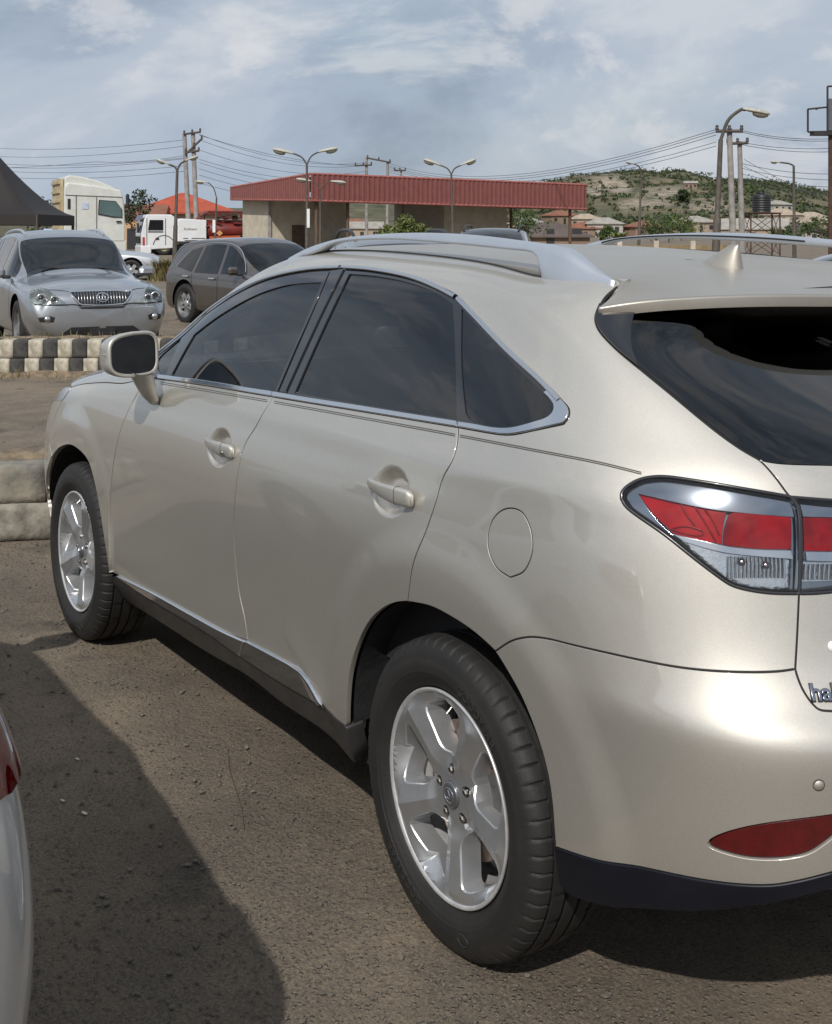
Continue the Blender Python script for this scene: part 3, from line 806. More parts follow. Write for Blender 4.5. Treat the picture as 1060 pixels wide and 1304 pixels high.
# B and C pillar covers sit proud of the frame
bp = chain(S_((422, 344.5), (438, 342.5)), S_((438, 342.5), (410, 398), (385, 452), (363.5, 499.5)), S_((363.5, 499.5), (356, 498.6)), S_((356, 498.6), (378, 447), (400, 396), (422, 344.5)))
fdp = chain(S_((411.5, 351), (420, 346)), S_((420, 346), (398, 397), (375, 448), (353.8, 498)), S_((353.8, 498), (350.8, 497.6)), S_((350.8, 497.6), (370, 453), (391, 405), (411.5, 355), (411.5, 351)))
panel('pillar_cover', SH, bp, M_blackgloss, car, off=.001, gap=.001, flange=.006, sp=.015)
panel('pillar_cover', SH, fdp, M_blackgloss, car, off=.001, gap=.001, flange=.006, sp=.015)
# bright trim
t_front = S_((198, 452), (206, 445.6), (229, 427.5), (262, 397.8), (295, 374.6), (328, 358), (361, 348), (397, 342), (433, 340))
t_rear = S_((436, 340), (473, 342.8), (522.3, 352.2), (556.2, 365.4), (579.5, 377.5))
t_q = S_((583, 380), (601.5, 399.5), (646.8, 447), (688.3, 485), (712, 510))
for t_ in (t_front, t_rear, t_q): strip('window_trim', SH, t_, .013, .005, M_satin, car, off=.001)
wedge = chain(S_((584.5, 538), (606, 541.2), (624, 544.8), (640, 546.2), (655, 545), (680, 538.3), (697, 532.5), (705, 525), (706.5, 516), (701, 507), (694, 500)),
              S_((694, 500), (700, 497.5), (716, 512), (722.5, 521), (722, 530.5), (716, 537.5)), S_((716, 537.5), (680, 546.4), (654.3, 551.4), (640, 551.8), (624, 549.6), (584.5, 542.6)), S_((584.5, 542.6), (584.5, 538)))
panel('window_trim', SH, wedge, M_satin, car, off=.004, gap=.0003, flange=.01, edge=.003, sp=.012, es=.008)
for a in (chain(S_((346.5, 499), (322, 495.5), (295, 490.8), (262, 485.5), (203, 478)), S_((203, 478), (203, 482)), S_((203, 482), (262, 490), (295, 495.3), (322, 500), (346.5, 504))  , S_((346.5, 504), (346.5, 499))),
          chain(S_((348.8, 499.6), (400, 508.3), (450, 516), (520, 527.5), (582, 537.3)), S_((582, 537.3), (582, 542.5)), S_((582, 542.5), (520, 532.5), (450, 521), (400, 513), (348.8, 504.4)), S_((348.8, 504.4), (348.8, 499.6)))):
    panel('belt_trim', SH, a, M_satin, car, off=.006, gap=.0004, flange=.012, edge=.003, sp=.012, es=.01)
# twin pinstripe below the trim
for dy in (0, 2.6):
    ps = S_((205, 487.5 + dy), (262, 497 + dy), (344, 510.5 + dy))
    for a in ((( 206, 487), (262, 496), (341, 509.5)), ((350, 511), (450, 529), (580, 553)), ((586, 554), (680, 572), (760, 587.5), (817, 601.5))):
        strip('pinstripe', SH, S_(*[(x, y + dy * .9) for x, y in a]), .0024, .0004, M_pin, car, n=2, off=.0004)
# sills
sill_top = S_((150, 735), (179.5, 753), (229, 783), (262, 803), (310, 836), (344.6, 859), (377.6, 879), (412.3, 899), (428, 911.5), (445, 925))
sill_bot = S_((148, 757), (163, 766), (196, 785.7), (262, 828.6), (318, 861), (361, 895), (410.7, 928), (443.7, 957.4), (455, 967))
sill = panel('rocker_panel', SH, chain(sill_top, S_((445, 925), (448, 945), (455, 967)), rev(sill_bot), S_((148, 757), (145, 745), (146, 735), (150, 735))), M_sill, car, off=.002, gap=.001, flange=.05, edge=.004)
ch1 = chain(S_((151.5, 733.5), (196, 755.3), (245.6, 783), (285, 804.5), (311.5, 816.5)), S_((311.5, 816.5), (308.5, 824), (306.8, 833.5)), S_((306.8, 833.5), (262, 802), (229, 782.6), (179.5, 752.8), (151.5, 733.5)))
ch2 = chain(S_((315.5, 817), (344.6, 832.5), (374.3, 849), (392.5, 863), (403, 879), (412.8, 897)), S_((412.8, 897), (377.6, 877.5), (344.6, 857.5), (310, 834.5)), S_((310, 834.5), (312, 825), (315.5, 817)))
for c_ in (ch1, ch2): panel('sill_trim', SH, c_, M_chrome, sill, off=.010, gap=.0006, flange=.014, edge=.005, sp=.010, es=.008)

# --- fender, bonnet, front bumper on the front skin
SFx = lambda *p, **k: px(SF, p, **k)
f_door = SFx((183, 481), (176, 498), (166, 518), (154.8, 544), (146.5, 580), (142.3, 612), (141.2, 665), (142, 700), (142.5, 728.6))
f_arch = SFx((142.5, 728.6), (136.7, 688.9), (130, 646), (122.7, 609.4), (115.2, 585.8), (104.4, 572.9), (91.6, 566), (78.7, 569.7), (69, 581))
f_seam = SFx((69, 581), (66, 565), (66, 548), (70, 530), (79, 511))
f_lampedge = SFx((79, 511), (85, 503), (91, 493))
f_hood = SFx((91, 493), (104, 489.3), (133, 487), (158, 488), (183, 481))
fender = panel('fender', SF, chain(f_door, f_arch, f_seam, f_lampedge, f_hood), M_paint, car, sp=.018)
hv = f_hood[0][1]
hoodfront = np.array([[t, v] for t, v in zip(np.linspace(f_hood[0][0], .9, 10), np.linspace(f_hood[0][1], 13, 10))])
bonnet = panel('bonnet', SF, chain(f_hood, np.array([[f_hood[-1][0], 8.6], [5.0, 9.5], [4.95, 11], [4.95, 13]]), np.array([[4.95, 13], [.9, 13]]), rev(hoodfront)), M_paint, car, sym=True, sp=.03)
a0 = SF.invert([(57.5, 665)])[0]
bl = chain(f_seam, f_lampedge, np.array([f_lampedge[-1], [1.6, 8.2], [1.0, 8.6], [0, 8.6]]), np.array([[0, 8.6], [0, .4], [1.5, .4], [2.2, .6], [2.6, .9]]),
           SFx((58, 692), (57.2, 665.3), (58.3, 639.5), (60.4, 615.9), (63.6, 596.5), (69, 581)))
fbump = panel('front_bumper', SF, bl, M_paint, car, sym=True, sp=.03)
hl = chain(f_lampedge, np.array([f_lampedge[-1], [1.75, 8.0], [1.4, 7.4], [1.7, 6.6], f_lampedge[0]]))
panel('headlight', SF, hl, M_lamp_bowl, car, off=.002, gap=.002)
# windscreen and A pillars
def band(name, A, B, m, parent, n=10, mirror=False, off=0.0):
    """ruled surface between two polylines with the same number of points"""
    A, B = np.array(A), np.array(B); k = len(A); V = []
    for t in np.linspace(0, 1, n): V.append(A + (B - A) * t + np.array([0, 0, off * math.sin(math.pi * t)]))
    V = np.array(V).reshape(-1, 3); F = [(i * k + j, i * k + j + 1, (i + 1) * k + j + 1, (i + 1) * k + j) for i in range(n - 1) for j in range(k - 1)]
    return obj(name, mesh_np(name, V, F, m, True), parent)
eL = SH.raw(np.linspace(.35, 1.98, 24), np.full(24, 12.9)) + [0, -.004, .001]
eR = eL * [1, -1, 1]
band('windscreen', eL, eR, M_wind, car, n=14, off=.03)
band('header_panel', ST.raw(np.zeros(9), np.linspace(0, 4, 9)), np.array([eL[-1] * (1 - t) + np.array([eL[-1][0] + .03, 0, eL[-1][2] + .03]) * t for t in np.linspace(0, 1, 9)]), M_paint, car, n=4)

# --- gaps: black rubber lies behind every joint
sealV = []
def seal(shell, *uvs):
    for uv in uvs:
        sealV.append(strip_geo(shell, uv, .014, .0003, off=-.0022, n=2))
seal(SH, fd_front, fd_gap, rd_gap, seam, tg_up, tg_low, tg_gap_up, chain(fuel_o), belt_fd, belt_rd, q_low, dp_low, lamp_top, lamp_bot)
seal(SF, f_seam, f_hood)
for sgn in (0, 1):
    V = []; N = []; F = []; o = 0
    for v_, n_, f_ in sealV:
        if sgn: v_, n_, f_ = mir(v_, n_, f_)
        V.append(v_); N.append(n_); F.append(f_ + o); o += len(v_)
    obj('door_seal', mesh_np('door_seal', np.concatenate(V), np.concatenate(F), M_seal, True, np.concatenate(N)), car)

# --- tail lamps
def lamp_loop(*segs): return chain(*[S_(*s) for s in segs])
tl = chain(rev(lamp_top), lamp_bot, lamp_in)
def taillamp_parts():
    par = panel('tail_lamp', SH, tl, M_lamp_black, car, mirror=False, off=-.030, gap=.001, flange=0, sp=.015)
    return par
for side in (1, -1):
    def P_(name, loop, m, par, **k):
        V, N, F = panel_geo(SH, loop, **k)
        if side < 0: V, N, F = mir(V, N, F)
        return obj(name, mesh_np(name, V, F, m, True, N), par)
    def ST_(name, uv, w, h, m, par, **k):
        V, N, F = strip_geo(SH, uv, w, h, **k)
        if side < 0: V, N, F = mir(V, N, F)
        return obj(name, mesh_np(name, V, F, m, True, N), par)
    lamp = P_('tail_lamp', tl, M_lamp_smoke, car, off=-.034, gap=.001, flange=0, sp=.015)
    # bright upper housing, red blade, bright divider, clear lower window
    up_ = lamp_loop(((796.5, 633), (799.5, 622.5), (815, 613), (841, 609), (885, 614.2), (938, 623), (1001, 634), (1010, 639)), ((1010, 639), (1014, 657.8)),
                    ((1014, 657.8), (946.4, 652), (906.8, 647.4), (859, 638), (811, 626.5)), ((811, 626.5), (826, 650), (845, 672), (860, 684)), ((860, 684), (846, 677), (811, 653), (796.5, 633)))
    P_('lamp_housing', up_, M_lamp_smoke, lamp, off=-.010, gap=.0004, flange=.012, sp=.012)
    red = lamp_loop(((811, 627), (859, 638.5), (906.8, 648), (926, 650.5)), ((926, 650.5), (921, 672), (920, 693)), ((920, 693), (896, 688), (857, 679.5)), ((857, 679.5), (833, 656.6), (811, 627)))
    P_('red_lens', red, M_lens_red, lamp, off=-.016, gap=.0008, flange=.01, sp=.012)
    red2 = lamp_loop(((928, 656), (933, 652.5), (946.4, 652.6), (1009.8, 658.4)), ((1009.8, 658.4), (1010.2, 680), (1009, 699.5)), ((1009, 699.5), (965, 698.5), (922, 694)), ((922, 694), (923, 675), (928, 656)))
    P_('red_lens', red2, M_lens_red2, lamp, off=-.009, gap=.0008, flange=.018, sp=.012)
    for a in (((867, 640.5), (874, 655), (884, 668)), ((897, 646.5), (908, 662), (916, 680)), ((885, 644), (900, 668), (912, 690))):
        ST_('lens_rib', S_(*a), .004, .004, M_lens_red2, lamp, off=-.014)
    ST_('lens_rib', S_((853, 673), (866, 669.5), (880, 670.5), (896, 677), (893, 681), (870, 678.5), (853, 673)), .003, .003, M_lens_red, lamp, off=-.013)
    div = lamp_loop(((857, 680.5), (896, 689), (925, 696), (965, 700), (1009, 701)), ((1009, 701), (1012, 712)), ((1012, 712), (965, 708.5), (925, 704), (895, 697), (872, 690)), ((872, 690), (857, 680.5)))
    P_('lamp_divider', div, M_satin, lamp, off=-.006, gap=.0004, flange=.02, sp=.012)
    low = lamp_loop(((866, 688.5), (895, 697.8), (925, 705), (965, 709.5), (1014, 713.5)), ((1014, 713.5), (1014, 735), (1013, 751.5)), ((1013, 751.5), (978, 751), (945, 745.5), (922, 736)), ((922, 736), (892, 713), (866, 688.5)))
    P_('lamp_bowl', low, M_lamp_bowl, lamp, off=-.030, gap=.0004, flange=0, sp=.012)
    # fluted optic in the clear part
    for k in range(15):
        x = 928 + k * 5.4
        ST_('optic_flute', S_((x, 709 + .1 * k), (x + .6, 722), (x + .2, 737.5)), .0052, .0045, M_lamp_bowl if k % 2 else M_satin, lamp, off=-.026, n=4)
    for x, y in ((946, 716), (978, 720)):
        uv = SH.invert([(x, y)])[0]; p = SH.raw(*uv) - SH.rawn(*uv) * .019; p = p * [1, side, 1]
        MB().lathe([(0, -.008), (.006, -.006), (.009, 0), (.006, .006), (0, .008)], 12, p).build('bulb', M_satin, lamp)
    P_('lamp_lens', tl, M_lamp_clear, lamp, off=.0015, gap=.006, flange=.004, sp=.015, edge=.003)
    ST_('lamp_gasket', resample_loop(SH, tl, .012), .0075, .003, M_lamp_black, lamp, closed=True, off=-.001)
    # lamp section on the tailgate
    tb = chain(lampb_top, lampb_end, rev(lampb_bot), S_((1018, 756), (1020.8, 712), (1020.5, 670), (1017.5, 646), (1008, 633)))
    lb = P_('tail_lamp', tb, M_lamp_smoke, tailgate, off=-.030, gap=.001, flange=0, sp=.015)
    P_('lamp_housing', lamp_loop(((1022, 641), (1060, 645), (1120, 648), (1150, 656)), ((1150, 656), (1148, 660)), ((1148, 660), (1100, 659), (1026, 657)), ((1026, 657), (1022, 641))), M_lamp_smoke, lb, off=-.010, gap=.0004, sp=.012)
    P_('red_lens', lamp_loop(((1026, 658.5), (1060, 659), (1120, 660), (1160, 672)), ((1160, 672), (1162, 700)), ((1162, 700), (1120, 701), (1060, 701.5), (1028, 701)), ((1028, 701), (1027, 680), (1026, 658.5))), M_lens_red2, lb, off=-.010, gap=.0006, sp=.012)
    P_('lamp_divider', lamp_loop(((1028, 702.5), (1060, 703), (1160, 702)), ((1160, 702), (1158, 712)), ((1158, 712), (1060, 715), (1029.5, 714)), ((1029.5, 714), (1028, 702.5))), M_satin, lb, off=-.006, gap=.0004, sp=.012)
    P_('lamp_bowl', lamp_loop(((1030, 716), (1060, 716.5), (1150, 713)), ((1150, 713), (1130, 735)), ((1130, 735), (1060, 741), (1027, 742)), ((1027, 742), (1030, 716))), M_lamp_bowl, lb, off=-.028, gap=.0004, flange=0, sp=.012)
    for k in range(10):
        x = 1032 + k * 6.2
        ST_('optic_flute', S_((x, 719), (x - .8, 729), (x - 1.2, 739.5)), .0055, .005, M_lamp_bowl if k % 2 else M_satin, lb, off=-.025, n=4)
    P_('lamp_lens', tb, M_lamp_clear, lb, off=.0015, gap=.006, flange=.004, sp=.015, edge=.003)
    ST_('lamp_gasket', resample_loop(SH, tb, .012), .0075, .003, M_lamp_black, lb, closed=True, off=-.001)

# --- door handles
def handle(door, c, key):
    for side in (1, -1):
        d = door if side > 0 else [o for o in car.children if o.name.split('.')[0] == door.name.split('.')[0] and o != door][0]
        mb = MB(); secs = []
        for t in np.linspace(0, 1, 13):
            x = c[0] + .082 - .205 * t
            z = c[2] + .017 - .026 * t * 0 + .012 * math.sin(t * 3) * 0 - .006 * t
            uv_y = .948 + .018 * math.sin(math.pi * min(1, t * 1.15)) ** .7 * (1 if t < .87 else .98)
            hh = np.interp(t, [0, .12, .5, .7, .95, 1], [.006, .012, .018, .022, .021, .015]); ww = np.interp(t, [0, .1, .9, 1], [.003, .008, .011, .006])
            z2 = z - .010 * t
            secs.append([(x, uv_y + ww * np.sign(math.cos(q)) * abs(math.cos(q)) ** .6, z2 + hh * np.sign(math.sin(q)) * abs(math.sin(q)) ** .6) for q in np.linspace(0, 2 * math.pi, 16, endpoint=False)])
        V = [p for s_ in secs for p in s_]; F = [(i * 16 + j, i * 16 + (j + 1) % 16, (i + 1) * 16 + (j + 1) % 16, (i + 1) * 16 + j) for i in range(12) for j in range(16)]
        F += [tuple(range(16)), tuple(range(12 * 16, 13 * 16))]
        V = np.array(V) * [1, side, 1]
        mb.add(V, F, True); h = mb.build('door_handle', M_paint, d)
        MB().tube([V[9 * 16 + j] * 1.0 for j in range(16)] + [V[9 * 16]], .0009, 4, False).build('handle_joint', M_seal, h)
        if key and side > 0:
            MB().lathe([(0, .002), (.0055, .002), (.006, 0), (.006, -.003)], 14, (c[0] - .095, .973, c[2] + .001), axis='Y').build('key_lock', M_nut, h)
handle(front_door, CUPC_F, True); handle(rear_door, CUPC_R, False)

# --- parking sensor, lettering, stickers
def on_shell(pt, off=.002, shell=SH):
    uv = shell.invert([pt])[0]; p = shell.ev(*uv); n = shell.nor(*uv)
    zt = nrm(np.array([0, 0, 1]) - n * n[2]); xt = np.cross(zt, n)
    M = np.eye(4); M[:3, 0] = xt; M[:3, 1] = zt; M[:3, 2] = n; M[:3, 3] = p + n * off
    return M
for q, y in (((1043, 1000), 1), ((1043, 1000), -1)):
    M = on_shell(q, -.001); mb = MB(); mb.lathe([(0, .004), (.0085, .0035), (.0095, .002), (.0098, -.002)], 20); mb.xf(M)
    if y < 0: mb.V = [(a, -b, c) for a, b, c in mb.V]
    s_ = mb.build('parking_sensor', M_paint, bumper)
    mb = MB(); mb.lathe([(.0102, .0005), (.0108, .0022), (.0118, .0005)], 20); mb.xf(M)
    if y < 0: mb.V = [(a, -b, c) for a, b, c in mb.V]
    mb.build('sensor_ring', M_seal, s_)
def text_mesh(s_, size, depth, bev=0.0, shear=0.0, space=1.0):
    cu = bpy.data.curves.new('lettering', 'FONT'); cu.body = s_; cu.size = size; cu.extrude = depth; cu.bevel_depth = bev; cu.shear = shear; cu.space_character = space
    cu.resolution_u = 4
    o = bpy.data.objects.new('lettering', cu); link(o)
    dg = bpy.context.evaluated_depsgraph_get(); me = bpy.data.meshes.new_from_object(o.evaluated_get(dg))
    bpy.data.objects.remove(o); bpy.data.curves.remove(cu)
    return me
def lettering(name, s_, size, depth, M, m, parent, bev=0.0, shear=0.0, bold=0.0, space=1.0):
    me = text_mesh(s_, size, depth, bev, shear, space); me.materials.clear(); me.materials.append(m)
    me.transform(Matrix([list(map(float, r)) for r in M])); me.name = name
    return obj(name, me, parent)
Mh = on_shell((1033, 893), .0015)
lt = lettering('lettering', 'hal', .045, .002, Mh, M_badge_edge, tailgate, bev=.0022)
Mh2 = on_shell((1033, 893), .0045)
lettering('letter_face', 'hal', .045, .001, Mh2, M_badge, lt, bev=.0012)
Mw = on_shell((1060, 823), .001); mb = MB(); mb.lathe([(0, .002), (.0095, .002), (.010, 0)], 28); mb.xf(Mw); mb.build('round_sticker', M_white, tailgate)
# slanted outlined badge inside the head of the rear glass
Ms = on_shell((1056, 436), .0012); mb = MB()
for a, b in (((-.022, .020), (.000, -.004)), ((-.016, .020), (.005, -.002)), ((-.008, .020), (.010, .000))):
    d = np.array(b) - np.array(a); L = np.linalg.norm(d); ang = math.atan2(d[1], d[0]); mid = (np.array(a) + b) / 2
    mb.box((mid[0], mid[1], 0), (L, .0028, .0008), rz=ang)
mb.box((.018, -.0045, 0), (.036, .003, .0008)); mb.xf(Ms); mb.build('window_sticker', M_satin, rear_window)

# --- roof rails
def at_y(p, y):
    d = ray_dir(*p); return CAM + d * ((y - CAM[1]) / d[1])
YR = .585
top = np.array([at_y(p, YR) for p in spl([(374, 327), (385, 321), (400, 314), (420, 307.5), (440, 303), (490, 297.8), (540, 296.3), (600, 298.8), (660, 305.8), (700, 311.3), (722, 315.5), (742, 328), (762, 344), (784, 357.5)], 6)])
bot = np.array([at_y(p, YR) for p in spl([(388, 327), (401, 325), (414, 319.8), (425, 313), (440, 308.2), (499, 305.2), (578, 310.2), (657, 318), (685, 321.2), (694, 326), (699, 334), (703, 346)], 6)])
tx, bx = top[:, 0], bot[:, 0]
xs = np.concatenate([np.linspace(tx[0], bx[2], 8), np.linspace(bx[2], bx[-1], 60)[1:], np.linspace(bx[-1], tx[-1], 16)[1:]])
zt_ = np.interp(-xs, -tx, top[:, 2]); zb_ = np.interp(-xs, -bx, bot[:, 2])
def ditch(x): return np.interp(x, [-.3, .04, .26, .70, 1.0, 1.34, 1.7], [1.50, 1.566, 1.588, 1.618, 1.622, 1.613, 1.45])
for side in (1, -1):
    mb = MB(); secs = []
    for x, a, b in zip(xs, zt_, zb_):
        if x < bx[-1] or x > bx[2]: b = min(a - .004, ditch(x) - .012)
        w = .017 + .010 * max(0, min(1, (a - b - .03) / .05))
        w *= min(1, .12 + (x - tx[-1]) / .16); 
        c, h = (a + b) / 2, max((a - b) / 2, .003)
        ring = []
        for q in np.linspace(0, 2 * math.pi, 16, endpoint=False):
            cc, ss = math.cos(q), math.sin(q); e = .55
            yy = w * np.sign(cc) * abs(cc) ** e; zz = h * np.sign(ss) * abs(ss) ** e
            yy += (.019 * (1 - (zz / h + 1) / 2) if yy > 0 else 0) * min(1, h / .02)      # outer face leans out towards the roof
            ring.append((x, (YR + yy) * side, c + zz))
        secs.append(ring)
    k = len(secs); V = [p for s_ in secs for p in s_]; F = [(i * 16 + j, i * 16 + (j + 1) % 16, (i + 1) * 16 + (j + 1) % 16, (i + 1) * 16 + j) for i in range(k - 1) for j in range(16)]
    F += [tuple(range(16)), tuple(range((k - 1) * 16, k * 16))]
    mb.add(V, F, True); rail = mb.build('roof_rail', M_rail, car)
    mb = MB(); i0, i1 = 14, 58
    mb.tube([(xs[i], (YR - .0175) * side, (zt_[i] + zb_[i]) / 2 + .001) for i in range(i0, i1)], .0030, 6); mb.build('rail_slot', M_seal, rail)
# black joint line along the ditch
for side in (1, -1):
    u = np.linspace(1.0, 5.75, 60); P = SH.raw(u, np.full(60, 12.88)) * [1, side, 1]
    MB().tube(list(P + [0, 0, .001]), .0032, 6).build('roof_moulding', M_blacktrim, car)

# --- shark-fin antenna
mb = MB(); secs = []
for t in np.linspace(0, 1, 12):
    z = 1.578 + .075 * t; xf = .19 - .205 * t ** .72; xr = -.054 + .010 * t; w = .042 * (1 - t) ** .8 + .004
    ring = []
    for q in np.linspace(0, 2 * math.pi, 24, endpoint=False):
        cxr, l_ = (xf + xr) / 2, (xf - xr) / 2
        cc = math.cos(q); ring.append((cxr + l_ * np.sign(cc) * abs(cc) ** .8, w * math.sin(q) * (1 - .75 * max(0, cc)), z + .012 * (0 if t > .3 else 0)))
    secs.append(ring)
V = [p for s_ in secs for p in s_]; F = [(i * 24 + j, i * 24 + (j + 1) % 24, (i + 1) * 24 + (j + 1) % 24, (i + 1) * 24 + j) for i in range(11) for j in range(24)] + [tuple(range(11 * 24, 12 * 24))]
mb.add(V, F, True); ant = mb.build('antenna_fin', M_paint_top, car)
MB().tube([(x_, y_, 1.601 - .115 * (.1 - x_)) for x_, y_, _ in secs[1]], .0025, 5).build('antenna_gasket', M_seal, ant)
# ------------------------------------------------------------------ wheels (axle along local y, outer face towards +y)
RT_, WT = .3645, .236
def tyre_mesh():
    n = 480
    # profile (y from inner to outer, r); tread flat with four grooves
    hw = WT / 2
    side = [(-.088, .243), (-.100, .252), (-.112, .270), (-.1175, .295), (-.116, .320), (-.109, .342), (-.099, .3535)]
    tread = [(-.091, .3585), (-.080, .3612), (-.068, .3625), (-.0665, .355), (-.0590, .355), (-.0575, .3632), (-.026, .3642), (-.0245, .356), (-.016, .356), (-.0145, .3645),
             (.0145, .3645), (.016, .356), (.0245, .356), (.026, .3642), (.0575, .3632), (.0590, .355), (.0665, .355), (.068, .3625), (.080, .3612), (.091, .3585)]
    side2 = [(.099, .3535), (.104, .347), (.1085, .3425), (.1125, .332), (.1155, .3215), (.1175, .3095), (.1180, .3085), (.1182, .296), (.1175, .2835), (.1162, .2825), (.1135, .272), (.1125, .271), (.108, .262), (.100, .252), (.088, .243)]
    prof = side + tread + side2
    V = []
    for j in range(n):
        q = 2 * math.pi * j / n
        slot = (j % 8 == 0); slot2 = (j % 16 in (4, 5))
        for i, (y, r) in enumerate(prof):
            rr = r
            ay = abs(y)
            if slot and .066 < ay < .1095 and r > .340: rr -= .0045
            if slot and y > 0 and .30 < r < .335 and False: rr -= .001
            if slot2 and .026 <= ay <= .0575 and r > .36 and (i % 2 == 0): rr -= .0035
            V.append((rr * math.cos(q), y, rr * math.sin(q)))
    k = len(prof)
    F = [(j * k + i, j * k + i + 1, ((j + 1) % n) * k + i + 1, ((j + 1) % n) * k + i) for j in range(n) for i in range(k - 1)]
    me = bpy.data.meshes.new('tyre'); me.from_pydata(V, [], F); me.materials.append(M_rubber)
    me.polygons.foreach_set('use_smooth', [True] * len(F))
    bm = bmesh.new(); bm.from_mesh(me); bmesh.ops.recalc_face_normals(bm, faces=bm.faces)
    for e in bm.edges:
        if len(e.link_faces) == 2 and e.calc_face_angle(0) > R(38): e.smooth = False
    bm.to_mesh(me); bm.free(); me.update()
    return me
def face_h(x, z):
    """outward height of the spoke face at (x, z): five spokes, each a flat facet and a falling facet"""
    r = np.hypot(x, z); a = np.arctan2(z, x)
    k = np.round((a - R(-96)) / R(72)); d = a - R(-96) - k * R(72)
    t = r * np.sin(d)                                   # across the spoke
    base = -.030 + .024 * np.clip((r - .06) / .17, 0, 1) ** 1.3
    ridge = .014 * np.clip((r - .05) / .05, 0, 1)
    left = ridge - np.abs(t + .002) * .26
    right = ridge - .44 * np.abs(t + .002) 
    h = base + np.where(t < -.002, left, right)
    hub = -.016 + 0 * r
    w = np.clip((r - .045) / .05, 0, 1); w = w * w * (3 - 2 * w)
    h = h * w + (hub - .010) * (1 - w)
    lip = np.clip((r - .214) / .02, 0, 1)
    return h * (1 - lip) + (-.008) * lip
def rim_mesh():
    outer = [(.238 * math.cos(q), .238 * math.sin(q)) for q in np.linspace(0, 2 * math.pi, 120, endpoint=False)]
    holes = []
    for k in range(5):
        a = R(-96 + 36 + 72 * k)
        def half(r): return R(36) - math.asin(min(.95, (.024 + .018 * ((r - .07) / .15)) / r))
        pl = []
        for t in np.linspace(0, 1, 12): r = .088 + (.205 - .088) * t; pl.append((r, half(r) * (.55 if t == 0 else .86 if t < .1 else 1)))
        arc = [(.2125, s_) for s_ in np.linspace(half(.2125) * .88, -half(.2125) * .88, 12)]
        P = [(r, h) for r, h in pl] + arc + [(r, -h) for r, h in pl[::-1]]
        P = [(r * math.cos(a + h), r * math.sin(a + h)) for r, h in P]
        P = np.array(P); 
        for _ in range(2): P = .25 * np.roll(P, 1, 0) + .5 * P + .25 * np.roll(P, -1, 0)
        holes.append(P)
    hub = np.array([(.031 * math.cos(q), .031 * math.sin(q)) for q in np.linspace(0, 2 * math.pi, 32, endpoint=False)])
    nuts = [np.array([(.0572 * math.cos(b) + .0135 * math.cos(q), .0572 * math.sin(b) + .0135 * math.sin(q)) for q in np.linspace(0, 2 * math.pi, 16, endpoint=False)]) for b in [R(84 + 72 * k) for k in range(5)]]
    loops = [np.array(outer)] + holes + [hub] + nuts
    V2 = []; E = []; spans = []
    for L in loops:
        o = len(V2); V2 += [tuple(p) for p in L]; spans.append((o, len(L))); E += [(o + i, o + (i + 1) % len(L)) for i in range(len(L))]
    g = np.arange(-.24, .24, .008); X, Y = np.meshgrid(g, g); X[1::2] += .004
    pts = np.stack([X.ravel(), Y.ravel()], 1)
    # ridge and flank lines so that facets stay crisp
    for k in range(5):
        a = R(-96 + 72 * k)
        for r in np.arange(.06, .22, .006):
            pts = np.vstack([pts, [(r * math.cos(a) + .002 * math.sin(a), r * math.sin(a) - .002 * math.cos(a))]])
    keep = np.hypot(pts[:, 0], pts[:, 1]) < .236
    for L in loops[1:]: keep &= ~inpoly(pts, L)
    pts = pts[keep]; B = np.array(V2)
    dmin = np.sqrt(((pts[:, None] - B[None]) ** 2).sum(-1)).min(1); pts = pts[dmin > .0035]
    V2 += [tuple(p) for p in pts]
    ov, oe, of, iv, ie, if_ = delaunay_2d_cdt([Vector(p) for p in V2], E, [], 0, 1e-8)
    ov = np.array([tuple(p) for p in ov]); F = np.array([f for f in of if len(f) == 3]); c = ov[F].mean(1)
    ok = inpoly(c, loops[0])
    for L in loops[1:]: ok &= ~inpoly(c, L)
    F = F[ok]
    V = np.stack([ov[:, 0], face_h(ov[:, 0], ov[:, 1]), ov[:, 1]], 1)
    V = list(map(tuple, V)); FF = [tuple(f) for f in F]
    src = {}
    for i, s_ in enumerate(iv):
        for q in s_: src[q] = i
    for (o, n), L, dep, grow in zip(spans[1:], loops[1:], [.055] * 5 + [.008] + [.028] * 5, [1.06] * 5 + [1, ] + [1.0] * 5):
        ids = [src[o + i] for i in range(n)]; base = len(V); c = np.mean(L, 0)
        for (i, p) in zip(ids, L):                    # bevelled step then the wall
            q = c + (p - c) * .965; V.append((q[0], V[i][1] - .004, q[1]))
        for (i, p) in zip(ids, L):
            q = c + (p - c) * .90; V.append((q[0], V[i][1] - dep, q[1]))
        for i in range(n):
            j = (i + 1) % n
            FF += [(ids[i], ids[j], base + j, base + i), (base + i, base + j, base + n + j, base + n + i)]
        if dep > .01 and dep < .05: FF.append(tuple(base + n + i for i in range(n)))
    me = bpy.data.meshes.new('alloy_rim'); me.from_pydata(V, [], FF); me.materials.append(M_alloy)
    bm = bmesh.new(); bm.from_mesh(me); bmesh.ops.recalc_face_normals(bm, faces=bm.faces)
    for f in bm.faces: f.smooth = True
    for e in bm.edges:
        if len(e.link_faces) == 2 and e.calc_face_angle(0) > R(17): e.smooth = False
    if sum(f.normal.y * f.calc_area() for f in bm.faces) < 0: bmesh.ops.reverse_faces(bm, faces=bm.faces)
    bm.to_mesh(me); bm.free(); me.update()
    return me
def arc_text(s_, r, a0, size, y, depth):
    """raised letters wrapped round the sidewall, reading outwards"""
    me = text_mesh(s_, size, depth); w = max(v.co.x for v in me.vertices)
    for v in me.vertices:
        x, h, d = v.co; a = a0 + (x) / r; rr = r + h
        v.co = (rr * math.cos(a), y + d + .0006 - max(0, rr - .31) * .18, rr * math.sin(a))
    return me
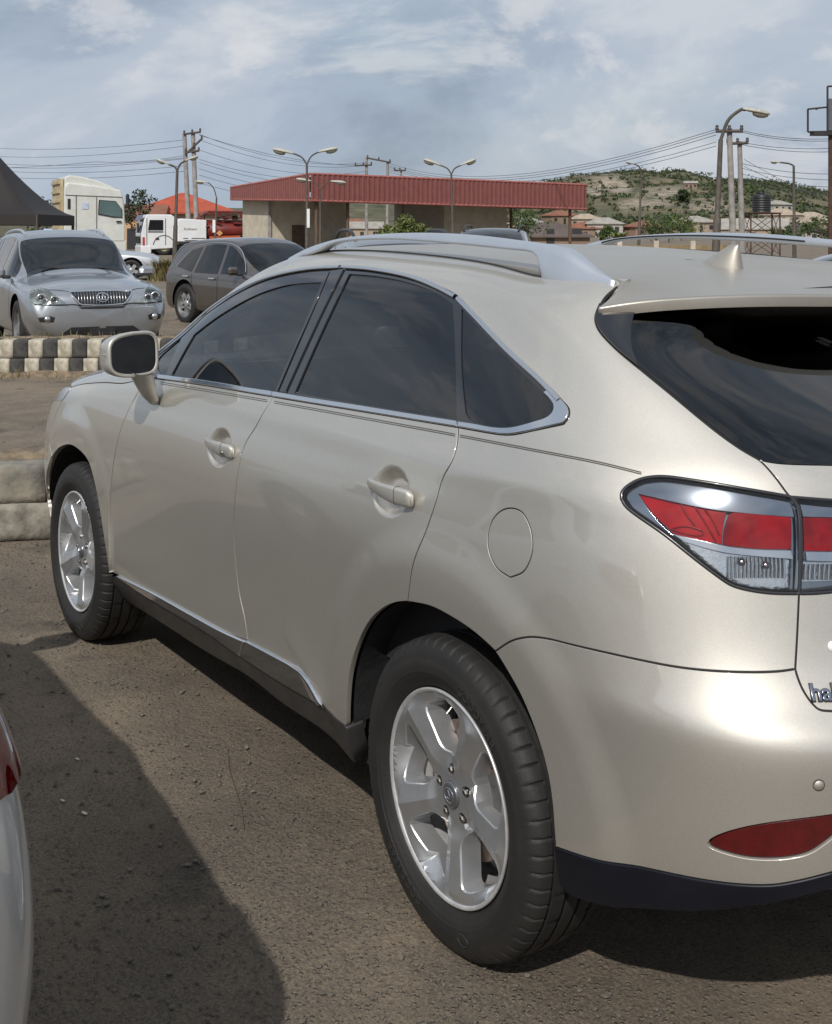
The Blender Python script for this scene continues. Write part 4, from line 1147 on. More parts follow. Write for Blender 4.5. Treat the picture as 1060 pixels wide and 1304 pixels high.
def build_wheel():
    rim = obj('wheel', rim_mesh())
    mb = MB()   # outer flange and inner barrel
    mb.lathe([(.236, -.0075), (.240, -.003), (.2445, -.002), (.2465, -.005), (.2455, -.010), (.2400, -.013), (.2330, -.022), (.2290, -.034), (.2240, -.060), (.2190, -.10), (.2170, -.16), (.232, -.185), (.246, -.195)], 96, axis='Y')
    mb.build('rim_barrel', M_barrel, rim)
    ty = obj('tyre', tyre_mesh(), rim, loc=(0, -.106 + .0, 0))
    me = arc_text('GOODYEAR', .283, R(106), .030, .0129, .0008); me.materials.clear(); me.materials.append(M_rubber2); obj('tyre_lettering', me, rim)
    me = arc_text('GOODYEAR', .283, R(286), .030, .0129, .0008); me.materials.clear(); me.materials.append(M_rubber2); obj('tyre_lettering', me, rim)
    mb = MB()   # oval maker's mark moulded low on the sidewall
    pts = [(.305 * math.cos(R(-108)) + .021 * math.cos(q) , .0127, .305 * math.sin(R(-108)) + .012 * math.sin(q)) for q in np.linspace(0, 2 * math.pi, 24)]
    mb.tube(pts, .0012, 5); mb.build('tyre_mark', M_rubber2, rim)
    mb = MB(); mb.lathe([(0, -.0165), (.016, -.0160), (.026, -.0175), (.0298, -.0200), (.0300, -.030)], 36, axis='Y'); cap = mb.build('centre_cap', M_cap, rim)
    mb = MB()
    mb.tube([(.0185 * math.cos(q), -.0156, .0165 * math.sin(q)) for q in np.linspace(0, 2 * math.pi, 30)], .0013, 6)
    mb.tube([(.003, -.0152, .0115), (-.0035, -.0150, .001), (-.008, -.0150, -.0075), (.010, -.0152, -.0078)], .0014, 6)
    mb.build('cap_emblem', M_chrome, rim)
    for k in range(5):
        b = R(84 + 72 * k); c = (.0572 * math.cos(b), 0, .0572 * math.sin(b))
        mb = MB(); mb.lathe([(0, -.022), (.006, -.0225), (.0085, -.025), (.0095, -.040), (.0118, -.046), (.0118, -.050)], 6, c, axis='Y', smooth=False); mb.build('lug_nut', M_nut, rim)
    mb = MB(); mb.lathe([(.05, -.075), (.160, -.075), (.161, -.078), (.161, -.100), (.05, -.100)], 48, axis='Y'); mb.lathe([(.0, -.055), (.07, -.057), (.075, -.078)], 32, axis='Y')
    mb.build('brake_disc', M_disc, rim)
    mb = MB()
    for a in np.linspace(R(150), R(215), 7): mb.box((.150 * math.cos(a), -.085, .150 * math.sin(a)), (.05, .06, .03), rot=Matrix.Rotation(-a, 3, 'Y'))
    mb.build('brake_caliper', M_caliper, rim)
    mb = MB(); mb.tube([(.2085 * math.cos(R(92)), -.022, .2085 * math.sin(R(92))), (.196 * math.cos(R(92)), -.008, .196 * math.sin(R(92)))], .0035, 8); mb.build('valve_stem', M_nut, rim)
    return rim
wheel = build_wheel(); wheel.parent = car; wheel.location = (0, .926, .3625); wheel.rotation_euler = (R(-.6), 0, 0)
for i, (x, y) in enumerate(((2.74, .932), (0, -.926), (2.74, -.932))):
    w = copy_tree(wheel, car); w.location = (x, y, .3625); w.rotation_euler = (0, R((20, 33, 47)[i]) if i else R(3), R(180) if y < 0 else 0)

# --- wheel housings, floor pan
def housing(P):
    for side in (1, -1):
        A = P * [1, side, 1]; n = len(A); V = []
        for y in (.0, .10, .24, .34): V += [(p[0], p[1] - side * (.013 + y), p[2] + (.012 if y else 0)) for p in A]
        F = [(a * n + i, a * n + i + 1, (a + 1) * n + i + 1, (a + 1) * n + i) for a in range(3) for i in range(n - 1)]
        F.append(tuple(3 * n + i for i in range(n)))
        obj('wheel_housing', mesh_np('wheel_housing', V, F, M_liner, True), car)
ra = chain(arch_a, arch_b, arch_c); housing(SH.raw(ra[:, 0], ra[:, 1]))
fa = np.vstack([f_arch, SFx((69, 581), (63.6, 596.5), (60.4, 615.9), (58.3, 639.5), (57.2, 665.3), (58, 692))]); housing(SF.raw(fa[:, 0], fa[:, 1]))
mb = MB()
mb.box((1.37, 0, .30), (1.80, 1.66, .12)); mb.box((-.50, 0, .52), (.40, 1.1, .14)); mb.box((3.3, 0, .36), (.5, 1.2, .2)); mb.box((0, 0, .42), (.95, 1.05, .16)); mb.box((2.74, 0, .42), (.95, 1.05, .2))
mb.box((3.2, 0, .7), (.6, 1.0, .4)); mb.box((-.5, 0, .75), (.25, 1.2, .5))
mb.build('floor_pan', M_liner, car)
mb = MB(); mb.tube([(-.45, .40, .40), (-.70, .40, .38)], .03, 12); mb.build('exhaust_pipe', M_nut, car)

# --- cabin: seats, dashboard, steering wheel
def seat(x, y, w=.5):
    mb = MB(); mb.box((x, y, .72), (.52, w, .18), bev=.06)
    mb.box((x - .30, y, 1.02), (.16, w * .95, .62), rot=Matrix.Rotation(R(-14), 3, 'Y'), bev=.05); s_ = mb.build('seat', M_seat, car)
    mb = MB(); mb.box((x - .40, y, 1.42), (.10, w * .55, .18), bev=.04); mb.build('headrest', M_seat, s_)
for y in (.38, -.38): seat(1.25, y)
for y in (.40, -.40, 0): seat(.35, y, .42)
mb = MB(); mb.box((2.0, 0, .98), (.40, 1.45, .26), bev=.08); mb.box((1.78, .38, 1.05), (.2, .4, .12), bev=.04); mb.build('dashboard', M_dash, car)
mb = MB(); c_ = np.array((1.66, .38, 1.03)); ax = np.array(Matrix.Rotation(R(25), 3, 'Y'))
mb.tube([c_ + ax @ np.array((0, .18 * math.cos(q), .18 * math.sin(q))) for q in np.linspace(0, 2 * math.pi, 32)], .014, 8); mb.tube([c_ + ax @ np.array((0, -.17, 0)), c_ + ax @ np.array((0, .17, 0))], .02, 8); mb.build('steering_wheel', M_dash, car)
for side in (1, -1):
    mb = MB(); mb.box((1.62, .80 * side, .80), (1.2, .06, .62), bev=.02); mb.box((.55, .80 * side, .85), (1.0, .06, .62), bev=.02); mb.build('door_card', M_dash, car)
mb = MB(); mb.box((-.30, 0, .88), (.55, 1.3, .04)); mb.build('parcel_cover', M_dash, car)

# --- door mirrors
def door_mirror(side):
    c = np.array([1.800, 1.022, 1.258]); yaw = R(12)
    nx = np.array([-math.cos(yaw), -math.sin(yaw), .055]); nx = nrm(nx); ry = nrm(np.cross(nx, [0, 0, 1.0])); rz = np.cross(ry, nx)      # ry points to the car
    if (ry[1] > 0): ry = -ry
    hw, hh = .103, .0805
    def ring(a, b, d, n=56, shift=(0, 0)):
        out = []
        for q in np.linspace(0, 2 * math.pi, n, endpoint=False):
            cc, ss = math.cos(q), math.sin(q)
            e = .42 if cc > 0 else .62
            y = np.sign(cc) * abs(cc) ** e; z = np.sign(ss) * abs(ss) ** .50
            y = y * (1.0 if cc > 0 else 1.0); z = z * (1 - .10 * max(0, -y)) + .03 * y
            out.append(c + ry * (a * y + shift[0]) + rz * (b * z + shift[1]) - nx * d)
        return out
    prof = [(hw - .014, hh - .013, -.002 + .004), (hw - .008, hh - .007, -.003), (hw - .002, hh - .0015, .001), (hw, hh, .008), (hw * .985, hh * .98, .030), (hw * .95, hh * .93, .055), (hw * .86, hh * .82, .082), (hw * .68, hh * .62, .102), (hw * .4, hh * .36, .113), (hw * .01, hh * .01, .116)]
    V = []; n = 56
    for a, b, d in prof: V += ring(a, b, d)
    F = [(i * n + j, i * n + (j + 1) % n, (i + 1) * n + (j + 1) % n, (i + 1) * n + j) for i in range(len(prof) - 1) for j in range(n)]
    V = np.array(V) * [1, side, 1]
    mb = MB(); mb.add(V, F, True); m_ = mb.build('door_mirror', M_paint, car)
    g = np.array(ring(hw - .013, hh - .012, .006)) * [1, side, 1]; mb = MB(); mb.add(np.vstack([g, [c * [1, side, 1] - nx * [1, side, 1] * .006]]), [(i, (i + 1) % n, n) for i in range(n)], False); mb.build('mirror_glass', M_mirror, m_)
    mb = MB(); b1 = np.array(ring(hw - .0125, hh - .0115, .0045)) * [1, side, 1]; mb.tube(list(b1) + [b1[0]], .0022, 6, False); mb.build('mirror_bezel', M_seal, m_)
    # turn-signal strip on the shell, stalk to the door
    st = [(c[0] + .030, .992, 1.200), (c[0] + .045, .975, 1.168), (c[0] + .055, .958, 1.135), (c[0] + .062, .942, 1.102), (c[0] + .064, .925, 1.082)]
    V = []; n2 = 20
    for i, p in enumerate(st):
        t = i / (len(st) - 1); a, b = np.interp(t, [0, .5, .85, 1], [.078, .060, .046, .022]), np.interp(t, [0, .5, 1], [.042, .034, .024])
        for q in np.linspace(0, 2 * math.pi, n2, endpoint=False): V.append((p[0] + a * math.cos(q), p[1] + b * math.sin(q), p[2] + .012 * math.cos(q)))
    V = np.array(V) * [1, side, 1]
    mb = MB(); mb.add(V, [(i * n2 + j, i * n2 + (j + 1) % n2, (i + 1) * n2 + (j + 1) % n2, (i + 1) * n2 + j) for i in range(len(st) - 1) for j in range(n2)] + [tuple(range(4 * n2, 5 * n2))], True)
    mb.build('mirror_stalk', M_paint, m_)
    L = c - ry * (hw * .96)
    mb = MB(); mb.tube([np.array([L[0] + .012, L[1] + .006, 1.262]) * [1, side, 1], np.array([L[0] + .05, L[1] + .004, 1.258]) * [1, side, 1]], .006, 8); mb.build('turn_signal', M_lamp_bowl, m_)
door_mirror(1); door_mirror(-1)
# ------------------------------------------------------------------ ground: worn asphalt with stones and dust
def asphalt_mat():
    m, n, l, b = new_mat('asphalt')
    tc = n.new('ShaderNodeTexCoord'); vec = tc.outputs['Object']
    def noise(s, d=8, r=.6, dist=0.0):
        t = n.new('ShaderNodeTexNoise'); t.inputs['Scale'].default_value = s; t.inputs['Detail'].default_value = d; t.inputs['Roughness'].default_value = r
        t.inputs['Distortion'].default_value = dist; l.new(vec, t.inputs['Vector']); return t.outputs['Fac']
    def ramp(f, stops):
        r = n.new('ShaderNodeValToRGB'); l.new(f, r.inputs[0]); e = r.color_ramp.elements
        while len(e) < len(stops): e.new(.5)
        for el, (p, c) in zip(e, stops): el.position = p; el.color = (*c, 1) if isinstance(c, tuple) else (c, c, c, 1)
        return r.outputs[0]
    def mix(f, a, c, mode='MIX'):
        x = n.new('ShaderNodeMix'); x.data_type = 'RGBA'; x.blend_type = mode
        for s_, v in (('Factor', f), (6, a), (7, c)):
            if isinstance(v, (int, float)): x.inputs[s_].default_value = v
            elif isinstance(v, tuple): x.inputs[s_].default_value = (*v, 1)
            else: l.new(v, x.inputs[s_])
        return x.outputs[2]
    base = ramp(noise(1.3, 9, .68, .3), [(.30, (.125, .104, .081)), (.52, (.190, .156, .118)), (.72, (.275, .219, .158))])
    grit = ramp(noise(110, 7, .8), [(.34, (.35, .35, .35)), (.5, (1, 1, 1)), (.66, (1.75, 1.7, 1.55))])
    c = mix(.85, base, grit, 'MULTIPLY')
    vo = n.new('ShaderNodeTexVoronoi'); vo.inputs['Scale'].default_value = 62; l.new(vec, vo.inputs['Vector'])
    stone = ramp(vo.outputs['Distance'], [(.16, 1.0), (.34, 0.0)])
    sel = ramp(vo.outputs['Color'], [(.48, 0.0), (.56, 1.0)])
    sm = n.new('ShaderNodeMath'); sm.operation = 'MULTIPLY'; l.new(stone, sm.inputs[0]); l.new(sel, sm.inputs[1])
    tint = mix(vo.outputs['Color'], (.07, .065, .06), (.25, .215, .175))
    c = mix(sm.outputs[0], c, tint)
    pit = ramp(noise(26, 5, .7), [(.27, (.28, .28, .28)), (.40, (1, 1, 1))])
    c = mix(.8, c, pit, 'MULTIPLY')
    dust = ramp(noise(.55, 6, .62, .6), [(.50, 0.0), (.74, .75)])
    c = mix(dust, c, (.290, .225, .160))
    oil = ramp(noise(2.4, 4, .5, .2), [(.61, 0.0), (.72, .6)])
    c = mix(oil, c, (.045, .040, .036))
    l.new(c, b.inputs['Base Color']); b.inputs['Roughness'].default_value = .88; b.inputs['Specular IOR Level'].default_value = .35
    h1 = n.new('ShaderNodeMath'); h1.operation = 'MULTIPLY_ADD'; l.new(sm.outputs[0], h1.inputs[0]); h1.inputs[1].default_value = .9
    l.new(noise(55, 7, .75), h1.inputs[2])
    h2 = n.new('ShaderNodeMath'); h2.operation = 'MULTIPLY_ADD'; l.new(noise(9, 5, .6), h2.inputs[0]); h2.inputs[1].default_value = 1.6; l.new(h1.outputs[0], h2.inputs[2])
    bp = n.new('ShaderNodeBump'); bp.inputs['Strength'].default_value = .9; bp.inputs['Distance'].default_value = .014
    l.new(h2.outputs[0], bp.inputs['Height']); l.new(bp.outputs[0], b.inputs['Normal'])
    return m
M_asphalt = asphalt_mat()
def gz(x, y): return 0.0
# one sheet: fine with gentle unevenness near the camera, coarse to the horizon
xs = np.concatenate([[-300, -120, -50, -20], np.arange(-8, 12, .25), [12, 16, 22, 30, 45, 70, 110, 180, 300, 600, 1200, 2600]])
ys = np.concatenate([[-2600, -1200, -500, -200, -110, -70, -45, -30, -20, -12], np.arange(-8, 12, .25), [12, 18, 30, 60, 120, 300, 900]])
from mathutils import noise as mnoise
V = []
for y in ys:
    for x in xs:
        near = max(0, 1 - max(abs(x - 1), abs(y)) / 9)
        V.append((x, y, near * .010 * (mnoise.noise(Vector((x * .7, y * .7, 3))))))
nx_ = len(xs)
F = [(j * nx_ + i, j * nx_ + i + 1, (j + 1) * nx_ + i + 1, (j + 1) * nx_ + i) for j in range(len(ys) - 1) for i in range(nx_ - 1)]
ground = obj('ground', mesh_np('ground', V, F, M_asphalt, True)); tag(ground, kind='structure')

# loose stones on the asphalt: too many to count, one object
M_gravel = mat('gravel_stone', (0.20, 0.175, 0.14), 0.85, var=.5, vscale=1.7, col2=(0.06, 0.055, 0.05))
ico = bmesh.new(); bmesh.ops.create_icosphere(ico, subdivisions=1, radius=1.0)
icoV = np.array([v.co[:] for v in ico.verts]); icoF = np.array([[v.index for v in f.verts] for f in ico.faces]); ico.free()
VV, FF = [], []
N = 9000
for i in range(N):
    if i < 7500:   # near field, spread over what the picture shows of the ground
        px_, py_ = nrs.uniform(-40, 1100), 690 + 640 * nrs.rand() ** .9
    else: px_, py_ = nrs.uniform(-40, 420), nrs.uniform(480, 760)
    p = GR(px_, py_)
    d = np.linalg.norm(p - CAM)
    if p[0] > -1.02 and p[0] < 3.7 and abs(p[1]) < .66: continue
    s_ = .0015 * math.exp(abs(nrs.normal(0, .62))) * (1.0 if d < 5 else 1.4); s_ = min(s_, .0085)
    A = icoV * nrs.uniform(.65, 1.25, icoV.shape) * [s_ * nrs.uniform(.8, 1.6), s_, s_ * nrs.uniform(.45, .8)]
    q = nrs.uniform(0, 6.28); Rm = np.array([[math.cos(q), -math.sin(q), 0], [math.sin(q), math.cos(q), 0], [0, 0, 1]])
    VV.append(A @ Rm.T + [p[0], p[1], .0015 + s_ * .2 + .004]); FF.append(icoF + len(icoV) * (len(VV) - 1))
st_ = obj('gravel', mesh_np('gravel', np.concatenate(VV), np.concatenate(FF), M_gravel)); tag(st_, kind='stuff')
# a dry stalk lying between the cars
mb = MB(); mb.tube([GR(x, y, .006) for x, y in spl([(290, 952), (292, 978), (300, 1005), (308, 1032), (311, 1056)], 4)], .0009, 5)
tag(mb.build('dry_stalk', mat('dry_straw', (.12, .095, .065), .8)), 'thin dry grass stalk lying on the asphalt left of the champagne SUV', 'straw')
# a few litter flakes
M_litter = mat('litter_paper', (.55, .50, .42), .8, var=.2)
for k, (x, y, s_) in enumerate(((99, 967, .009), (108, 1036, .011), (80, 1020, .009))):
    p = GR(x, y, .004); mb = MB(); pl = [(math.cos(q) * s_ * (1 + .3 * math.sin(3 * q + k)), .55 * s_ * math.sin(q)) for q in np.linspace(0, 6.28, 9)[:-1]]
    mb.prism(pl, p, (1, .3, .05), (-.3, 1, .1), (0, 0, 1), .0025)
    tag(mb.build('litter_scrap', M_litter), ('pale yellowish flake of litter near the silver car, farthest of the scraps', 'long pale scrap of litter in the car shadow, right one', 'small pale scrap of litter in the car shadow, left one')[k], 'litter', 'litter scraps on the asphalt')

# ------------------------------------------------------------------ kerbs: painted concrete blocks in two courses
def kerb_paint(name, col, lo):
    m = mat(name, col, .9, var=.3, vscale=7, col2=lo, bump=.5, bscale=40, detail=9)
    return m
M_kw = kerb_paint('kerb_white', (.62, .57, .46), (.24, .21, .16)); M_kb = kerb_paint('kerb_black', (.020, .021, .023), (.085, .08, .07)); M_kg = kerb_paint('kerb_grey', (.36, .33, .27), (.10, .09, .075))
M_soil = mat('kerb_soil', (.20, .15, .10), .95, var=.4, vscale=12, bump=.8, bscale=30)
def rough_block(mb, d, seed, amp):
    nx, ny, nz = max(3, int(d[0] / .05)), max(3, int(d[1] / .05)), max(3, int(d[2] / .04)); bm = bmesh.new()
    bmesh.ops.create_cube(bm, size=1.0); bmesh.ops.subdivide_edges(bm, edges=bm.edges[:], cuts=4, use_grid_fill=True)
    h = np.array(d) / 2; rr = min(.004 + amp * .8, h.min() * .6); V = []
    for v in bm.verts:
        p = np.array(v.co[:]) * d; c = np.clip(p, -h + rr, h - rr); q = p - c; L = np.linalg.norm(q)
        if L > 1e-6: p = c + q / L * min(L, rr)
        k = mnoise.noise(Vector((p[0] * 9 + seed, p[1] * 9, p[2] * 9))) * .7 + mnoise.noise(Vector((p[0] * 28, p[1] * 28 + seed, p[2] * 28))) * .5
        V.append(p + (q / L if L > 1e-6 else 0) * k * amp)
    bm.verts.index_update(); mb.add(V, [[v.index for v in f.verts] for f in bm.faces], True); bm.free()
def kerb(name, label, p0, p1, n, courses, thick, pattern, mats, jit=.006, gap=.003, rough=.003):
    p0, p1 = np.array(p0, float), np.array(p1, float); d = p1 - p0; L = np.linalg.norm(d[:2]); u = d / L; w = np.array([-u[1], u[0], 0]); 
    if (w * FW).sum() < 0: w = -w
    root = empty(name, label, 'kerb', p0)
    ang = math.atan2(u[1], u[0]); z = 0.0; r_ = random.Random(hash(label) % 1000)
    for c_, h in enumerate(courses):
        s_ = L / n; offs = pattern[c_][1]
        for k in range(-1 if offs else 0, n):
            a = (k + offs) * s_; mb = MB(); j = r_.uniform(-jit, jit)
            wd = s_ - gap
            rough_block(mb, (wd, thick, h - .001), r_.uniform(0, 50), rough)
            c = u * (a + s_ / 2) + w * (thick / 2 + j + (.02 if c_ else 0)) + np.array([0, 0, z + h / 2])
            o = mb.build('kerb_block', mats[pattern[c_][0][k % len(pattern[c_][0])]], root, loc=c, rot=(r_.uniform(-.015, .015), r_.uniform(-.012, .012), ang + r_.uniform(-.012, .012)))
        z += h
    return root
def zy(py, d): return CAM[2] - (py - PY0) * d / FPX
d2 = 15.0
K0, K1 = GR(-120, 479), GR(330, 477)
kerb('kerb_wall', 'striped kerb of black and white painted blocks in two courses in front of the silver SUV', K0, K1, 24, (.20, .215), .30,
     (([0, 1], 0.0), ([0, 1], 0.22)), [M_kw, M_kb])
K2, K3 = GR(-260, 702), GR(160, 683)
kerb('kerb_wall', 'near faded grey kerb wall beside the front wheel of the champagne SUV', K2, K3, 4, (.20, .20), .26, (([0, 1, 0], .3), ([0, 0, 1], 0.0)), [M_kg, kerb_paint('kerb_faded', (.12, .115, .10), (.30, .27, .21))], rough=.005)
# earth heaped behind the near kerb, soil and weeds on the far one
u_ = nrm(K3 - K2); w_ = np.array([-u_[1], u_[0], 0]); w_ = w_ if (w_ * FW).sum() > 0 else -w_
def mound(name, p0, p1, w, prof, m, seed, n=80):
    V = []; k = len(prof)
    for i in range(n):
        c = p0 + (p1 - p0) * i / (n - 1)
        for j, (a, z) in enumerate(prof):
            e = mnoise.noise(Vector((i * .21 + seed, j * .7, 1))) * .03
            V.append(c + w * (a + e) + np.array([0, 0, max(z + (e if 0 < j < k - 1 else 0), -.01)]))
    F = [(i * k + j, i * k + j + 1, (i + 1) * k + j + 1, (i + 1) * k + j) for i in range(n - 1) for j in range(k - 1)]
    o = obj(name, mesh_np(name, V, F, m, True)); tag(o, kind='stuff'); return o
mound('kerb_soil', K2, K3, w_, [(.24, .30), (.28, .405), (.40, .43), (.55, .40), (.75, .20), (1.0, -.01)], M_soil, 3)
u2 = nrm(K1 - K0); w2 = np.array([-u2[1], u2[0], 0]); w2 = w2 if (w2 * FW).sum() > 0 else -w2
mound('kerb_soil', K0, K1, w2, [(.28, .30), (.31, .415), (.42, .425), (.55, .40), (.9, .15), (1.3, -.01)], M_soil, 8)
mound('kerb_soil', K0, K1, -w2, [(-.02, .05), (.02, .045), (.10, .02), (.22, -.01)], M_soil, 12)
# ------------------------------------------------------------------ the other cars
def sec(x, w, zl, zb, zt, wt, k=1.0):
    e = lambda t: (w - .035 + (wt - w + .035) * t, zb + (zt - .10 - zb) * t)
    pts = [(w - .12, zl), (w - .03, zl + .06), (w, zl + .22), (w + .004, zl + (zb - zl) * .5), (w, zb - .17), (w - .012, zb - .06), (w - .035, zb)]
    pts += [e(.36), e(.70), (wt, zt - .10), (wt - .07, zt - .045), (wt * .5, zt - .010), (0, zt)]
    return [(x, y, z) for y, z in pts]
def hood(x, w, zl, zb, zt, rd=0.0):
    pts = [(w - .14, zl), (w - .075, zl + .06), (w - .025, zl + .2), (w - .002, zl + (zb - zl) * .5), (w - rd * .35, zb - .17), (w - .015 - rd * .8, zb - .07), (w - .05 - rd * 1.3, zb)]
    for t in (.20, .36, .52, .68, .85, 1.0): pts.append(((w - .05 - rd * 1.3) * (1 - t), zb + (zt - zb) * (1 - (1 - t) ** 2)))
    return [(x, y, z) for y, z in pts]
def cap(x, w, z0, z1, e=.36):
    pts = []
    zc = (z0 + z1) / 2
    for t in np.linspace(-math.pi / 2, math.pi / 2, 13): pts.append((x, w * max(0, math.cos(t)) ** e, zc + (z1 - z0) / 2 * math.sin(t)))
    pts[0] = (x, 0, z0); pts[-1] = (x, 0, z1)
    return pts
def suv_stations(L=1.0, W=.92, H=1.0, sedan=False):
    """from the tail (u=0) to the nose"""
    if sedan:
        S = [cap(-1.025, .002, .62, .63), cap(-1.02, .30, .40, .88), cap(-1.0, .62, .32, .96), hood(-.93, W - .10, .26, .955, 1.0, .06), hood(-.70, W - .03, .24, .965, 1.02, .06), hood(-.35, W, .22, .97, 1.04, .05),
             sec(.10, W, .2, .96, 1.26, .70), sec(.55, W, .2, .94, 1.43, .58), sec(1.1, W, .2, .92, 1.46, .57), sec(1.6, W, .2, .91, 1.40, .58), hood(2.25, W, .2, .92, 1.03),
             hood(2.75, W, .2, .88, .96), hood(3.2, W - .04, .22, .80, .87), hood(3.45, W - .14, .25, .72, .78), cap(3.58, .60, .30, .70), cap(3.62, .28, .38, .62), cap(3.625, .002, .50, .51)]
    else:
        S = [cap(-.905, .002, .70, .71), cap(-.90, .34, .42, 1.0), cap(-.88, .66, .34, 1.10), sec(-.80, W - .07, .30, 1.02, 1.36, .66), sec(-.50, W - .01, .26, 1.0, 1.60, .66), sec(.1, W, .24, .985, 1.665, .66),
             sec(.7, W, .23, .97, 1.68, .66), sec(1.3, W, .23, .96, 1.655, .65), sec(1.78, W, .23, .95, 1.42, .70), hood(2.30, W, .23, .955, 1.10), hood(2.75, W, .24, .92, 1.05),
             hood(3.2, W - .02, .25, .86, .985), hood(3.47, W - .06, .25, .79, .925), cap(3.62, .79, .24, .85), cap(3.685, .55, .32, .76), cap(3.70, .22, .42, .62), cap(3.705, .002, .52, .53)]
    S = [[(x * L, y, z * H) for x, y, z in s_] for s_ in S]
    return np.array(S).transpose(1, 0, 2)
def side_f(P): return np.stack([P[..., 0], P[..., 2]], -1)
def front_f(P): return np.stack([P[..., 1], P[..., 2]], -1)
def alloy_simple(R_, wdt, spokes, mrim, split=False):
    mb = MB(); h = wdt / 2
    mb.lathe([(R_ * .66, -h), (R_ * .95, -h), (R_, -h * .75), (R_, h * .75), (R_ * .95, h), (R_ * .70, h), (R_ * .67, h * .8)], 40, axis='Y'); t = mb.build('wheel', M_rubber)
    mb = MB(); mb.lathe([(R_ * .69, h * .95), (R_ * .64, h * .85), (R_ * .62, -h * .6), (0, -h * .6)], 40, axis='Y')
    mb2 = MB()
    for k in range(spokes):
        a0 = 2 * math.pi * k / spokes
        for da in ((-.16, .16) if split else (0,)):
            a = a0 + da; w0, w1 = (.035, .024) if split else (.055, .062)
            d = np.array([math.cos(a), 0, math.sin(a)]); n_ = np.array([-math.sin(a), 0, math.cos(a)]); yv = np.array([0, 1, 0])
            pts = [d * R_ * .10 - n_ * w0, d * R_ * .66 - n_ * w1, d * R_ * .66 + n_ * w1, d * R_ * .10 + n_ * w0]
            V = [p + yv * (h * .62) for p in pts] + [p + yv * (h * .62 - .05) for p in pts]
            mb2.add(V, [(0, 1, 2, 3), (0, 4, 5, 1), (1, 5, 6, 2), (2, 6, 7, 3), (3, 7, 4, 0)])
    mb2.lathe([(0, h * .70), (.05, h * .70), (.075, h * .62), (.075, h * .3)], 20, axis='Y')
    mb.build('rim_barrel', M_caliper, t); mb2.build('rim', mrim, t)
    return t
def other_car(name, label, loc, heading, mpaint, st, wheelbase=2.715, wr=.36, sedan=False, group=None, windows=True, glass=None, front=None, detail=True, spokes=5, split=False, cat='car', half=.80):
    root = empty(name, label, cat, loc, heading, group)
    sh = Shell(st, relax=.6); sh.sign = 1.0
    C1, R1 = sh.C - 1, sh.R - 1
    def arch(cx):
        q = np.linspace(R(-8), R(188), 22); P = np.stack([cx + (wr + .065) * np.cos(q), wr + .02 + (wr + .065) * np.sin(q)], -1)
        return sh.invert(P, side_f, ur=(2.0, C1 - 3.5), vr=(0, 6), face=False)
    a_r, a_f = arch(0.0), arch(wheelbase)
    lo = .06
    bl = [np.array([[0.02, .004], [1.6, .004], [2.4, lo], [a_r[-1][0], lo]]), rev(a_r), np.array([[a_r[0][0], lo], [a_f[-1][0], lo]]), rev(a_f), np.array([[a_f[0][0], lo], [C1 - 3.2, lo], [C1 - 2.6, .004], [C1 - .02, .004]]),
          np.array([[C1 - .02, .004], [C1 - .02, R1]]), np.array([[u, R1] for u in np.linspace(C1 - .02, .02, 50)]), np.array([[.02, R1], [.02, .004]])]
    panel('body', sh, chain(*bl), mpaint, root, sym=True, ku=.36, kv=.12, sp=.045, es=.04, gap=.0, flange=0)
    gm = glass or M_glass
    def patch(nm, loop, m, par=root, off=.004, mirror=True, fl=.006, sp=.04, es=.03, sym=False):
        return panel(nm, sh, loop, m, par, mirror=mirror, sym=sym, ku=.36, kv=.12, sp=sp, es=es, gap=0, flange=fl, off=off)
    Z = lambda *p, **k: sh.invert(np.array(spl(p, 4) if len(p) > 2 else p, float), side_f, ur=(1.0, C1 - 2), vr=(5.0, 9.6), face=False)
    info = dict(root=root, sh=sh, patch=patch, Z=Z, C1=C1, R1=R1)
    # wheels
    w = alloy_simple(wr, .23, spokes, M_alloy, split); w.parent = root; w.location = (0, .81, wr)
    for x, y in ((wheelbase, .81), (0, -.81), (wheelbase, -.81)):
        c = copy_tree(w, root); c.location = (x, y, wr); c.rotation_euler = (0, R(17), R(180) if y < 0 else 0)
    for cx in (0, wheelbase):
        for s_ in (1, -1):
            mb = MB(); q = np.linspace(R(-10), R(190), 20); ys = (.88, .55)
            V = [(cx + (wr + .068) * math.cos(a), y * s_, wr + .02 + (wr + .068) * math.sin(a)) for y in ys for a in q]
            mb.add(V, [(i, i + 1, 21 + i, 20 + i) for i in range(19)] + [tuple(range(20, 40))], True); mb.build('wheel_housing', M_liner, root)
    mb = MB(); mb.box((wheelbase / 2, 0, .29), (wheelbase + 1.2, 1.5, .12)); mb.build('floor_pan', M_liner, root)
    return info
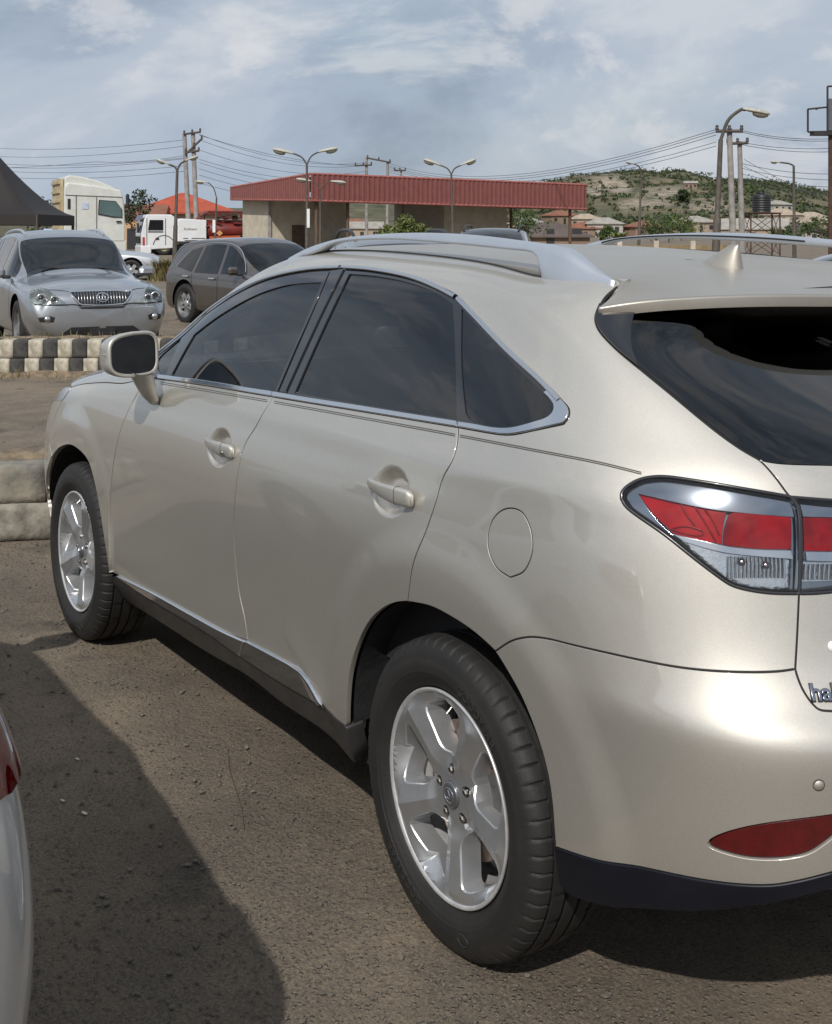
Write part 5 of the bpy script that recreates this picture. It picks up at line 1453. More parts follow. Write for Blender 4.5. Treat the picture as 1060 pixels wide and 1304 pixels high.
def add_glass(ci, panes, wind_u, rear_u, mw=None, mside=None, mrear=None):
    """panes: side windows as (x, z) outlines; windscreen and backlight from uv spans"""
    sh, patch, root, R1 = ci['sh'], ci['patch'], ci['root'], ci['R1']
    for pl in panes:
        lp = sh.invert(np.array(pl, float), side_f, ur=(1.0, ci['C1'] - 2), vr=(5.6, 9.3), face=False)
        patch('side_window', chain(lp), mside or M_blackgloss)
    if wind_u:
        (u0, u1) = wind_u
        lp = chain(np.array([[u0, 9.55 + 0], [u1, 7.2 + 0]]), np.array([[u1, v] for v in np.linspace(7.2, R1, 10)]), np.array([[u, R1] for u in np.linspace(u1, u0, 8)]), np.array([[u0, v] for v in np.linspace(R1, 9.55, 6)]))
        patch('windscreen', lp, mw or M_blackgloss, sym=True)
    if rear_u:
        (u0, u1) = rear_u
        lp = chain(np.array([[u0, v] for v in np.linspace(7.0, R1, 8)]), np.array([[u, R1] for u in np.linspace(u0, u1, 6)]), np.array([[u1, v] for v in np.linspace(R1, 9.4, 6)]), np.array([[u1, 9.4], [u0, 7.0]]))
        patch('rear_window', lp, mrear or M_blackgloss, sym=True)
def car_mirror(ci, x, z, m, y=.93):
    for s_ in (1, -1):
        mb = MB(); mb.box((x, s_ * (y + .12), z), (.10, .22, .15), bev=.045); mm = mb.build('door_mirror', m, ci['root'])
        mb = MB(); mb.box((x - .052, s_ * (y + .12), z), (.008, .18, .115), bev=.003); mb.build('mirror_glass', M_mirror, mm)
        mb = MB(); mb.box((x + .02, s_ * (y + .0), z - .06), (.07, .12, .05), bev=.015); mb.build('mirror_stalk', M_blacktrim, mm)
def handles(ci, pts, m, y=.935):
    for x, z in pts:
        for s_ in (1, -1):
            mb = MB(); mb.box((x, s_ * y, z), (.20, .035, .035), bev=.014); mb.build('door_handle', m, ci['root'])
M_silver = paint('silver_paint', (.43, .45, .47), metal=.85, rough=.42, dust=.10)
M_silver2 = paint('pale_silver_paint', (.60, .62, .64), dust=.10)
M_brown = paint('bronze_brown_paint', (.070, .058, .050), metal=.6, dust=.12)
M_blackcar = paint('black_paint', (.010, .011, .013), metal=.2, dust=.05)
M_whitecar = paint('white_paint', (.58, .59, .60), metal=.0, dust=.06)
M_headlens = glass_mat('headlamp_lens', (.90, .92, .90), ior=1.5)
M_headrefl = mat('headlamp_reflector', (.62, .64, .62), .2, .9, var=.2, vscale=14)
M_grille = mat('grille_dark', (.02, .02, .022), .5)
M_bar = mat('grille_bar', (.26, .27, .28), .25, .9)

# silver SUV behind the striped kerb, nose towards the camera, its right flank showing
pxc, dN = 131, 16.7
nose = PT(pxc, 370, dN); nose[2] = 0
dv = nrm(np.array([nose[0] - CAM[0], nose[1] - CAM[1], 0])); f0 = -dv; l0 = np.array([-f0[1], f0[0], 0])
f_ = nrm(f0 * math.cos(R(13)) + l0 * math.sin(R(13)))
org = nose - f_ * 3.70
ci = other_car('suv_car', 'silver SUV facing the camera behind the striped kerb at the left', (org[0], org[1], .06), math.atan2(f_[1], f_[0]), M_silver, suv_stations(1.0, .945, .985))
rt_, sh = ci['root'], ci['sh']
add_glass(ci, [[(1.25, .985), (2.02, 1.0), (1.86, 1.19), (1.62, 1.36), (1.35, 1.50), (1.24, 1.52)], [(.30, .995), (1.16, .985), (1.15, 1.53), (.80, 1.555), (.40, 1.54)], [(-.52, 1.06), (.20, 1.0), (.28, 1.53), (-.10, 1.50)]],
          (7.42, 8.93), None, mw=M_wind_dark, mside=M_glass_front)
# black cabin seen through the windscreen: dash, seats, steering wheel
mb = MB(); mb.box((2.05, 0, .93), (.5, 1.5, .12), bev=.04); mb.build('dashboard', M_dash, rt_)
mb = MB(); mb.box((.6, 0, .80), (2.6, 1.66, .1)); mb.box((-.45, 0, 1.1), (.06, 1.2, .6)); mb.build('cabin_floor', M_dash, rt_)
panel('headliner', sh, np.array([[5.2, 9.7], [7.35, 9.7], [7.35, 12], [5.2, 12]]), M_dash, rt_, sym=True, off=-.035, gap=0, flange=0, ku=.36, kv=.12, sp=.08, es=.08)
for y in (.37, -.37):
    mb = MB(); mb.box((1.05, y, 1.02), (.16, .48, .62), bev=.06); mb.box((1.02, y, 1.40), (.10, .26, .16), bev=.04); mb.build('seat', M_seat, rt_)
mb = MB(); c_ = np.array((1.66, .37, 1.03)); ax = np.array(Matrix.Rotation(R(22), 3, 'Y'))
mb.tube([c_ + ax @ np.array((0, .19 * math.cos(q), .19 * math.sin(q))) for q in np.linspace(0, 6.283, 30)], .016, 8); mb.tube([c_ + ax @ np.array((0, -.18, 0)), c_ + ax @ np.array((0, .18, 0))], .022, 8); mb.build('steering_wheel', M_bar, rt_)
Fr = lambda *p, **k: sh.invert(np.array(p, float), front_f, ur=(11.0, ci['C1']), vr=(0.2, ci['R1']), face=False)
U1 = ci['C1']
def fpoly(nm, pts, m, par=rt_, off=.005, mirror=True, fl=.02, n=5, sym=False, sp=.02):
    seg = [np.array(spl([a, b], n)) for a, b in zip(pts, pts[1:] + pts[:1])]
    return ci['patch'](nm, chain(*[Fr(*s_) for s_ in seg]), m, par, off=off, mirror=mirror, fl=fl, sp=sp, es=.02, sym=sym)
# grille surround, dark mesh, vertical bars, emblem
def fpos(y, z, off=0.0):
    uv = Fr((abs(y) + 1e-4, z))[0]; p = sh.raw(*uv) + sh.rawn(*uv) * off; p[1] *= (1 if y >= 0 else -1); return p
def gril(z): return np.interp(z, [.68, .71, .76, .80, .84], [.26, .31, .35, .385, .40])
gl_ = [(.0, .845), (.2, .845), (.40, .84), (.385, .80), (.35, .76), (.30, .70), (.26, .685), (.1, .675), (0.0, .675)]
g_ = fpoly('grille', [(0.001, .84), (.39, .835), (.37, .79), (.33, .73), (.27, .695), (.001, .685)], M_grille, sym=True, off=.004)
mb = MB(); ring = [fpos(y, z, .012) for y, z in gl_[:-1]]; ringm = [p * [1, -1, 1] for p in ring[::-1]]
mb.tube(ring[1:] , .012, 6); mb.tube(ringm[:-1], .012, 6); mb.tube([ringm[-2] if 0 else ring[1] * [1, -1, 1], fpos(0, .845, .012), ring[1]], .012, 6); mb.tube([ring[-1] * [1, -1, 1], fpos(0, .675, .012), ring[-1]], .012, 6)
mb.build('grille_surround', M_chrome, g_)
for k in range(-9, 10):
    y = k * .038; zs = [z for z in np.linspace(.695, .832, 8) if abs(y) < gril(z) - .02]
    if len(zs) > 1:
        mb = MB(); mb.tube([fpos(y, z, .012) for z in zs], .0085, 6); mb.build('grille_bar', M_bar, g_)
mb = MB(); e0 = [fpos(.075 * math.cos(q), .765 + .048 * math.sin(q), .028) for q in np.linspace(0, 6.283, 28)]; mb.tube(e0, .008, 6)
mb.tube([fpos(-.005, .80, .03), fpos(.03, .755, .03), fpos(.045, .742, .03), fpos(-.045, .742, .03)], .0085, 6); mb.build('grille_emblem', M_chrome, g_)
for s_ in (1, -1):
    def F2(nm, pts, m, par, off, fl=.015):
        seg = [np.array(spl([a, b], 5)) for a, b in zip(pts, pts[1:] + pts[:1])]
        V, N, F = panel_geo(sh, chain(*[Fr(*q) for q in seg]), off=off, gap=0, flange=fl, sp=.02, es=.02, ku=.36, kv=.12)
        if s_ < 0: V, N, F = mir(V, N, F)
        return obj(nm, mesh_np(nm, V, F, m, True, N), par)
    hl_ = [(.45, .695), (.83, .70), (.875, .73), (.84, .83), (.76, .89), (.66, .86)]
    h_ = F2('headlight', hl_, M_headrefl, rt_, .006)
    for (y, z, r) in ((.74, .765, .062), (.605, .752, .055)):
        q = fpos(s_ * y, z, .012); mb = MB(); mb.lathe([(0, -.01), (r * .55, .0), (r * .62, .012), (r * .9, .016), (r, .006)], 20, q, axis='X'); mb.build('lamp_bowl', M_lamp_bowl, h_)
        mb = MB(); mb.lathe([(0, .012), (r * .4, .008), (r * .52, -.002)], 16, q, axis='X'); mb.build('projector', M_lamp_black, h_)
    F2('lamp_lens', hl_, M_headlens, h_, .030, .02)
    fg = F2('fog_lamp', [(.62, .47), (.78, .475), (.80, .53), (.66, .55), (.60, .53)], M_lamp_black, rt_, .004)
    q = fpos(s_ * .69, .51, .012); mb = MB(); mb.lathe([(0, .012), (.032, .008), (.04, -.004)], 16, q, axis='X'); mb.build('fog_bulb', M_lamp_bowl, fg)
fpoly('lower_grille', [(.001, .655), (.27, .655), (.31, .665), (.27, .632), (.001, .628)], M_grille, sym=True, off=.004)
fpoly('bumper_intake', [(.001, .40), (.40, .40), (.50, .33), (.52, .28), (.001, .275)], M_grille, sym=True, off=.004)
def seam_line(pts, f, par, w=.010, both=True, ur=None, vr=None, sh_=None):
    s_h = sh_ or sh
    uv = s_h.invert(np.array(spl(pts, 6), float), f, ur=ur or (11.0, ci['C1']), vr=vr or (.2, ci['R1']), face=False)
    V, N, F = strip_geo(s_h, uv, w, .0008, off=.003, n=2)
    for q in ((0, 1) if both else (0,)):
        if q: V, N, F = mir(V, N, F)
        obj('panel_joint', mesh_np('panel_joint', V, F, M_seal, True, N), par)
seam_line([(.39, .85), (.52, .868), (.64, .872)], front_f, rt_)
seam_line([(.27, .672), (.36, .69), (.45, .69), (.60, .688), (.83, .692)], front_f, rt_, w=.014)
for pts in ([(2.22, .95), (2.26, .75), (2.22, .45)], [(1.19, .95), (1.20, .70), (1.18, .34)], [(.22, .97), (.30, .75), (.42, .56)]): seam_line(pts, side_f, rt_, ur=(2, 12), vr=(.5, 6.3))
mb = MB(); mb.box((3.69, 0, .335), (.03, .34, .10), bev=.01); mb.build('intake_mesh', M_grille, rt_)
car_mirror(ci, 1.93, 1.06, M_silver); handles(ci, [(1.02, .90), (.10, .92)], M_silver)
top_f = lambda P: P[..., :2]
xs_r = np.linspace(1.32, -.50, 24); uvr = sh.invert(np.stack([xs_r, np.full(24, .565)], -1), top_f, ur=(3, 9), vr=(9, 12), face=False); Pr = sh.raw(uvr[:, 0], uvr[:, 1])
lift = .048 * np.sin(np.pi * np.linspace(0.02, .98, 24)) ** .35 - .012
for s_ in (1, -1):
    mb = MB(); mb.tube([(p[0], p[1] * s_, p[2] + h) for p, h in zip(Pr, lift)], .020, 8); mb.build('roof_rail', M_rail, rt_)
for y0, y1 in ((.62, .05), (.02, -.52)):      # wipers
    mb = MB(); mb.tube([(2.30, y0, 1.085), (2.24, (y0 + y1) / 2, 1.118), (2.20, y1, 1.135)], .008, 5); mb.build('wiper', M_seal, rt_)
mb = MB(); mb.box((2.02, -.55, 1.055), (.005, .14, .06), rot=Matrix.Rotation(R(-55), 3, 'Y')); mb.build('windscreen_sticker', M_white, rt_)

# bronze-brown crossover parked beyond, nose to the right and towards the camera
ow = PT(236, 392, 24.0); ow[2] = 0
dv = nrm(np.array([ow[0] - CAM[0], ow[1] - CAM[1], 0])); rtv = np.array([dv[1], -dv[0], 0])
f_ = nrm(rtv * .50 - dv * .866); lft = np.array([-f_[1], f_[0], 0])
org = ow + lft * .90
cb = other_car('crossover_car', 'dark bronze brown crossover parked behind the champagne SUV with its nose to the right', (org[0], org[1], -.02), math.atan2(f_[1], f_[0]), M_brown, suv_stations(1.0, .93, .955), wheelbase=2.775, wr=.37, spokes=5, split=True)
add_glass(cb, [[(1.22, .945), (2.0, .955), (1.84, 1.14), (1.60, 1.31), (1.34, 1.43), (1.20, 1.455)], [(.30, .955), (1.12, .945), (1.10, 1.46), (.75, 1.475), (.42, 1.45)], [(-.42, 1.06), (.20, .965), (.32, 1.43), (-.02, 1.36)]], (7.42, 8.93), (3.1, 4.3), mw=M_wind_dark, mside=M_glass_front)
for pts in ([(2.22, .90), (2.26, .72), (2.22, .43)], [(1.16, .92), (1.18, .68), (1.16, .33)], [(.24, .93), (.30, .72), (.44, .55)]): seam_line(pts, side_f, cb['root'], ur=(2, 12), vr=(.5, 6.3), sh_=cb['sh'])
car_mirror(cb, 1.90, 1.02, M_brown); handles(cb, [(1.0, .86), (.08, .88)], M_chrome, .945)
shb = cb['sh']
for s_ in (1, -1):
    V, N, F = panel_geo(shb, np.array([[2.35, 5.6], [3.35, 5.8], [3.45, 5.2], [2.4, 4.6]]), off=.006, gap=0, flange=.01, sp=.03, es=.03, ku=.36, kv=.12)
    if s_ < 0: V, N, F = mir(V, N, F)
    obj('tail_lamp', mesh_np('tail_lamp', V, F, M_lens_red, True, N), cb['root'])
    P = [(1.92, .80, 1.0), (1.62, .735, 1.36), (1.30, .665, 1.475), (.75, .655, 1.505), (.35, .66, 1.48), (-.05, .68, 1.385), (-.42, .80, 1.05)]
    mb = MB(); lp = shb.invert(np.array(spl([(p[0], p[2]) for p in P], 5)), side_f, ur=(1, 13), vr=(5.5, 9.6), face=False); q = shb.raw(lp[:, 0], lp[:, 1]) * [1, s_, 1]
    mb.tube(list(q), .010, 6); mb.build('window_trim', M_satin, cb['root'])
mb = MB(); mb.box((1.05, .37, 1.02), (.16, .48, .62), bev=.06); mb.box((1.05, -.37, 1.02), (.16, .48, .62), bev=.06); mb.build('seat', M_dash, cb['root'])

# silver saloon close at the left edge: its rear right corner is in the frame
cs = other_car('saloon_car', 'pale silver saloon at the left edge, only its rear corner and red tail lamp showing', (.12, 2.934, .05), 0.0, M_silver2, suv_stations(1.0, .905, 1.05, sedan=True), wheelbase=2.70, wr=.325, sedan=True)
add_glass(cs, [[(1.0, .97), (1.95, .97), (1.5, 1.30), (1.02, 1.33)], [(.10, 1.0), (.93, .97), (.93, 1.33), (.5, 1.30)]], (8.6, 9.9), (5.3, 6.6))
car_mirror(cs, 1.8, 1.02, M_silver2, .90); handles(cs, [(.85, .86), (-.05, .88)], M_silver2, .915)
shs = cs['sh']
for s_ in (1, -1):
    lp = shs.invert(np.array(spl([(-.955, .885), (-.80, .875), (-.60, .88), (-.46, .915), (-.46, .96), (-.60, .99), (-.955, .99)], 4)), side_f, ur=(2.75, 6), vr=(3, 7), face=False)
    V, N, F = panel_geo(shs, lp, off=.004, gap=0, flange=.012, sp=.03, es=.02, ku=.36, kv=.12)
    if s_ < 0: V, N, F = mir(V, N, F)
    t_ = obj('tail_lamp', mesh_np('tail_lamp', V, F, M_lens_red2, True, N), cs['root'])
    V, N, F = panel_geo(shs, lp, off=.012, gap=0, flange=.008, sp=.03, es=.02, ku=.36, kv=.12)
    if s_ < 0: V, N, F = mir(V, N, F)
    obj('lamp_lens', mesh_np('lamp_lens', V, F, M_lamp_clear, True, N), t_)

# cars farther off, seen over kerbs and through the roof rails of the champagne SUV
def far_car(label, pxy, depth, heading_deg, m, H=1.0, rails=True, sedan=False, mside=None, z=0.0):
    p = PT(pxy[0], pxy[1], depth); a = math.atan2(FW[1], FW[0]) + R(heading_deg)
    f = np.array([math.cos(a), math.sin(a), 0]); o = p - f * 1.2
    c = other_car('parked_car', label, (o[0], o[1], z), a, m, suv_stations(1.0, .91, H, sedan=sedan), sedan=sedan)
    if sedan: add_glass(c, [[(1.0, .97), (1.95, .97), (1.5, 1.30), (1.02, 1.33)], [(.10, 1.0), (.93, .97), (.93, 1.33), (.5, 1.30)]], (8.6, 9.9), (5.3, 6.6))
    else: add_glass(c, [[(1.25, .985 * H), (2.02, 1.0 * H), (1.62, 1.36 * H), (1.24, 1.52 * H)], [(.30, .995 * H), (1.16, .985 * H), (1.15, 1.53 * H), (.40, 1.54 * H)], [(-.52, 1.06 * H), (.20, 1.0 * H), (.28, 1.53 * H), (-.10, 1.50 * H)]], (7.42, 8.93), (3.1, 4.3))
    car_mirror(c, 1.9, 1.06 * H, m)
    if rails and not sedan:
        for s_ in (1, -1):
            P = [(1.25, .575, 1.62 * H), (1.0, .58, 1.705 * H), (.4, .58, 1.73 * H), (-.1, .58, 1.715 * H), (-.45, .59, 1.62 * H)]
            mb = MB(); mb.tube([np.array(q) * [1, s_, 1] for q in spl(P, 5)], .022, 8); mb.build('roof_rail', M_blacktrim, c['root'])
    return c
far_car('pale silver car whose bonnet tip shows between the silver SUV and the white tank truck', (112, 320), 45.0, -80, M_silver2, .96)
far_car('pale silver SUV whose roof shows through the near roof rail of the champagne SUV', (512, 310), 15.5, 190, M_silver, .985)
far_car('black SUV whose roof just tops the near roof rail beside the canopy building', (626, 296), 27.0, 170, M_blackcar, 1.05)
far_car('white car with dark windows seen under the far roof rail of the champagne SUV', (985, 335), 10.5, 60, M_whitecar, 1.0, sedan=True)
far_car('grey silver car cut by the right edge beyond the far roof rail', (1085, 335), 14.0, 75, M_silver, 1.0, sedan=True)
# ------------------------------------------------------------------ canopy building
M_fascia = mat('red_cladding', (.215, .075, .065), .6, var=.18, vscale=2.5, col2=(.18, .055, .05), bump=.08, bscale=6, detail=8)
M_fascia_edge = mat('red_flashing', (.36, .12, .10), .5, var=.2, vscale=2)
M_wall = mat('plaster_beige', (.58, .52, .41), .9, var=.2, vscale=1.5, col2=(.42, .37, .29), bump=.25, bscale=8, detail=8)
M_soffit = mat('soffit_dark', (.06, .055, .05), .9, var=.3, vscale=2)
M_post = mat('rusty_post', (.13, .075, .05), .8, var=.4, vscale=6)
M_door = mat('brown_door', (.10, .055, .035), .6, var=.3, vscale=3)
M_conc = mat('concrete', (.33, .31, .28), .9, var=.25, vscale=2, bump=.3, bscale=12)
A_ = PT(396, 295, 73.0); B_ = PT(747, 295, 83.0); C_ = PT(294, 295, 83.0)
for q in (A_, B_, C_): q[2] = 0
pu = nrm(B_ - A_); pv = nrm(C_ - A_); LA, LC = np.linalg.norm(B_ - A_), np.linalg.norm(C_ - A_)
bl_ = empty('canopy_building', 'long low building under a sloping canopy roof edged in red corrugated cladding', 'building', A_)
def bp_(u, v, z=0): return A_ + pu * u + pv * v + np.array([0, 0, z])
def zt(u, v): return 4.93 - .26 * u / LA - .43 * v / LC
def zb(u, v): return 3.47 - .30 * u / LA + .32 * v / LC
def wpart(mb, name, m, par=None):
    o = mb.build(name, m, par or bl_); o.matrix_parent_inverse = Matrix.Translation(-Vector(bl_.location)) if par is None else Matrix.Identity(4)
    return o
def corrugated(name, p0, p1, f_top, f_bot, n):
    V = []; d = p1 - p0; L = np.linalg.norm(d); u = d / L; nn = np.array([u[1], -u[0], 0])
    if (nn * FW).sum() > 0: nn = -nn
    k = 0
    for i in range(n):
        for t, o in ((0, 0), (.12, .055), (.42, .055), (.54, 0)):
            s_ = (i + t) / n; c = p0 + d * s_ + nn * o
            V += [c + [0, 0, f_bot(s_)], c + [0, 0, f_top(s_)]]; k += 1
    F = [(2 * i, 2 * i + 2, 2 * i + 3, 2 * i + 1) for i in range(k - 1)]
    mb = MB(); mb.add(V, F); return mb
wpart(corrugated('x', bp_(0, 0), bp_(LA, 0), lambda s: zt(s * LA, 0), lambda s: zb(s * LA, 0), 60), 'fascia_cladding', M_fascia)['kind'] = 'stuff'
wpart(corrugated('x', bp_(0, LC), bp_(0, 0), lambda s: zt(0, LC * (1 - s)), lambda s: zb(0, LC * (1 - s)), 36), 'fascia_cladding', M_fascia)['kind'] = 'stuff'
wpart(corrugated('x', bp_(LA, 0), bp_(LA, LC), lambda s: zt(LA, LC * s), lambda s: zb(LA, LC * s), 36), 'fascia_cladding', M_fascia)['kind'] = 'stuff'
mb = MB()
for a, b in (((0, 0), (LA, 0)), ((0, 0), (0, LC)), ((LA, 0), (LA, LC))):
    for zf, off in ((zt, .03), (zb, -.02)):
        p, q = bp_(*a, zf(*a) + off), bp_(*b, zf(*b) + off); mb.tube([p, q], .075, 4)
wpart(mb, 'fascia_flashing', M_fascia_edge)
mb = MB(); q = [bp_(.15, .15, zt(0, 0) - .12), bp_(LA - .15, .15, zt(LA, 0) - .12), bp_(LA - .15, LC - .15, zt(LA, LC) - .12), bp_(.15, LC - .15, zt(0, LC) - .12)]; mb.add(q, [(0, 1, 2, 3)]); wpart(mb, 'roof', M_conc)
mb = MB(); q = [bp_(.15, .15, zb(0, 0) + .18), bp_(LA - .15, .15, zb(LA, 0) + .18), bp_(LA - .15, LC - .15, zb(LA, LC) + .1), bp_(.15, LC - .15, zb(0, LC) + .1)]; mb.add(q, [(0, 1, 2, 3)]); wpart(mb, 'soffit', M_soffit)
def u_at(pxl, v):
    lo, hi = -5.0, LA + 10
    for _ in range(50):
        m_ = (lo + hi) / 2
        if project(bp_(m_, v))[0] < pxl: lo = m_
        else: hi = m_
    return (lo + hi) / 2
def v_at(pxl, u):
    lo, hi = -5.0, LC + 6
    for _ in range(50):
        m_ = (lo + hi) / 2
        if project(bp_(u, m_))[0] > pxl: lo = m_
        else: hi = m_
    return (lo + hi) / 2
def room(u0, u1, v0, v1, name='wall', m=None, top=3.75):
    mb = MB(); P = [bp_(u0, v0), bp_(u1, v0), bp_(u1, v1), bp_(u0, v1)]
    V = P + [p + [0, 0, top] for p in P]
    mb.add(V, [(0, 1, 5, 4), (1, 2, 6, 5), (2, 3, 7, 6), (3, 0, 4, 7), (4, 5, 6, 7)])
    return wpart(mb, name, m or M_wall)
U0 = .7; V0 = v_at(342, U0); V1 = min(v_at(308, U0), LC - .3); U1 = u_at(443, V0)
room(U0, U1, V0, V1)
V2 = 4.2; U2, U3 = u_at(566, V2), u_at(646, V2); room(U2, U3, V2, LC - 1.0)
room(u_at(512, LC - 2.2), U2, LC - 2.2, LC - 1.2)
mb = MB(); a = u_at(372, V0); b = u_at(391, V0); c = (bp_(a, V0) + bp_(b, V0)) / 2
mb.box(c + [0, 0, 1.05] - pv * .03, (b - a, .08, 2.1), rz=math.atan2(pu[1], pu[0])); d_ = wpart(mb, 'door', M_door)
mb = MB()
mb.box(bp_(u_at(343, V0), V0 - .05, 1.85), (.16, .16, 3.7), rz=math.atan2(pu[1], pu[0])); wpart(mb, 'corner_trim', M_conc)
for pxl, v in ((403, .4), (403.5, LC - .4), (726, .4), (651, 2.8), (443, .8)):
    mb = MB(); uu = u_at(pxl, v); p = bp_(uu, v); mb.tube([p, p + [0, 0, 3.6]], .10, 8); wpart(mb, 'canopy_post', M_post)
mb = MB(); mb.box(bp_(LA / 2, 3.4, .08), (LA, 5.5, .16), rz=math.atan2(pu[1], pu[0])); wpart(mb, 'floor_slab', M_conc)

# ------------------------------------------------------------------ lamp posts
M_steel = mat('lamp_post_steel', (.10, .085, .07), .7, var=.5, vscale=5, col2=(.06, .045, .035))
M_head = mat('lamp_head', (.42, .41, .36), .45, var=.15, vscale=9)
M_bowl = glass_mat('lamp_bowl_glass', (.55, .52, .42), ior=1.45, rough=.1, body=(.30, .28, .22), opaque=.6)
M_poster = mat('paper_notice', (.72, .72, .72), .8, var=.1, vscale=5)
def lamp_head(root, p, d, L):
    d = nrm(np.array(d, float)); up = np.array([0, 0, 1.0]); s_ = nrm(np.cross(d, up)); u = np.cross(s_, d)
    V = []; n = 14; prof = [(0, .10), (.08, .22), (.3, .30), (.6, .36), (.85, .30), (.97, .15), (1.0, .02)]
    for t, w in prof:
        for q in np.linspace(0, 2 * math.pi, n, endpoint=False): V.append(p + d * L * t + s_ * w * L * .50 * math.cos(q) + u * L * w * .36 * (math.sin(q) if math.sin(q) > 0 else .35 * math.sin(q)))
    F = [(i * n + j, i * n + (j + 1) % n, (i + 1) * n + (j + 1) % n, (i + 1) * n + j) for i in range(len(prof) - 1) for j in range(n)] + [tuple(range(n))]
    mb = MB(); mb.add(V, F, True); h = wchild(mb, 'lamp_head', M_head, root)
    V = []
    prof = [(.38, .02), (.42, .20), (.6, .28), (.8, .24), (.93, .12), (.95, .01)]
    for t, w in prof:
        for q in np.linspace(math.pi, 2 * math.pi, 9): V.append(p + d * L * t + s_ * w * L * .46 * math.cos(q) + u * L * (w * .55 * math.sin(q) - .03))
    F = [(i * 9 + j, i * 9 + j + 1, (i + 1) * 9 + j + 1, (i + 1) * 9 + j) for i in range(5) for j in range(8)]
    mb = MB(); mb.add(V, F, True); mb.build('lamp_bowl', M_bowl, h)
def wchild(mb, name, m, root):
    """vertices are in world space; keep them there under a root that stands elsewhere"""
    o = mb.build(name, m, root); o.matrix_parent_inverse = Matrix.Translation(-Vector(root.location)); return o
def street_lamp(label, depth, base, fork, heads, r=.075, group='street lamps round the lot', notice=None, HL=1.05, gz_=None):
    """base / fork / heads are photo pixels of the foot, the split and each lamp's two ends"""
    b = PT(base[0], base[1], depth); b[2] = 0.0 if gz_ is None else gz_
    f = PT(fork[0], fork[1], depth)
    root = empty('street_lamp', label, 'street lamp', b, 0, group)
    mb = MB(); mb.tube([b, b + (f - b) * .45, b + (f - b) * .46, f], [r * 1.25, r * 1.15, r * .85, r * .7], 10); wchild(mb, 'pole', M_steel, root)
    for (ax, ay, ex, ey) in heads:
        a, e = PT(ax, ay, depth), PT(ex, ey, depth); dd = e - a
        L = np.linalg.norm(dd)
        pts = spl([f - (f - b) * .0, f + (a - f) * .35 + [0, 0, (a - f)[2] * .28], f + (a - f) * .72 + [0, 0, (a - f)[2] * .16], a], 6)
        mb = MB(); mb.tube(list(pts) + [a + dd * .12], r * .5, 8); wchild(mb, 'lamp_arm', M_steel, root)
        lamp_head(root, a, dd, L)
    if notice:
        p = PT(*notice[:2], depth) - FW * (r * 1.3); mb = MB(); mb.box(p, (.02, notice[2] * depth / FPX, notice[3] * depth / FPX), rz=-YAW); wchild(mb, 'paper_notice', M_poster, root)
    return root
street_lamp('twin arm street lamp with a white paper strip, at the left corner of the canopy', 60, (391, 336), (391, 210), [(375, 196, 347, 190), (405, 194, 431, 189)], notice=(393, 278, 3.6, 24))
street_lamp('twin arm street lamp standing behind the corner lamp, under the red fascia', 69, (408, 330), (408, 243), [(397, 231, 377, 228), (421, 231, 441, 233)], r=.06)
street_lamp('twin arm street lamp in front of the middle of the red fascia', 62, (578, 335), (575, 222), [(562, 211, 539, 203), (586, 211, 607, 203)], r=.065)
street_lamp('twin arm street lamp in front of the white truck with the red tank', 55, (222, 345), (226, 217), [(217, 210, 199, 203), (236, 205, 253, 199)], r=.085)
street_lamp('single arm street lamp leaning left beside the red tank of the truck', 68, (273, 335), (276, 252), [(266, 233, 249, 231)], r=.06, notice=(273, 288, 3.6, 16))
street_lamp('tall curved street lamp, the largest, standing left of the two power poles', 42, (910, 360), (918, 178), [(945, 139, 981, 146)], r=.11)
street_lamp('thin street lamp with a short arm to the left in front of the rocky hill', 75, (813, 335), (817, 217), [(808, 209, 797, 206)], r=.075)
street_lamp('thin street lamp with an arm to the left between the water tank and the billboard', 68, (1012, 338), (1011, 211), [(995, 207, 981, 206)], r=.09)
street_lamp('street lamp whose head just shows above the red roof right of the middle', 110, (612, 320), (604, 237), [(596, 230, 585, 228)], r=.06)

# ------------------------------------------------------------------ power poles and lines
M_pole = mat('concrete_pole', (.27, .25, .23), .9, var=.25, vscale=3); M_wood = mat('weathered_pole', (.16, .13, .11), .9, var=.35, vscale=3)
M_wire = mat('power_cable', (.055, .06, .07), .6); M_ins = mat('insulator', (.05, .045, .045), .3, coat=.5)
def insul(p, root):
    mb = MB(); mb.lathe([(.03, 0), (.09, .03), (.09, .09), (.05, .11), (.08, .14), (.07, .22), (.02, .24)], 8, p); wchild(mb, 'insulator', M_ins, root)
def power_pole(label, depth, legs, bars, m, r=.16, ins=True, name='power_pole', group='power poles'):
    b = PT(legs[0][0], legs[0][1], depth); b[2] = 0
    root = empty(name, label, 'power pole', b, 0, group)
    for (x0, y0, x1, y1) in legs:
        p, q = PT(x0, y0, depth), PT(x1, y1, depth); p[2] = 0
        mb = MB(); mb.tube([p, q], [r, r * .72], 10); wchild(mb, 'pole', m, root)
    for (x0, y0, x1, y1) in bars:
        p, q = PT(x0, y0, depth - .2), PT(x1, y1, depth - .2)
        mb = MB(); mb.tube([p, q], .085, 6); wchild(mb, 'cross_arm', M_steel, root)
        if ins:
            for t in (.04, .5, .96): insul(p + (q - p) * t + [0, 0, .05], root)
    return root
power_pole('pair of leaning concrete power poles joined by steel arms behind the white truck', 95, [(242, 320, 235, 170), (252, 320, 246, 168)], [(234, 171, 256, 168), (236, 194, 254, 192), (236, 197, 258, 176)], M_pole, r=.21)
power_pole('small double power pole rising behind the red fascia, left part', 120, [(467, 320, 467, 200), (493, 320, 494, 206)], [(452, 211, 474, 210), (467, 201, 498, 207)], M_pole, r=.17)
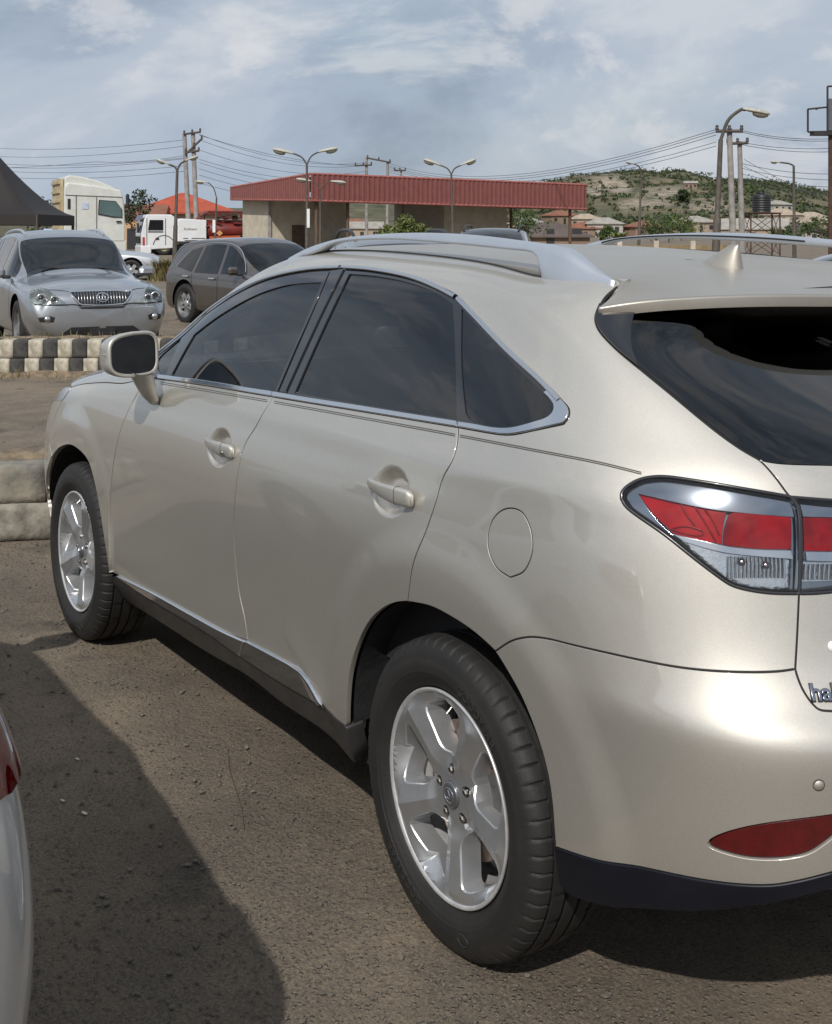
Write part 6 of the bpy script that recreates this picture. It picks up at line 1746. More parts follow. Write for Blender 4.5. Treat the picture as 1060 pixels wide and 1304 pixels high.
power_pole('single power pole with a short cross arm just above the red fascia', 130, [(511, 320, 511, 217)], [(502, 217, 517, 217)], M_pole, r=.13)
power_pole('grey power pole beside the large curved street lamp', 60, [(935, 335, 929, 163)], [(912, 167, 946, 167)], M_pole, r=.17)
power_pole('second grey power pole just right of the first, slightly shorter', 68, [(946, 335, 942, 180)], [(926, 183, 953, 182)], M_pole, r=.17)
ORD = ['topmost', 'second highest', 'third', 'fourth', 'fifth', 'sixth', 'seventh', 'eighth', 'ninth', 'tenth']
WC = {}
def wire(label, pts, sag, r=.022):
    k = WC.get(label, 0); WC[label] = k + 1; r = r * .75
    P = [PT(*p) for p in pts]; out = []
    for a, b in zip(P[:-1], P[1:]):
        for t in np.linspace(0, 1, 14): out.append(a + (b - a) * t + np.array([0, 0, -sag * 4 * t * (1 - t)]))
    mb = MB(); mb.tube(out, r, 5, False); o = mb.build('power_line', M_wire); tag(o, ORD[k] + ' ' + label, 'cable', 'power lines across the sky')
    return o
G1, G2, G3, G4 = ('power line from the leaning pole pair to the left edge', 'power line from the leaning pole pair to the small poles over the fascia',
                  'power line from the red fascia up to the two grey poles', 'power line from the two grey poles to the right edge')
for y0, y1 in ((186, 172), (197, 180), (205, 195), (210, 196), (214, 205), (222, 212)): wire(G1, [(-40, y0, 130), (236, y1 + 6, 95)], .5)
wire(G1, [(-40, 213, 120), (120, 206, 100), (236, 198, 95)], .2)
for y0, y1 in ((170, 211), (177, 214), (190, 222), (202, 226), (206, 233), (214, 240), (222, 246), (232, 250)): wire(G2, [(254, y0 + 1, 95), (468, y1 - 4, 120)], .9, .02)
wire(G2, [(254, 172, 95), (460, 211, 120)], .5)
for y0, y1, d in ((216, 165, 60), (219, 168, 60), (221, 172, 60), (224, 181, 68), (227, 186, 68)): wire(G3, [(496, y0 - 8, 125), (912, y1, d)], 1.7, .02)
for y0, y1, d in ((166, 171, 60), (168, 174, 60), (181, 183, 68), (184, 188, 68), (208, 218, 68), (214, 226, 68), (221, 236, 68), (228, 244, 68)): wire(G4, [(944, y0, d), (1100, y1 + 2, d - 8)], .25, .018)
for y0, y1 in ((203, 262), (212, 258)): wire(G4, [(948, y0, 68), (1100, y1, 80)], .4, .016)

# ------------------------------------------------------------------ billboard frame at the right edge
M_iron = mat('painted_iron', (.025, .022, .022), .6, var=.3, vscale=4)
M_rust = mat('rust_iron', (.075, .040, .028), .85, var=.4, vscale=4)
bb = PT(1058, 360, 45); bb[2] = 0
br = empty('billboard_frame', 'dark steel frame of a billboard on a post cut by the right edge', 'billboard', bb)
dd_ = 45
mb = MB(); mb.tube([bb, PT(1058, 165, dd_)], .085, 10); wchild(mb, 'post', M_rust, br)
fr = [((1029, 139), (1029, 168)), ((1029, 139), (1058, 136)), ((1029, 168), (1120, 166)), ((1054, 110), (1054, 172)), ((1054, 110), (1120, 108)), ((1040, 140), (1040, 137))]
for a, b in fr:
    mb = MB(); mb.tube([PT(*a, dd_), PT(*b, dd_)], .035, 6); wchild(mb, 'frame_bar', M_iron, br)
mb = MB(); p = PT(1078, 170, dd_); mb.box(p, (.5, 2.4, .14), rz=-YAW); wchild(mb, 'catwalk', M_iron, br)
mb = MB(); p = PT(1090, 146, dd_ - .2); mb.box(p, (.15, 1.9, 1.1), rz=-YAW); wchild(mb, 'panel', mat('panel_back', (.10, .105, .12), .6, var=.2), br)
mb = MB(); mb.tube([PT(1030, 293, dd_), PT(1062, 299, dd_), PT(1100, 304, dd_)], .03, 6); wchild(mb, 'guy_bar', M_iron, br)

# ------------------------------------------------------------------ water tank on its stand
tk = PT(970, 325, 85); tk[2] = 0
tr_ = empty('water_tank_stand', 'rusty braced steel stand of the water tank', 'tank stand', tk)
c0 = [(954, 313), (973, 314), (991, 313)]; zt0 = PT(970, 272, 85)[2]
cor = []
for (du, dv_) in ((-.95, -.9), (.95, -.9), (.95, .9), (-.95, .9)): cor.append(tk + RT * du + FW * dv_)
mb = None
for p in cor:
    mb = MB(); mb.tube([p, p + [0, 0, zt0]], .05, 6); wchild(mb, 'leg', M_rust, tr_)
for i in range(4):
    a, b = cor[i], cor[(i + 1) % 4]
    for z0, z1 in ((.2, zt0 * .5), (zt0 * .5, zt0 - .05)):
        for p, q in ((a + [0, 0, z0], b + [0, 0, z1]), (a + [0, 0, z1], b + [0, 0, z0])):
            mb = MB(); mb.tube([p, q], .022, 5); wchild(mb, 'brace', M_rust, tr_)
    for z0 in (zt0 * .5, zt0):
        mb = MB(); mb.tube([a + [0, 0, z0], b + [0, 0, z0]], .04, 5); wchild(mb, 'rail', M_rust, tr_)
mb = MB(); mb.box(tk + [0, 0, zt0 + .03], (2.1, 2.1, .06), rz=-YAW); wchild(mb, 'platform', M_rust, tr_)
tt = empty('water_tank', 'black plastic water tank on top of the braced steel stand', 'water tank', tk + np.array([0, 0, zt0 + .06]))
M_tank = mat('black_polythene', (.018, .019, .021), .45, var=.2, vscale=4)
prof = [(0, 0), (.60, 0)]
for k in range(7): prof += [(.60, .03 + k * .155), (.60, .10 + k * .155), (.575, .115 + k * .155), (.575, .145 + k * .155)]
prof += [(.58, 1.12), (.45, 1.20), (.20, 1.24), (.20, 1.30), (0, 1.30)]
mb = MB(); mb.lathe(prof, 28); mb.build('tank_body', M_tank, tt)
mb = MB(); mb.lathe([(.22, 1.28), (.22, 1.33), (0, 1.35)], 20); mb.build('lid', M_tank, tt)
# ------------------------------------------------------------------ the white tractor unit (seen from its rear right side)
M_tw = mat('truck_white', (.66, .67, .63), .4, 0, coat=.5, var=.06, vscale=2.5, col2=(.56, .56, .50))
M_tback = mat('cab_back_board', (.34, .27, .16), .85, var=.4, vscale=2.2, col2=(.55, .47, .30))
M_twhite2 = mat('truck_white_clean', (.74, .75, .76), .35, coat=.6, var=.05, vscale=2)
M_tglass = glass_mat('truck_glass', (.45, .55, .52), ior=1.55)
M_chassis = mat('truck_chassis', (.022, .022, .024), .7, var=.3)
M_red = mat('tank_red', (.20, .022, .014), .5, coat=.2, var=.2, vscale=2, col2=(.12, .014, .010))
M_orange = mat('tank_orange', (.50, .10, .03), .45, coat=.3, var=.15)
M_darkred = mat('pipe_dark_red', (.14, .022, .018), .5, var=.3)
M_visor = mat('visor_purple', (.035, .022, .06), .35, coat=.5)
M_ylw = mat('hazard_red', (.50, .03, .02), .5)
def truck_wheel(root, p, ax, r=.52, w=.34):
    """p centre, ax the axle direction (world)"""
    ax = nrm(np.array(ax)); e1 = np.array([0, 0, 1.0]); e2 = np.cross(ax, e1)
    def L(prof, m, name, par):
        V = []; n = 28
        for rr, h in prof:
            for j in range(n):
                q = 2 * math.pi * j / n; V.append(p + ax * h + rr * (math.cos(q) * e1 + math.sin(q) * e2))
        F = [(i * n + j, i * n + (j + 1) % n, (i + 1) * n + (j + 1) % n, (i + 1) * n + j) for i in range(len(prof) - 1) for j in range(n)]
        mb = MB(); mb.add(V, F, True)
        return wchild(mb, name, m, par) if par is root else mb.build(name, m, par)
    t = L([(r * .55, -w / 2), (r * .95, -w / 2), (r, -w * .35), (r, w * .35), (r * .95, w / 2), (r * .58, w / 2), (r * .55, w * .3)], M_rubber, 'wheel', root)
    L([(r * .58, w * .38), (r * .5, w * .1), (r * .3, w * .05), (r * .28, w * .42), (r * .15, w * .45), (0, w * .45)], M_tback, 'rim', t)
def oriented(base, fwd):
    fwd = nrm(np.array([fwd[0], fwd[1], 0])); left = np.array([-fwd[1], fwd[0], 0])
    return lambda x, y, z: base + fwd * x + left * y + np.array([0, 0, z])
def side_prism(W, prof, y0, y1, name, m, root):
    """outline (x, z) extruded between y0 and y1 in a truck's frame"""
    n = len(prof); V = [W(x, y0, z) for x, z in prof] + [W(x, y1, z) for x, z in prof]
    F = [tuple(range(n)), tuple(range(n, 2 * n))[::-1]] + [(i, (i + 1) % n, n + (i + 1) % n, n + i) for i in range(n)]
    mb = MB(); mb.add(V, F); o = wchild(mb, name, m, root)
    md = o.modifiers.new('soft', 'BEVEL'); md.width = .06; md.segments = 3; md.limit_method = 'ANGLE'
    return o
D1 = 50.0; s1 = D1 / FPX
tb_ = PT(82, 295, D1); tb_[2] = 0
f1 = nrm(RT * .90 + FW * -.02 + FW * .40)       # nose to the right, a little away
root = empty('tractor_truck', 'tall white lorry tractor with a sleeper cab and wind deflector behind the silver SUV', 'truck', tb_)
W1 = oriented(tb_, f1); H_ = lambda py: CAM[2] - (py - PY0) * s1
right = -1        # its right side faces us
LX = (153 - 82) * s1 / .93
lx = lambda p: (p - 82) / (153 - 82) * LX
def p2(p, y): return (lx(p), H_(y))
cabp = [p2(82, 308), p2(82, 238), p2(86, 232), p2(120, 236), p2(149, 241), p2(151.5, 250), p2(153, 262), p2(154, 285), p2(154, 308)]
side_prism(W1, cabp, -.0, 2.45, 'cab', M_tw, root)
defl = [p2(82.5, 239), p2(83, 226), p2(88, 222.5), p2(104, 224.5), p2(122, 229), p2(138, 236), p2(146, 240.5)]
side_prism(W1, defl, .12, 2.33, 'wind_deflector', M_tw, root)
win = [p2(122.5, 272), p2(123.5, 255), p2(142, 256.5), p2(149, 266), p2(149.5, 276), p2(140, 275.5)]
def flat(W, prof, y, name, m, par, th=.03):
    n = len(prof); V = [W(x, y, z) for x, z in prof] + [W(x, y - th, z) for x, z in prof]
    mb = MB(); mb.add(V, [tuple(range(n)), tuple(range(n, 2 * n))[::-1]] + [(i, (i + 1) % n, n + (i + 1) % n, n + i) for i in range(n)]); return wchild(mb, name, m, par)
wf = flat(W1, [p2(121.5, 273), p2(122.5, 254), p2(142.5, 255.5), p2(150, 266), p2(150.3, 277), p2(139, 276.5)], -.012, 'window_rubber', M_blacktrim, root, .02)
flat(W1, win, -.036, 'side_window', mat('truck_side_glass', (.10, .15, .15), .06, coat=1.0), root, .012)
flat(W1, [p2(86, 266), p2(86, 253), p2(89, 253), p2(89, 266)], -.012, 'sleeper_slot', M_blacktrim, root, .02)
flat(W1, [p2(103, 266), p2(103, 258), p2(110, 258), p2(110, 266)], -.012, 'door_emblem', mat('pale_blue_print', (.45, .52, .66), .5, var=.2), root, .012)
for a, b in (((95.5, 300), (95.5, 248)), ((119.5, 304), (119.5, 250)), ((83, 248), (150, 250))):
    flat(W1, [p2(a[0], a[1]), p2(b[0], b[1]), p2(b[0] + .7, b[1] + .7), p2(a[0] + .7, a[1] + .7)], -.010, 'panel_joint', M_soffit, root, .012)
for q, w_ in (((143, 281), 6), ((96, 303), 5)): flat(W1, [p2(q[0], q[1]), p2(q[0] + w_, q[1]), p2(q[0] + w_, q[1] + 2), p2(q[0], q[1] + 2)], -.03, 'door_handle', M_blacktrim, root, .04)
mb = MB(); mb.box(W1(lx(83) - .10, 1.25, 2.7), (.12, 2.2, 2.1), rz=math.atan2(f1[1], f1[0])); wchild(mb, 'cab_back', M_tback, root)
for k in range(6):
    mb = MB(); mb.box(W1(lx(83) - .19, 1.25, 1.8 + k * .36), (.06, 2.1, .10), rz=math.atan2(f1[1], f1[0])); wchild(mb, 'back_rib', M_tback, root)
mb = MB(); mb.box(W1(lx(156), -.12, H_(255)), (.12, .22, .55), rz=math.atan2(f1[1], f1[0]), bev=.05); wchild(mb, 'door_mirror', M_chassis, root)
side_prism(W1, [(-2.6, .95), (-2.6, .70), (LX - .1, .70), (LX - .1, .95)], .5, 1.9, 'chassis', M_chassis, root)
side_prism(W1, [p2(118, 322), p2(118, 306), p2(156, 306), p2(156, 322)], .02, 2.42, 'bumper', M_tw, root)
for x, y in ((lx(136), .2), (-1.6, .2), (lx(136), 2.25), (-1.6, 2.25)): truck_wheel(root, W1(x, y, .52), W1(0, -1, 0) - W1(0, 0, 0))
mb = MB(); mb.box(W1(-.55, .5, 1.35), (.35, .35, .9), rz=math.atan2(f1[1], f1[0]), bev=.05); wchild(mb, 'air_stack', mat('pale_blue_can', (.42, .55, .72), .4), root)

# ------------------------------------------------------------------ white truck with red tank, nose to the left
D2 = 92.0; s2 = D2 / FPX
t0 = PT(180, 295, D2); t0[2] = 0
f2 = nrm(-RT * .93 + -FW * .36)
# its left side faces us, so work along the reversed direction (x grows to the right of the picture)
W2 = oriented(t0, -f2)
root = empty('tank_truck', 'white cab truck with a white equipment locker and red tank body, nose to the left', 'truck', t0)
k2 = s2 / .93
q2 = lambda p, y: ((p - 180) * k2, CAM[2] - (y - PY0) * s2)
side_prism(W2, [q2(181, 318), q2(180, 298), q2(183.5, 280), q2(187, 273), q2(216, 273), q2(223, 279), q2(223, 316), q2(205, 317), q2(190, 318)], -.0, 2.4, 'cab', M_twhite2, root)
flat(W2, [q2(188, 293), q2(190, 280), q2(206, 280), q2(206, 293)], -.012, 'side_window', M_blackgloss, root)
flat(W2, [q2(188.5, 294.5), q2(188, 295.5), q2(206, 295.5), q2(206, 294.5)], -.02, 'window_sill', M_blacktrim, root)
for p in (186.3, 208.5): flat(W2, [q2(p, 312), q2(p, 278), q2(p + .7, 278), q2(p + .7, 312)], -.012, 'door_joint', M_soffit, root, .014)
flat(W2, [q2(197, 305), q2(197, 303), q2(201, 303), q2(201, 305)], -.03, 'door_handle', M_blacktrim, root, .03)
# front face: windscreen, grille, visor
def front_quad(y0, y1, pz, name, m, off):
    V = []
    for (p, y) in pz: 
        x, z = q2(p, y); V += [W2(x - off, y0, z), W2(x - off, y1, z)]
    n = len(pz); F = [(2 * i, 2 * i + 1, 2 * i + 3, 2 * i + 2) for i in range(n - 1)]
    mb = MB(); mb.add(V, F); V2 = [np.array(v) + f2 * .03 for v in V]; mb.add(V2, F); return wchild(mb, name, m, root)
front_quad(.08, 2.32, [(180.5, 296), (183.6, 280)], 'windscreen', M_blackgloss, .03)
front_quad(.0, 2.4, [(183, 280.5), (186.5, 273.5)], 'sun_visor', M_visor, .22)
front_quad(.35, 2.05, [(180.8, 310), (180.2, 301)], 'grille', M_chassis, .05)
side_prism(W2, [q2(179.5, 323), q2(179.5, 313), q2(192, 313), q2(192, 323)], -.03, 2.43, 'bumper', M_twhite2, root)
flat(W2, [q2(181.5, 312), q2(181.5, 302), q2(184, 302), q2(184, 312)], -.02, 'hazard_stripe', M_ylw, root)
for t in (.2, 2.2): mb = MB(); mb.box(W2(q2(180, 300)[0] - .25, t - .35 if t < 1 else t + .35, 2.0), (.12, .25, .6), rz=math.atan2(f2[1], f2[0]), bev=.04); wchild(mb, 'door_mirror', M_chassis, root)
lk = side_prism(W2, [q2(223.5, 308), q2(223.5, 282), q2(227, 278), q2(258.5, 280), q2(258.5, 308)], .0, 2.4, 'equipment_locker', M_twhite2, root)
# lettering on the locker
def sign_text(s_, px_, py_, size, m):
    x, z = q2(px_, py_); o = W2(x, -.016, z); ex = -f2; M = np.eye(4); M[:3, 0] = ex; M[:3, 1] = [0, 0, 1]; M[:3, 2] = np.cross(ex, [0, 0, 1]); M[:3, 3] = o - np.array(root.location)
    me = text_mesh(s_, size, .004); me.materials.clear(); me.materials.append(m); me.transform(Matrix([list(map(float, r)) for r in M])); return obj('lettering', me, root)
sign_text('Kollmann', 231, 293, .25, mat('olive_lettering', (.20, .16, .04), .5))
for p0, p1, y in ((240, 257, 303.2), (230, 236, 303.2), (232, 257, 306)): flat(W2, [q2(p0, y + .8), q2(p0, y), q2(p1, y), q2(p1, y + .8)], -.012, 'print_line', M_chassis, root, .01)
side_prism(W2, [q2(182, 324), q2(192, 316), q2(258, 309), q2(330, 309), q2(330, 318), q2(230, 318), q2(222, 326), q2(200, 322)], .35, 2.0, 'chassis', M_chassis, root)
# mudguard and wheels
for x in (q2(207, 0)[0], q2(300, 0)[0]):
    V = []; n = 14
    for y in (-.02, .5):
        for a in np.linspace(R(8), R(172), n): V.append(W2(x + .80 * math.cos(a), y, .64 + .80 * math.sin(a)))
    mb = MB(); mb.add(V, [(i, i + 1, n + i + 1, n + i) for i in range(n - 1)], True); o = wchild(mb, 'mudguard', M_chassis, root); md = o.modifiers.new('t', 'SOLIDIFY'); md.thickness = .05
for x in (q2(207, 0)[0], q2(300, 0)[0]):
    for y in (.18, 2.2): truck_wheel(root, W2(x, y, .64), (W2(0, -1, 0) - W2(0, 0, 0)) * (1 if y < 1 else -1), r=.64)
# tank: red cylinder lying along the body, pipes and walkway on top
zc = CAM[2] - (293 - PY0) * s2; x0, x1 = q2(259, 0)[0], q2(345, 0)[0]
V = []; n = 32
prof = [(x0, .0), (x0, .55), (x0 + .08, .72), (x0 + .2, .78), (x1, .78), (x1 + .2, .5), (x1 + .25, 0)]
for x, r in prof:
    for a in np.linspace(0, 2 * math.pi, n, endpoint=False): V.append(W2(x, 1.2 + r * 1.45 * math.cos(a), zc + r * math.sin(a)))
mb = MB(); mb.add(V, [(i * n + j, i * n + (j + 1) % n, (i + 1) * n + (j + 1) % n, (i + 1) * n + j) for i in range(len(prof) - 1) for j in range(n)], True); wchild(mb, 'tank', M_red, root)
flat(W2, [q2(262, 308), q2(262, 301), q2(300, 300), q2(300, 308)], .02, 'tank_skirt', M_orange, root, .05)
wd = flat(W2, [q2(270, 297), q2(274, 293), q2(278, 297), q2(274, 301)], -.10, 'warning_diamond', mat('diamond_orange', (.62, .30, .12), .5), root, .02)
mb = MB()
for a, b in (((258, 283), (258, 272)), ((258, 272), (262, 269)), ((262, 269), (330, 269)), ((266, 277), (330, 277)), ((272, 277), (272, 269)), ((284, 277), (284, 269)), ((296, 277), (296, 269)), ((250, 278), (258, 270))):
    mb.tube([W2(*np.array(q2(*a)).tolist()[:1], .6, q2(*a)[1]), W2(q2(*b)[0], .6, q2(*b)[1])], .06, 6)
wchild(mb, 'walkway_rail', M_darkred, root)
side_prism(W2, [q2(252, 275), q2(262, 267.5), q2(345, 268), q2(345, 271), q2(262, 271)], .3, 1.6, 'walkway', M_darkred, root)
for k in range(16):
    a = rng.uniform(262, 318); y0 = rng.uniform(271, 284); L = rng.uniform(4, 16); mb = MB()
    if k % 3 == 0: mb.box(W2(q2(a, y0)[0], rng.uniform(-.05, .3), q2(a, y0)[1]), (rng.uniform(.2, .6), .25, rng.uniform(.15, .4)), rz=math.atan2(f2[1], f2[0]))
    else: mb.tube([W2(q2(a, y0)[0], .1, q2(a, y0)[1]), W2(q2(a + L, y0)[0], .05, q2(a + L, y0 + rng.uniform(-4, 6))[1])], rng.uniform(.03, .07), 6)
    wchild(mb, 'pipework', M_darkred if k % 2 else M_rust, root)
mb = MB(); mb.tube(spl([W2(q2(243, 0)[0], .3, q2(0, 282)[1]), W2(q2(251, 0)[0], .2, q2(0, 277)[1]), W2(q2(256, 0)[0], .1, q2(0, 288)[1]), W2(q2(262, 0)[0], .05, q2(0, 288)[1])], 6), .09, 8); wchild(mb, 'suction_hose', M_darkred, root)

# ------------------------------------------------------------------ dark tent at the left edge
M_tent = mat('tent_fabric', (.020, .016, .015), .75, var=.15, vscale=1.2, bump=.15, bscale=3)
dt = 33.0; s3 = dt / FPX
apex = PT(-14, 184, dt); tp = empty('marquee_tent', 'dark brown pointed marquee tent at the left edge of the lot', 'tent', (apex[0], apex[1], 0))
ze = CAM[2] - (274 - PY0) * s3; zv = CAM[2] - (287 - PY0) * s3; half = 1.75
V = []; rows = 10; cr = [(-half, -half), (half, -half), (half, half), (-half, half)]
def tq(t): return t ** 1.5
per = []
for i in range(4):
    for t in np.linspace(0, 1, 8, endpoint=False): per.append((cr[i][0] + (cr[(i + 1) % 4][0] - cr[i][0]) * t, cr[i][1] + (cr[(i + 1) % 4][1] - cr[i][1]) * t))
for k in range(rows + 1):
    t = k / rows
    for (a, b) in per: V.append(apex + RT * a * t + FW * b * t + np.array([0, 0, (ze - apex[2]) * (1 - (1 - t) ** 1.45)]))
n = len(per); F = [(k * n + j, k * n + (j + 1) % n, (k + 1) * n + (j + 1) % n, (k + 1) * n + j) for k in range(rows) for j in range(n)]
mb = MB(); mb.add(V, F, True); wchild(mb, 'canopy', M_tent, tp)
V = [apex + RT * a + FW * b + np.array([0, 0, z - apex[2]]) for z in (ze, zv) for (a, b) in per]
mb = MB(); mb.add(V, [(j, (j + 1) % n, n + (j + 1) % n, n + j) for j in range(n)]); wchild(mb, 'valance', M_tent, tp)
for a, b in cr:
    p = apex + RT * a * .98 + FW * b * .98; mb = MB(); mb.tube([(p[0], p[1], 0), (p[0], p[1], ze)], .04, 8); wchild(mb, 'tent_pole', M_steel, tp)
# ------------------------------------------------------------------ hill with rock, scrub and houses
def hill_mat():
    m, n, l, b = new_mat('hillside')
    tc = n.new('ShaderNodeTexCoord'); vec = tc.outputs['Object']
    def noise(s, d=8, r=.62):
        t = n.new('ShaderNodeTexNoise'); t.inputs['Scale'].default_value = s; t.inputs['Detail'].default_value = d; t.inputs['Roughness'].default_value = r; l.new(vec, t.inputs['Vector']); return t.outputs['Fac']
    def ramp(f, stops):
        r = n.new('ShaderNodeValToRGB'); l.new(f, r.inputs[0]); e = r.color_ramp.elements
        while len(e) < len(stops): e.new(.5)
        for el, (p, c) in zip(e, stops): el.position = p; el.color = (*c, 1) if isinstance(c, tuple) else (c, c, c, 1)
        return r.outputs[0]
    def mix(f, a, c):
        x = n.new('ShaderNodeMix'); x.data_type = 'RGBA'
        for s_, v in (('Factor', f), (6, a), (7, c)):
            if isinstance(v, (int, float)): x.inputs[s_].default_value = v
            elif isinstance(v, tuple): x.inputs[s_].default_value = (*v, 1)
            else: l.new(v, x.inputs[s_])
        return x.outputs[2]
    veg = ramp(noise(.055, 10, .7), [(.35, (.055, .062, .035)), (.48, (.105, .105, .055)), (.58, (.175, .145, .085)), (.70, (.24, .18, .115))])
    at = n.new('ShaderNodeAttribute'); at.attribute_name = 'rock'
    rf = n.new('ShaderNodeMath'); rf.operation = 'MULTIPLY'; l.new(at.outputs['Fac'], rf.inputs[0]); l.new(ramp(noise(.10, 9, .75), [(.40, 0.0), (.52, 1.0)]), rf.inputs[1])
    rock = ramp(noise(.3, 6, .7), [(.35, (.24, .19, .14)), (.6, (.46, .39, .31))])
    l.new(mix(rf.outputs[0], veg, rock), b.inputs['Base Color']); b.inputs['Roughness'].default_value = .95
    bp = n.new('ShaderNodeBump'); bp.inputs['Strength'].default_value = 1.0; bp.inputs['Distance'].default_value = 3.0; l.new(noise(.12, 8, .7), bp.inputs['Height']); l.new(bp.outputs[0], b.inputs['Normal'])
    return m
M_hill = hill_mat()
RIDGE = np.array([(-500, 268), (0, 272), (150, 264), (300, 268), (560, 266), (630, 260), (665, 238), (690, 237), (720, 231), (745, 226), (780, 222), (812, 221), (840, 224), (870, 224), (905, 229), (940, 229), (975, 231), (1000, 236), (1030, 244), (1060, 250), (1120, 258), (1300, 266), (1700, 275)], float)
D0, D1_ = 330.0, 880.0
def hill_h(pxl, d):
    yr = np.interp(pxl, RIDGE[:, 0], RIDGE[:, 1]); zr = CAM[2] - (yr - PY0) * D1_ / FPX
    t = np.clip((d - D0) / (D1_ - D0), 0, 1.0)
    prof = .30 * t + .70 * (t * t * (3 - 2 * t))
    z = (zr - 0) * prof
    if d > D1_: z = zr * max(0, 1 - (d - D1_) / 500.0)
    return z
def hill_pt(pxl, d):
    lat = (pxl - PX0) / FPX * d
    p = CAM + FW * d + RT * lat
    nz = (mnoise.noise(Vector((p[0] * .012, p[1] * .012, 0))) * 7 + mnoise.noise(Vector((p[0] * .04, p[1] * .04, 5))) * 2.2 + mnoise.noise(Vector((p[0] * .11, p[1] * .11, 9))) * .8)
    t = np.clip((d - D0) / 200, 0, 1); h = hill_h(pxl, d)
    p[2] = h + nz * t * min(1, h / 10 + .05) * (1 if d < D1_ * .93 else .4) - .3 * (1 - t)
    return p
pxs = np.concatenate([np.linspace(-500, 560, 40), np.linspace(575, 1180, 170), np.linspace(1200, 1800, 20)]); ds = np.concatenate([np.linspace(D0 - 10, D1_, 90), np.linspace(D1_ + 20, D1_ + 420, 10)])
V = [hill_pt(a, d) for d in ds for a in pxs]; k = len(pxs)
F = [(j * k + i, j * k + i + 1, (j + 1) * k + i + 1, (j + 1) * k + i) for j in range(len(ds) - 1) for i in range(k - 1)]
me = mesh_np('hill', V, F, M_hill, True)
hillo = obj('hill', me); tag(hillo, kind='structure')
ROCKS = [(775, 232, 22, 9), (757, 243, 12, 10), (830, 258, 26, 7), (800, 262, 12, 6), (790, 240, 14, 8), (850, 246, 30, 8), (700, 255, 8, 4), (905, 262, 30, 9)]
pp = project(np.array(V)); ra_ = np.zeros(len(V))
for (x, y, a, b) in ROCKS: ra_ = np.maximum(ra_, np.clip(1.35 - np.hypot((pp[:, 0] - x) / a, (pp[:, 1] - y) / b), 0, 1) ** .6)
at = me.attributes.new('rock', 'FLOAT', 'POINT'); at.data.foreach_set('value', ra_.astype(np.float32))
def hill_at(pxl, py):
    """ground point on the hillside seen at this pixel"""
    for d in np.linspace(D0, D1_, 140):
        p = hill_pt(pxl, d)
        if project(p)[1] <= py: return p
    return hill_pt(pxl, D1_)

# leaves: clumps of small faces
def leaf_mat(name, c0, c1, tr=.25):
    m, n, l, b = new_mat(name)
    gi = n.new('ShaderNodeNewGeometry'); r = n.new('ShaderNodeValToRGB'); l.new(gi.outputs['Random Per Island'], r.inputs[0])
    r.color_ramp.elements[0].color = c4(c0); r.color_ramp.elements[1].color = c4(c1)
    l.new(r.outputs[0], b.inputs['Base Color']); b.inputs['Roughness'].default_value = .6; b.inputs['Specular IOR Level'].default_value = .3
    return m
M_leaf = leaf_mat('leaf_green', (.030, .055, .018), (.10, .14, .045)); M_leafy = leaf_mat('leaf_yellow_green', (.07, .10, .025), (.17, .19, .06)); M_leafd = leaf_mat('leaf_dark', (.018, .030, .014), (.055, .075, .030)); M_dryg = leaf_mat('dry_grass', (.10, .085, .035), (.26, .22, .10))
M_scrub = leaf_mat('scrub_leaf', (.026, .040, .018), (.090, .100, .045))
M_bark = mat('bark', (.10, .075, .055), .95, var=.4, vscale=8)
def leaves(centers, radii, n_per, size, seed, flat_=1.0):
    r_ = np.random.RandomState(seed); VV = []; FF = []
    for c, ra in zip(centers, radii):
        n = n_per
        d = nrm(r_.normal(size=(n, 3))); rr = ra * r_.uniform(.25, 1.0, (n, 1)) ** .5; P = c + d * rr * [1, 1, flat_]
        a = nrm(r_.normal(size=(n, 3))); b = nrm(np.cross(a, r_.normal(size=(n, 3)))); s_ = size * r_.uniform(.6, 1.4, (n, 1))
        q = np.stack([P - a * s_, P + b * s_ * .45, P + a * s_, P - b * s_ * .45], 1)
        o = len(VV) * 4; VV += list(q); FF += [(o + 4 * i, o + 4 * i + 1, o + 4 * i + 2, o + 4 * i + 3) for i in range(n)]
    return np.array(VV).reshape(-1, 3), FF
def tree(name, label, base, h, rx, m, seed, clumps=16, n_per=60, leaf=.14, group=None, trunk=.10, cat='tree', low=.35):
    r_ = np.random.RandomState(seed); base = np.array(base, float)
    root = empty(name, label, cat, base, 0, group)
    mb = MB(); top = np.array([r_.uniform(-.1, .1) * rx, r_.uniform(-.1, .1) * rx, h * .75]); mid = top * .5 + [r_.uniform(-.08, .08) * rx, 0, 0]
    mb.tube(spl([(0, 0, -.1), mid, top], 4), [trunk] * 3 + [trunk * .8] * 2 + [trunk * .6] * 2 + [trunk * .4] * 2, 7)
    cs, rs = [], []
    for i in range(clumps):
        a = r_.uniform(0, 6.28); t = r_.uniform(low, 1.0); w = rx * math.sin(math.pi * min(.95, (t - low) / (1 - low) * .75 + .22)) * r_.uniform(.35, 1.0)
        c = np.array([w * math.cos(a), w * math.sin(a), h * t * .93]); cs.append(c); rs.append(rx * r_.uniform(.22, .42))
        if i % 2 == 0: mb.tube([mid + (top - mid) * r_.uniform(0, .8), c * [.6, .6, .92], c], [trunk * .4, trunk * .25, trunk * .12], 5)
    mb.build('trunk', M_bark, root)
    V, F = leaves(cs, rs, n_per, leaf, seed)
    obj('crown', mesh_np('crown', V, F, m), root)
    return root
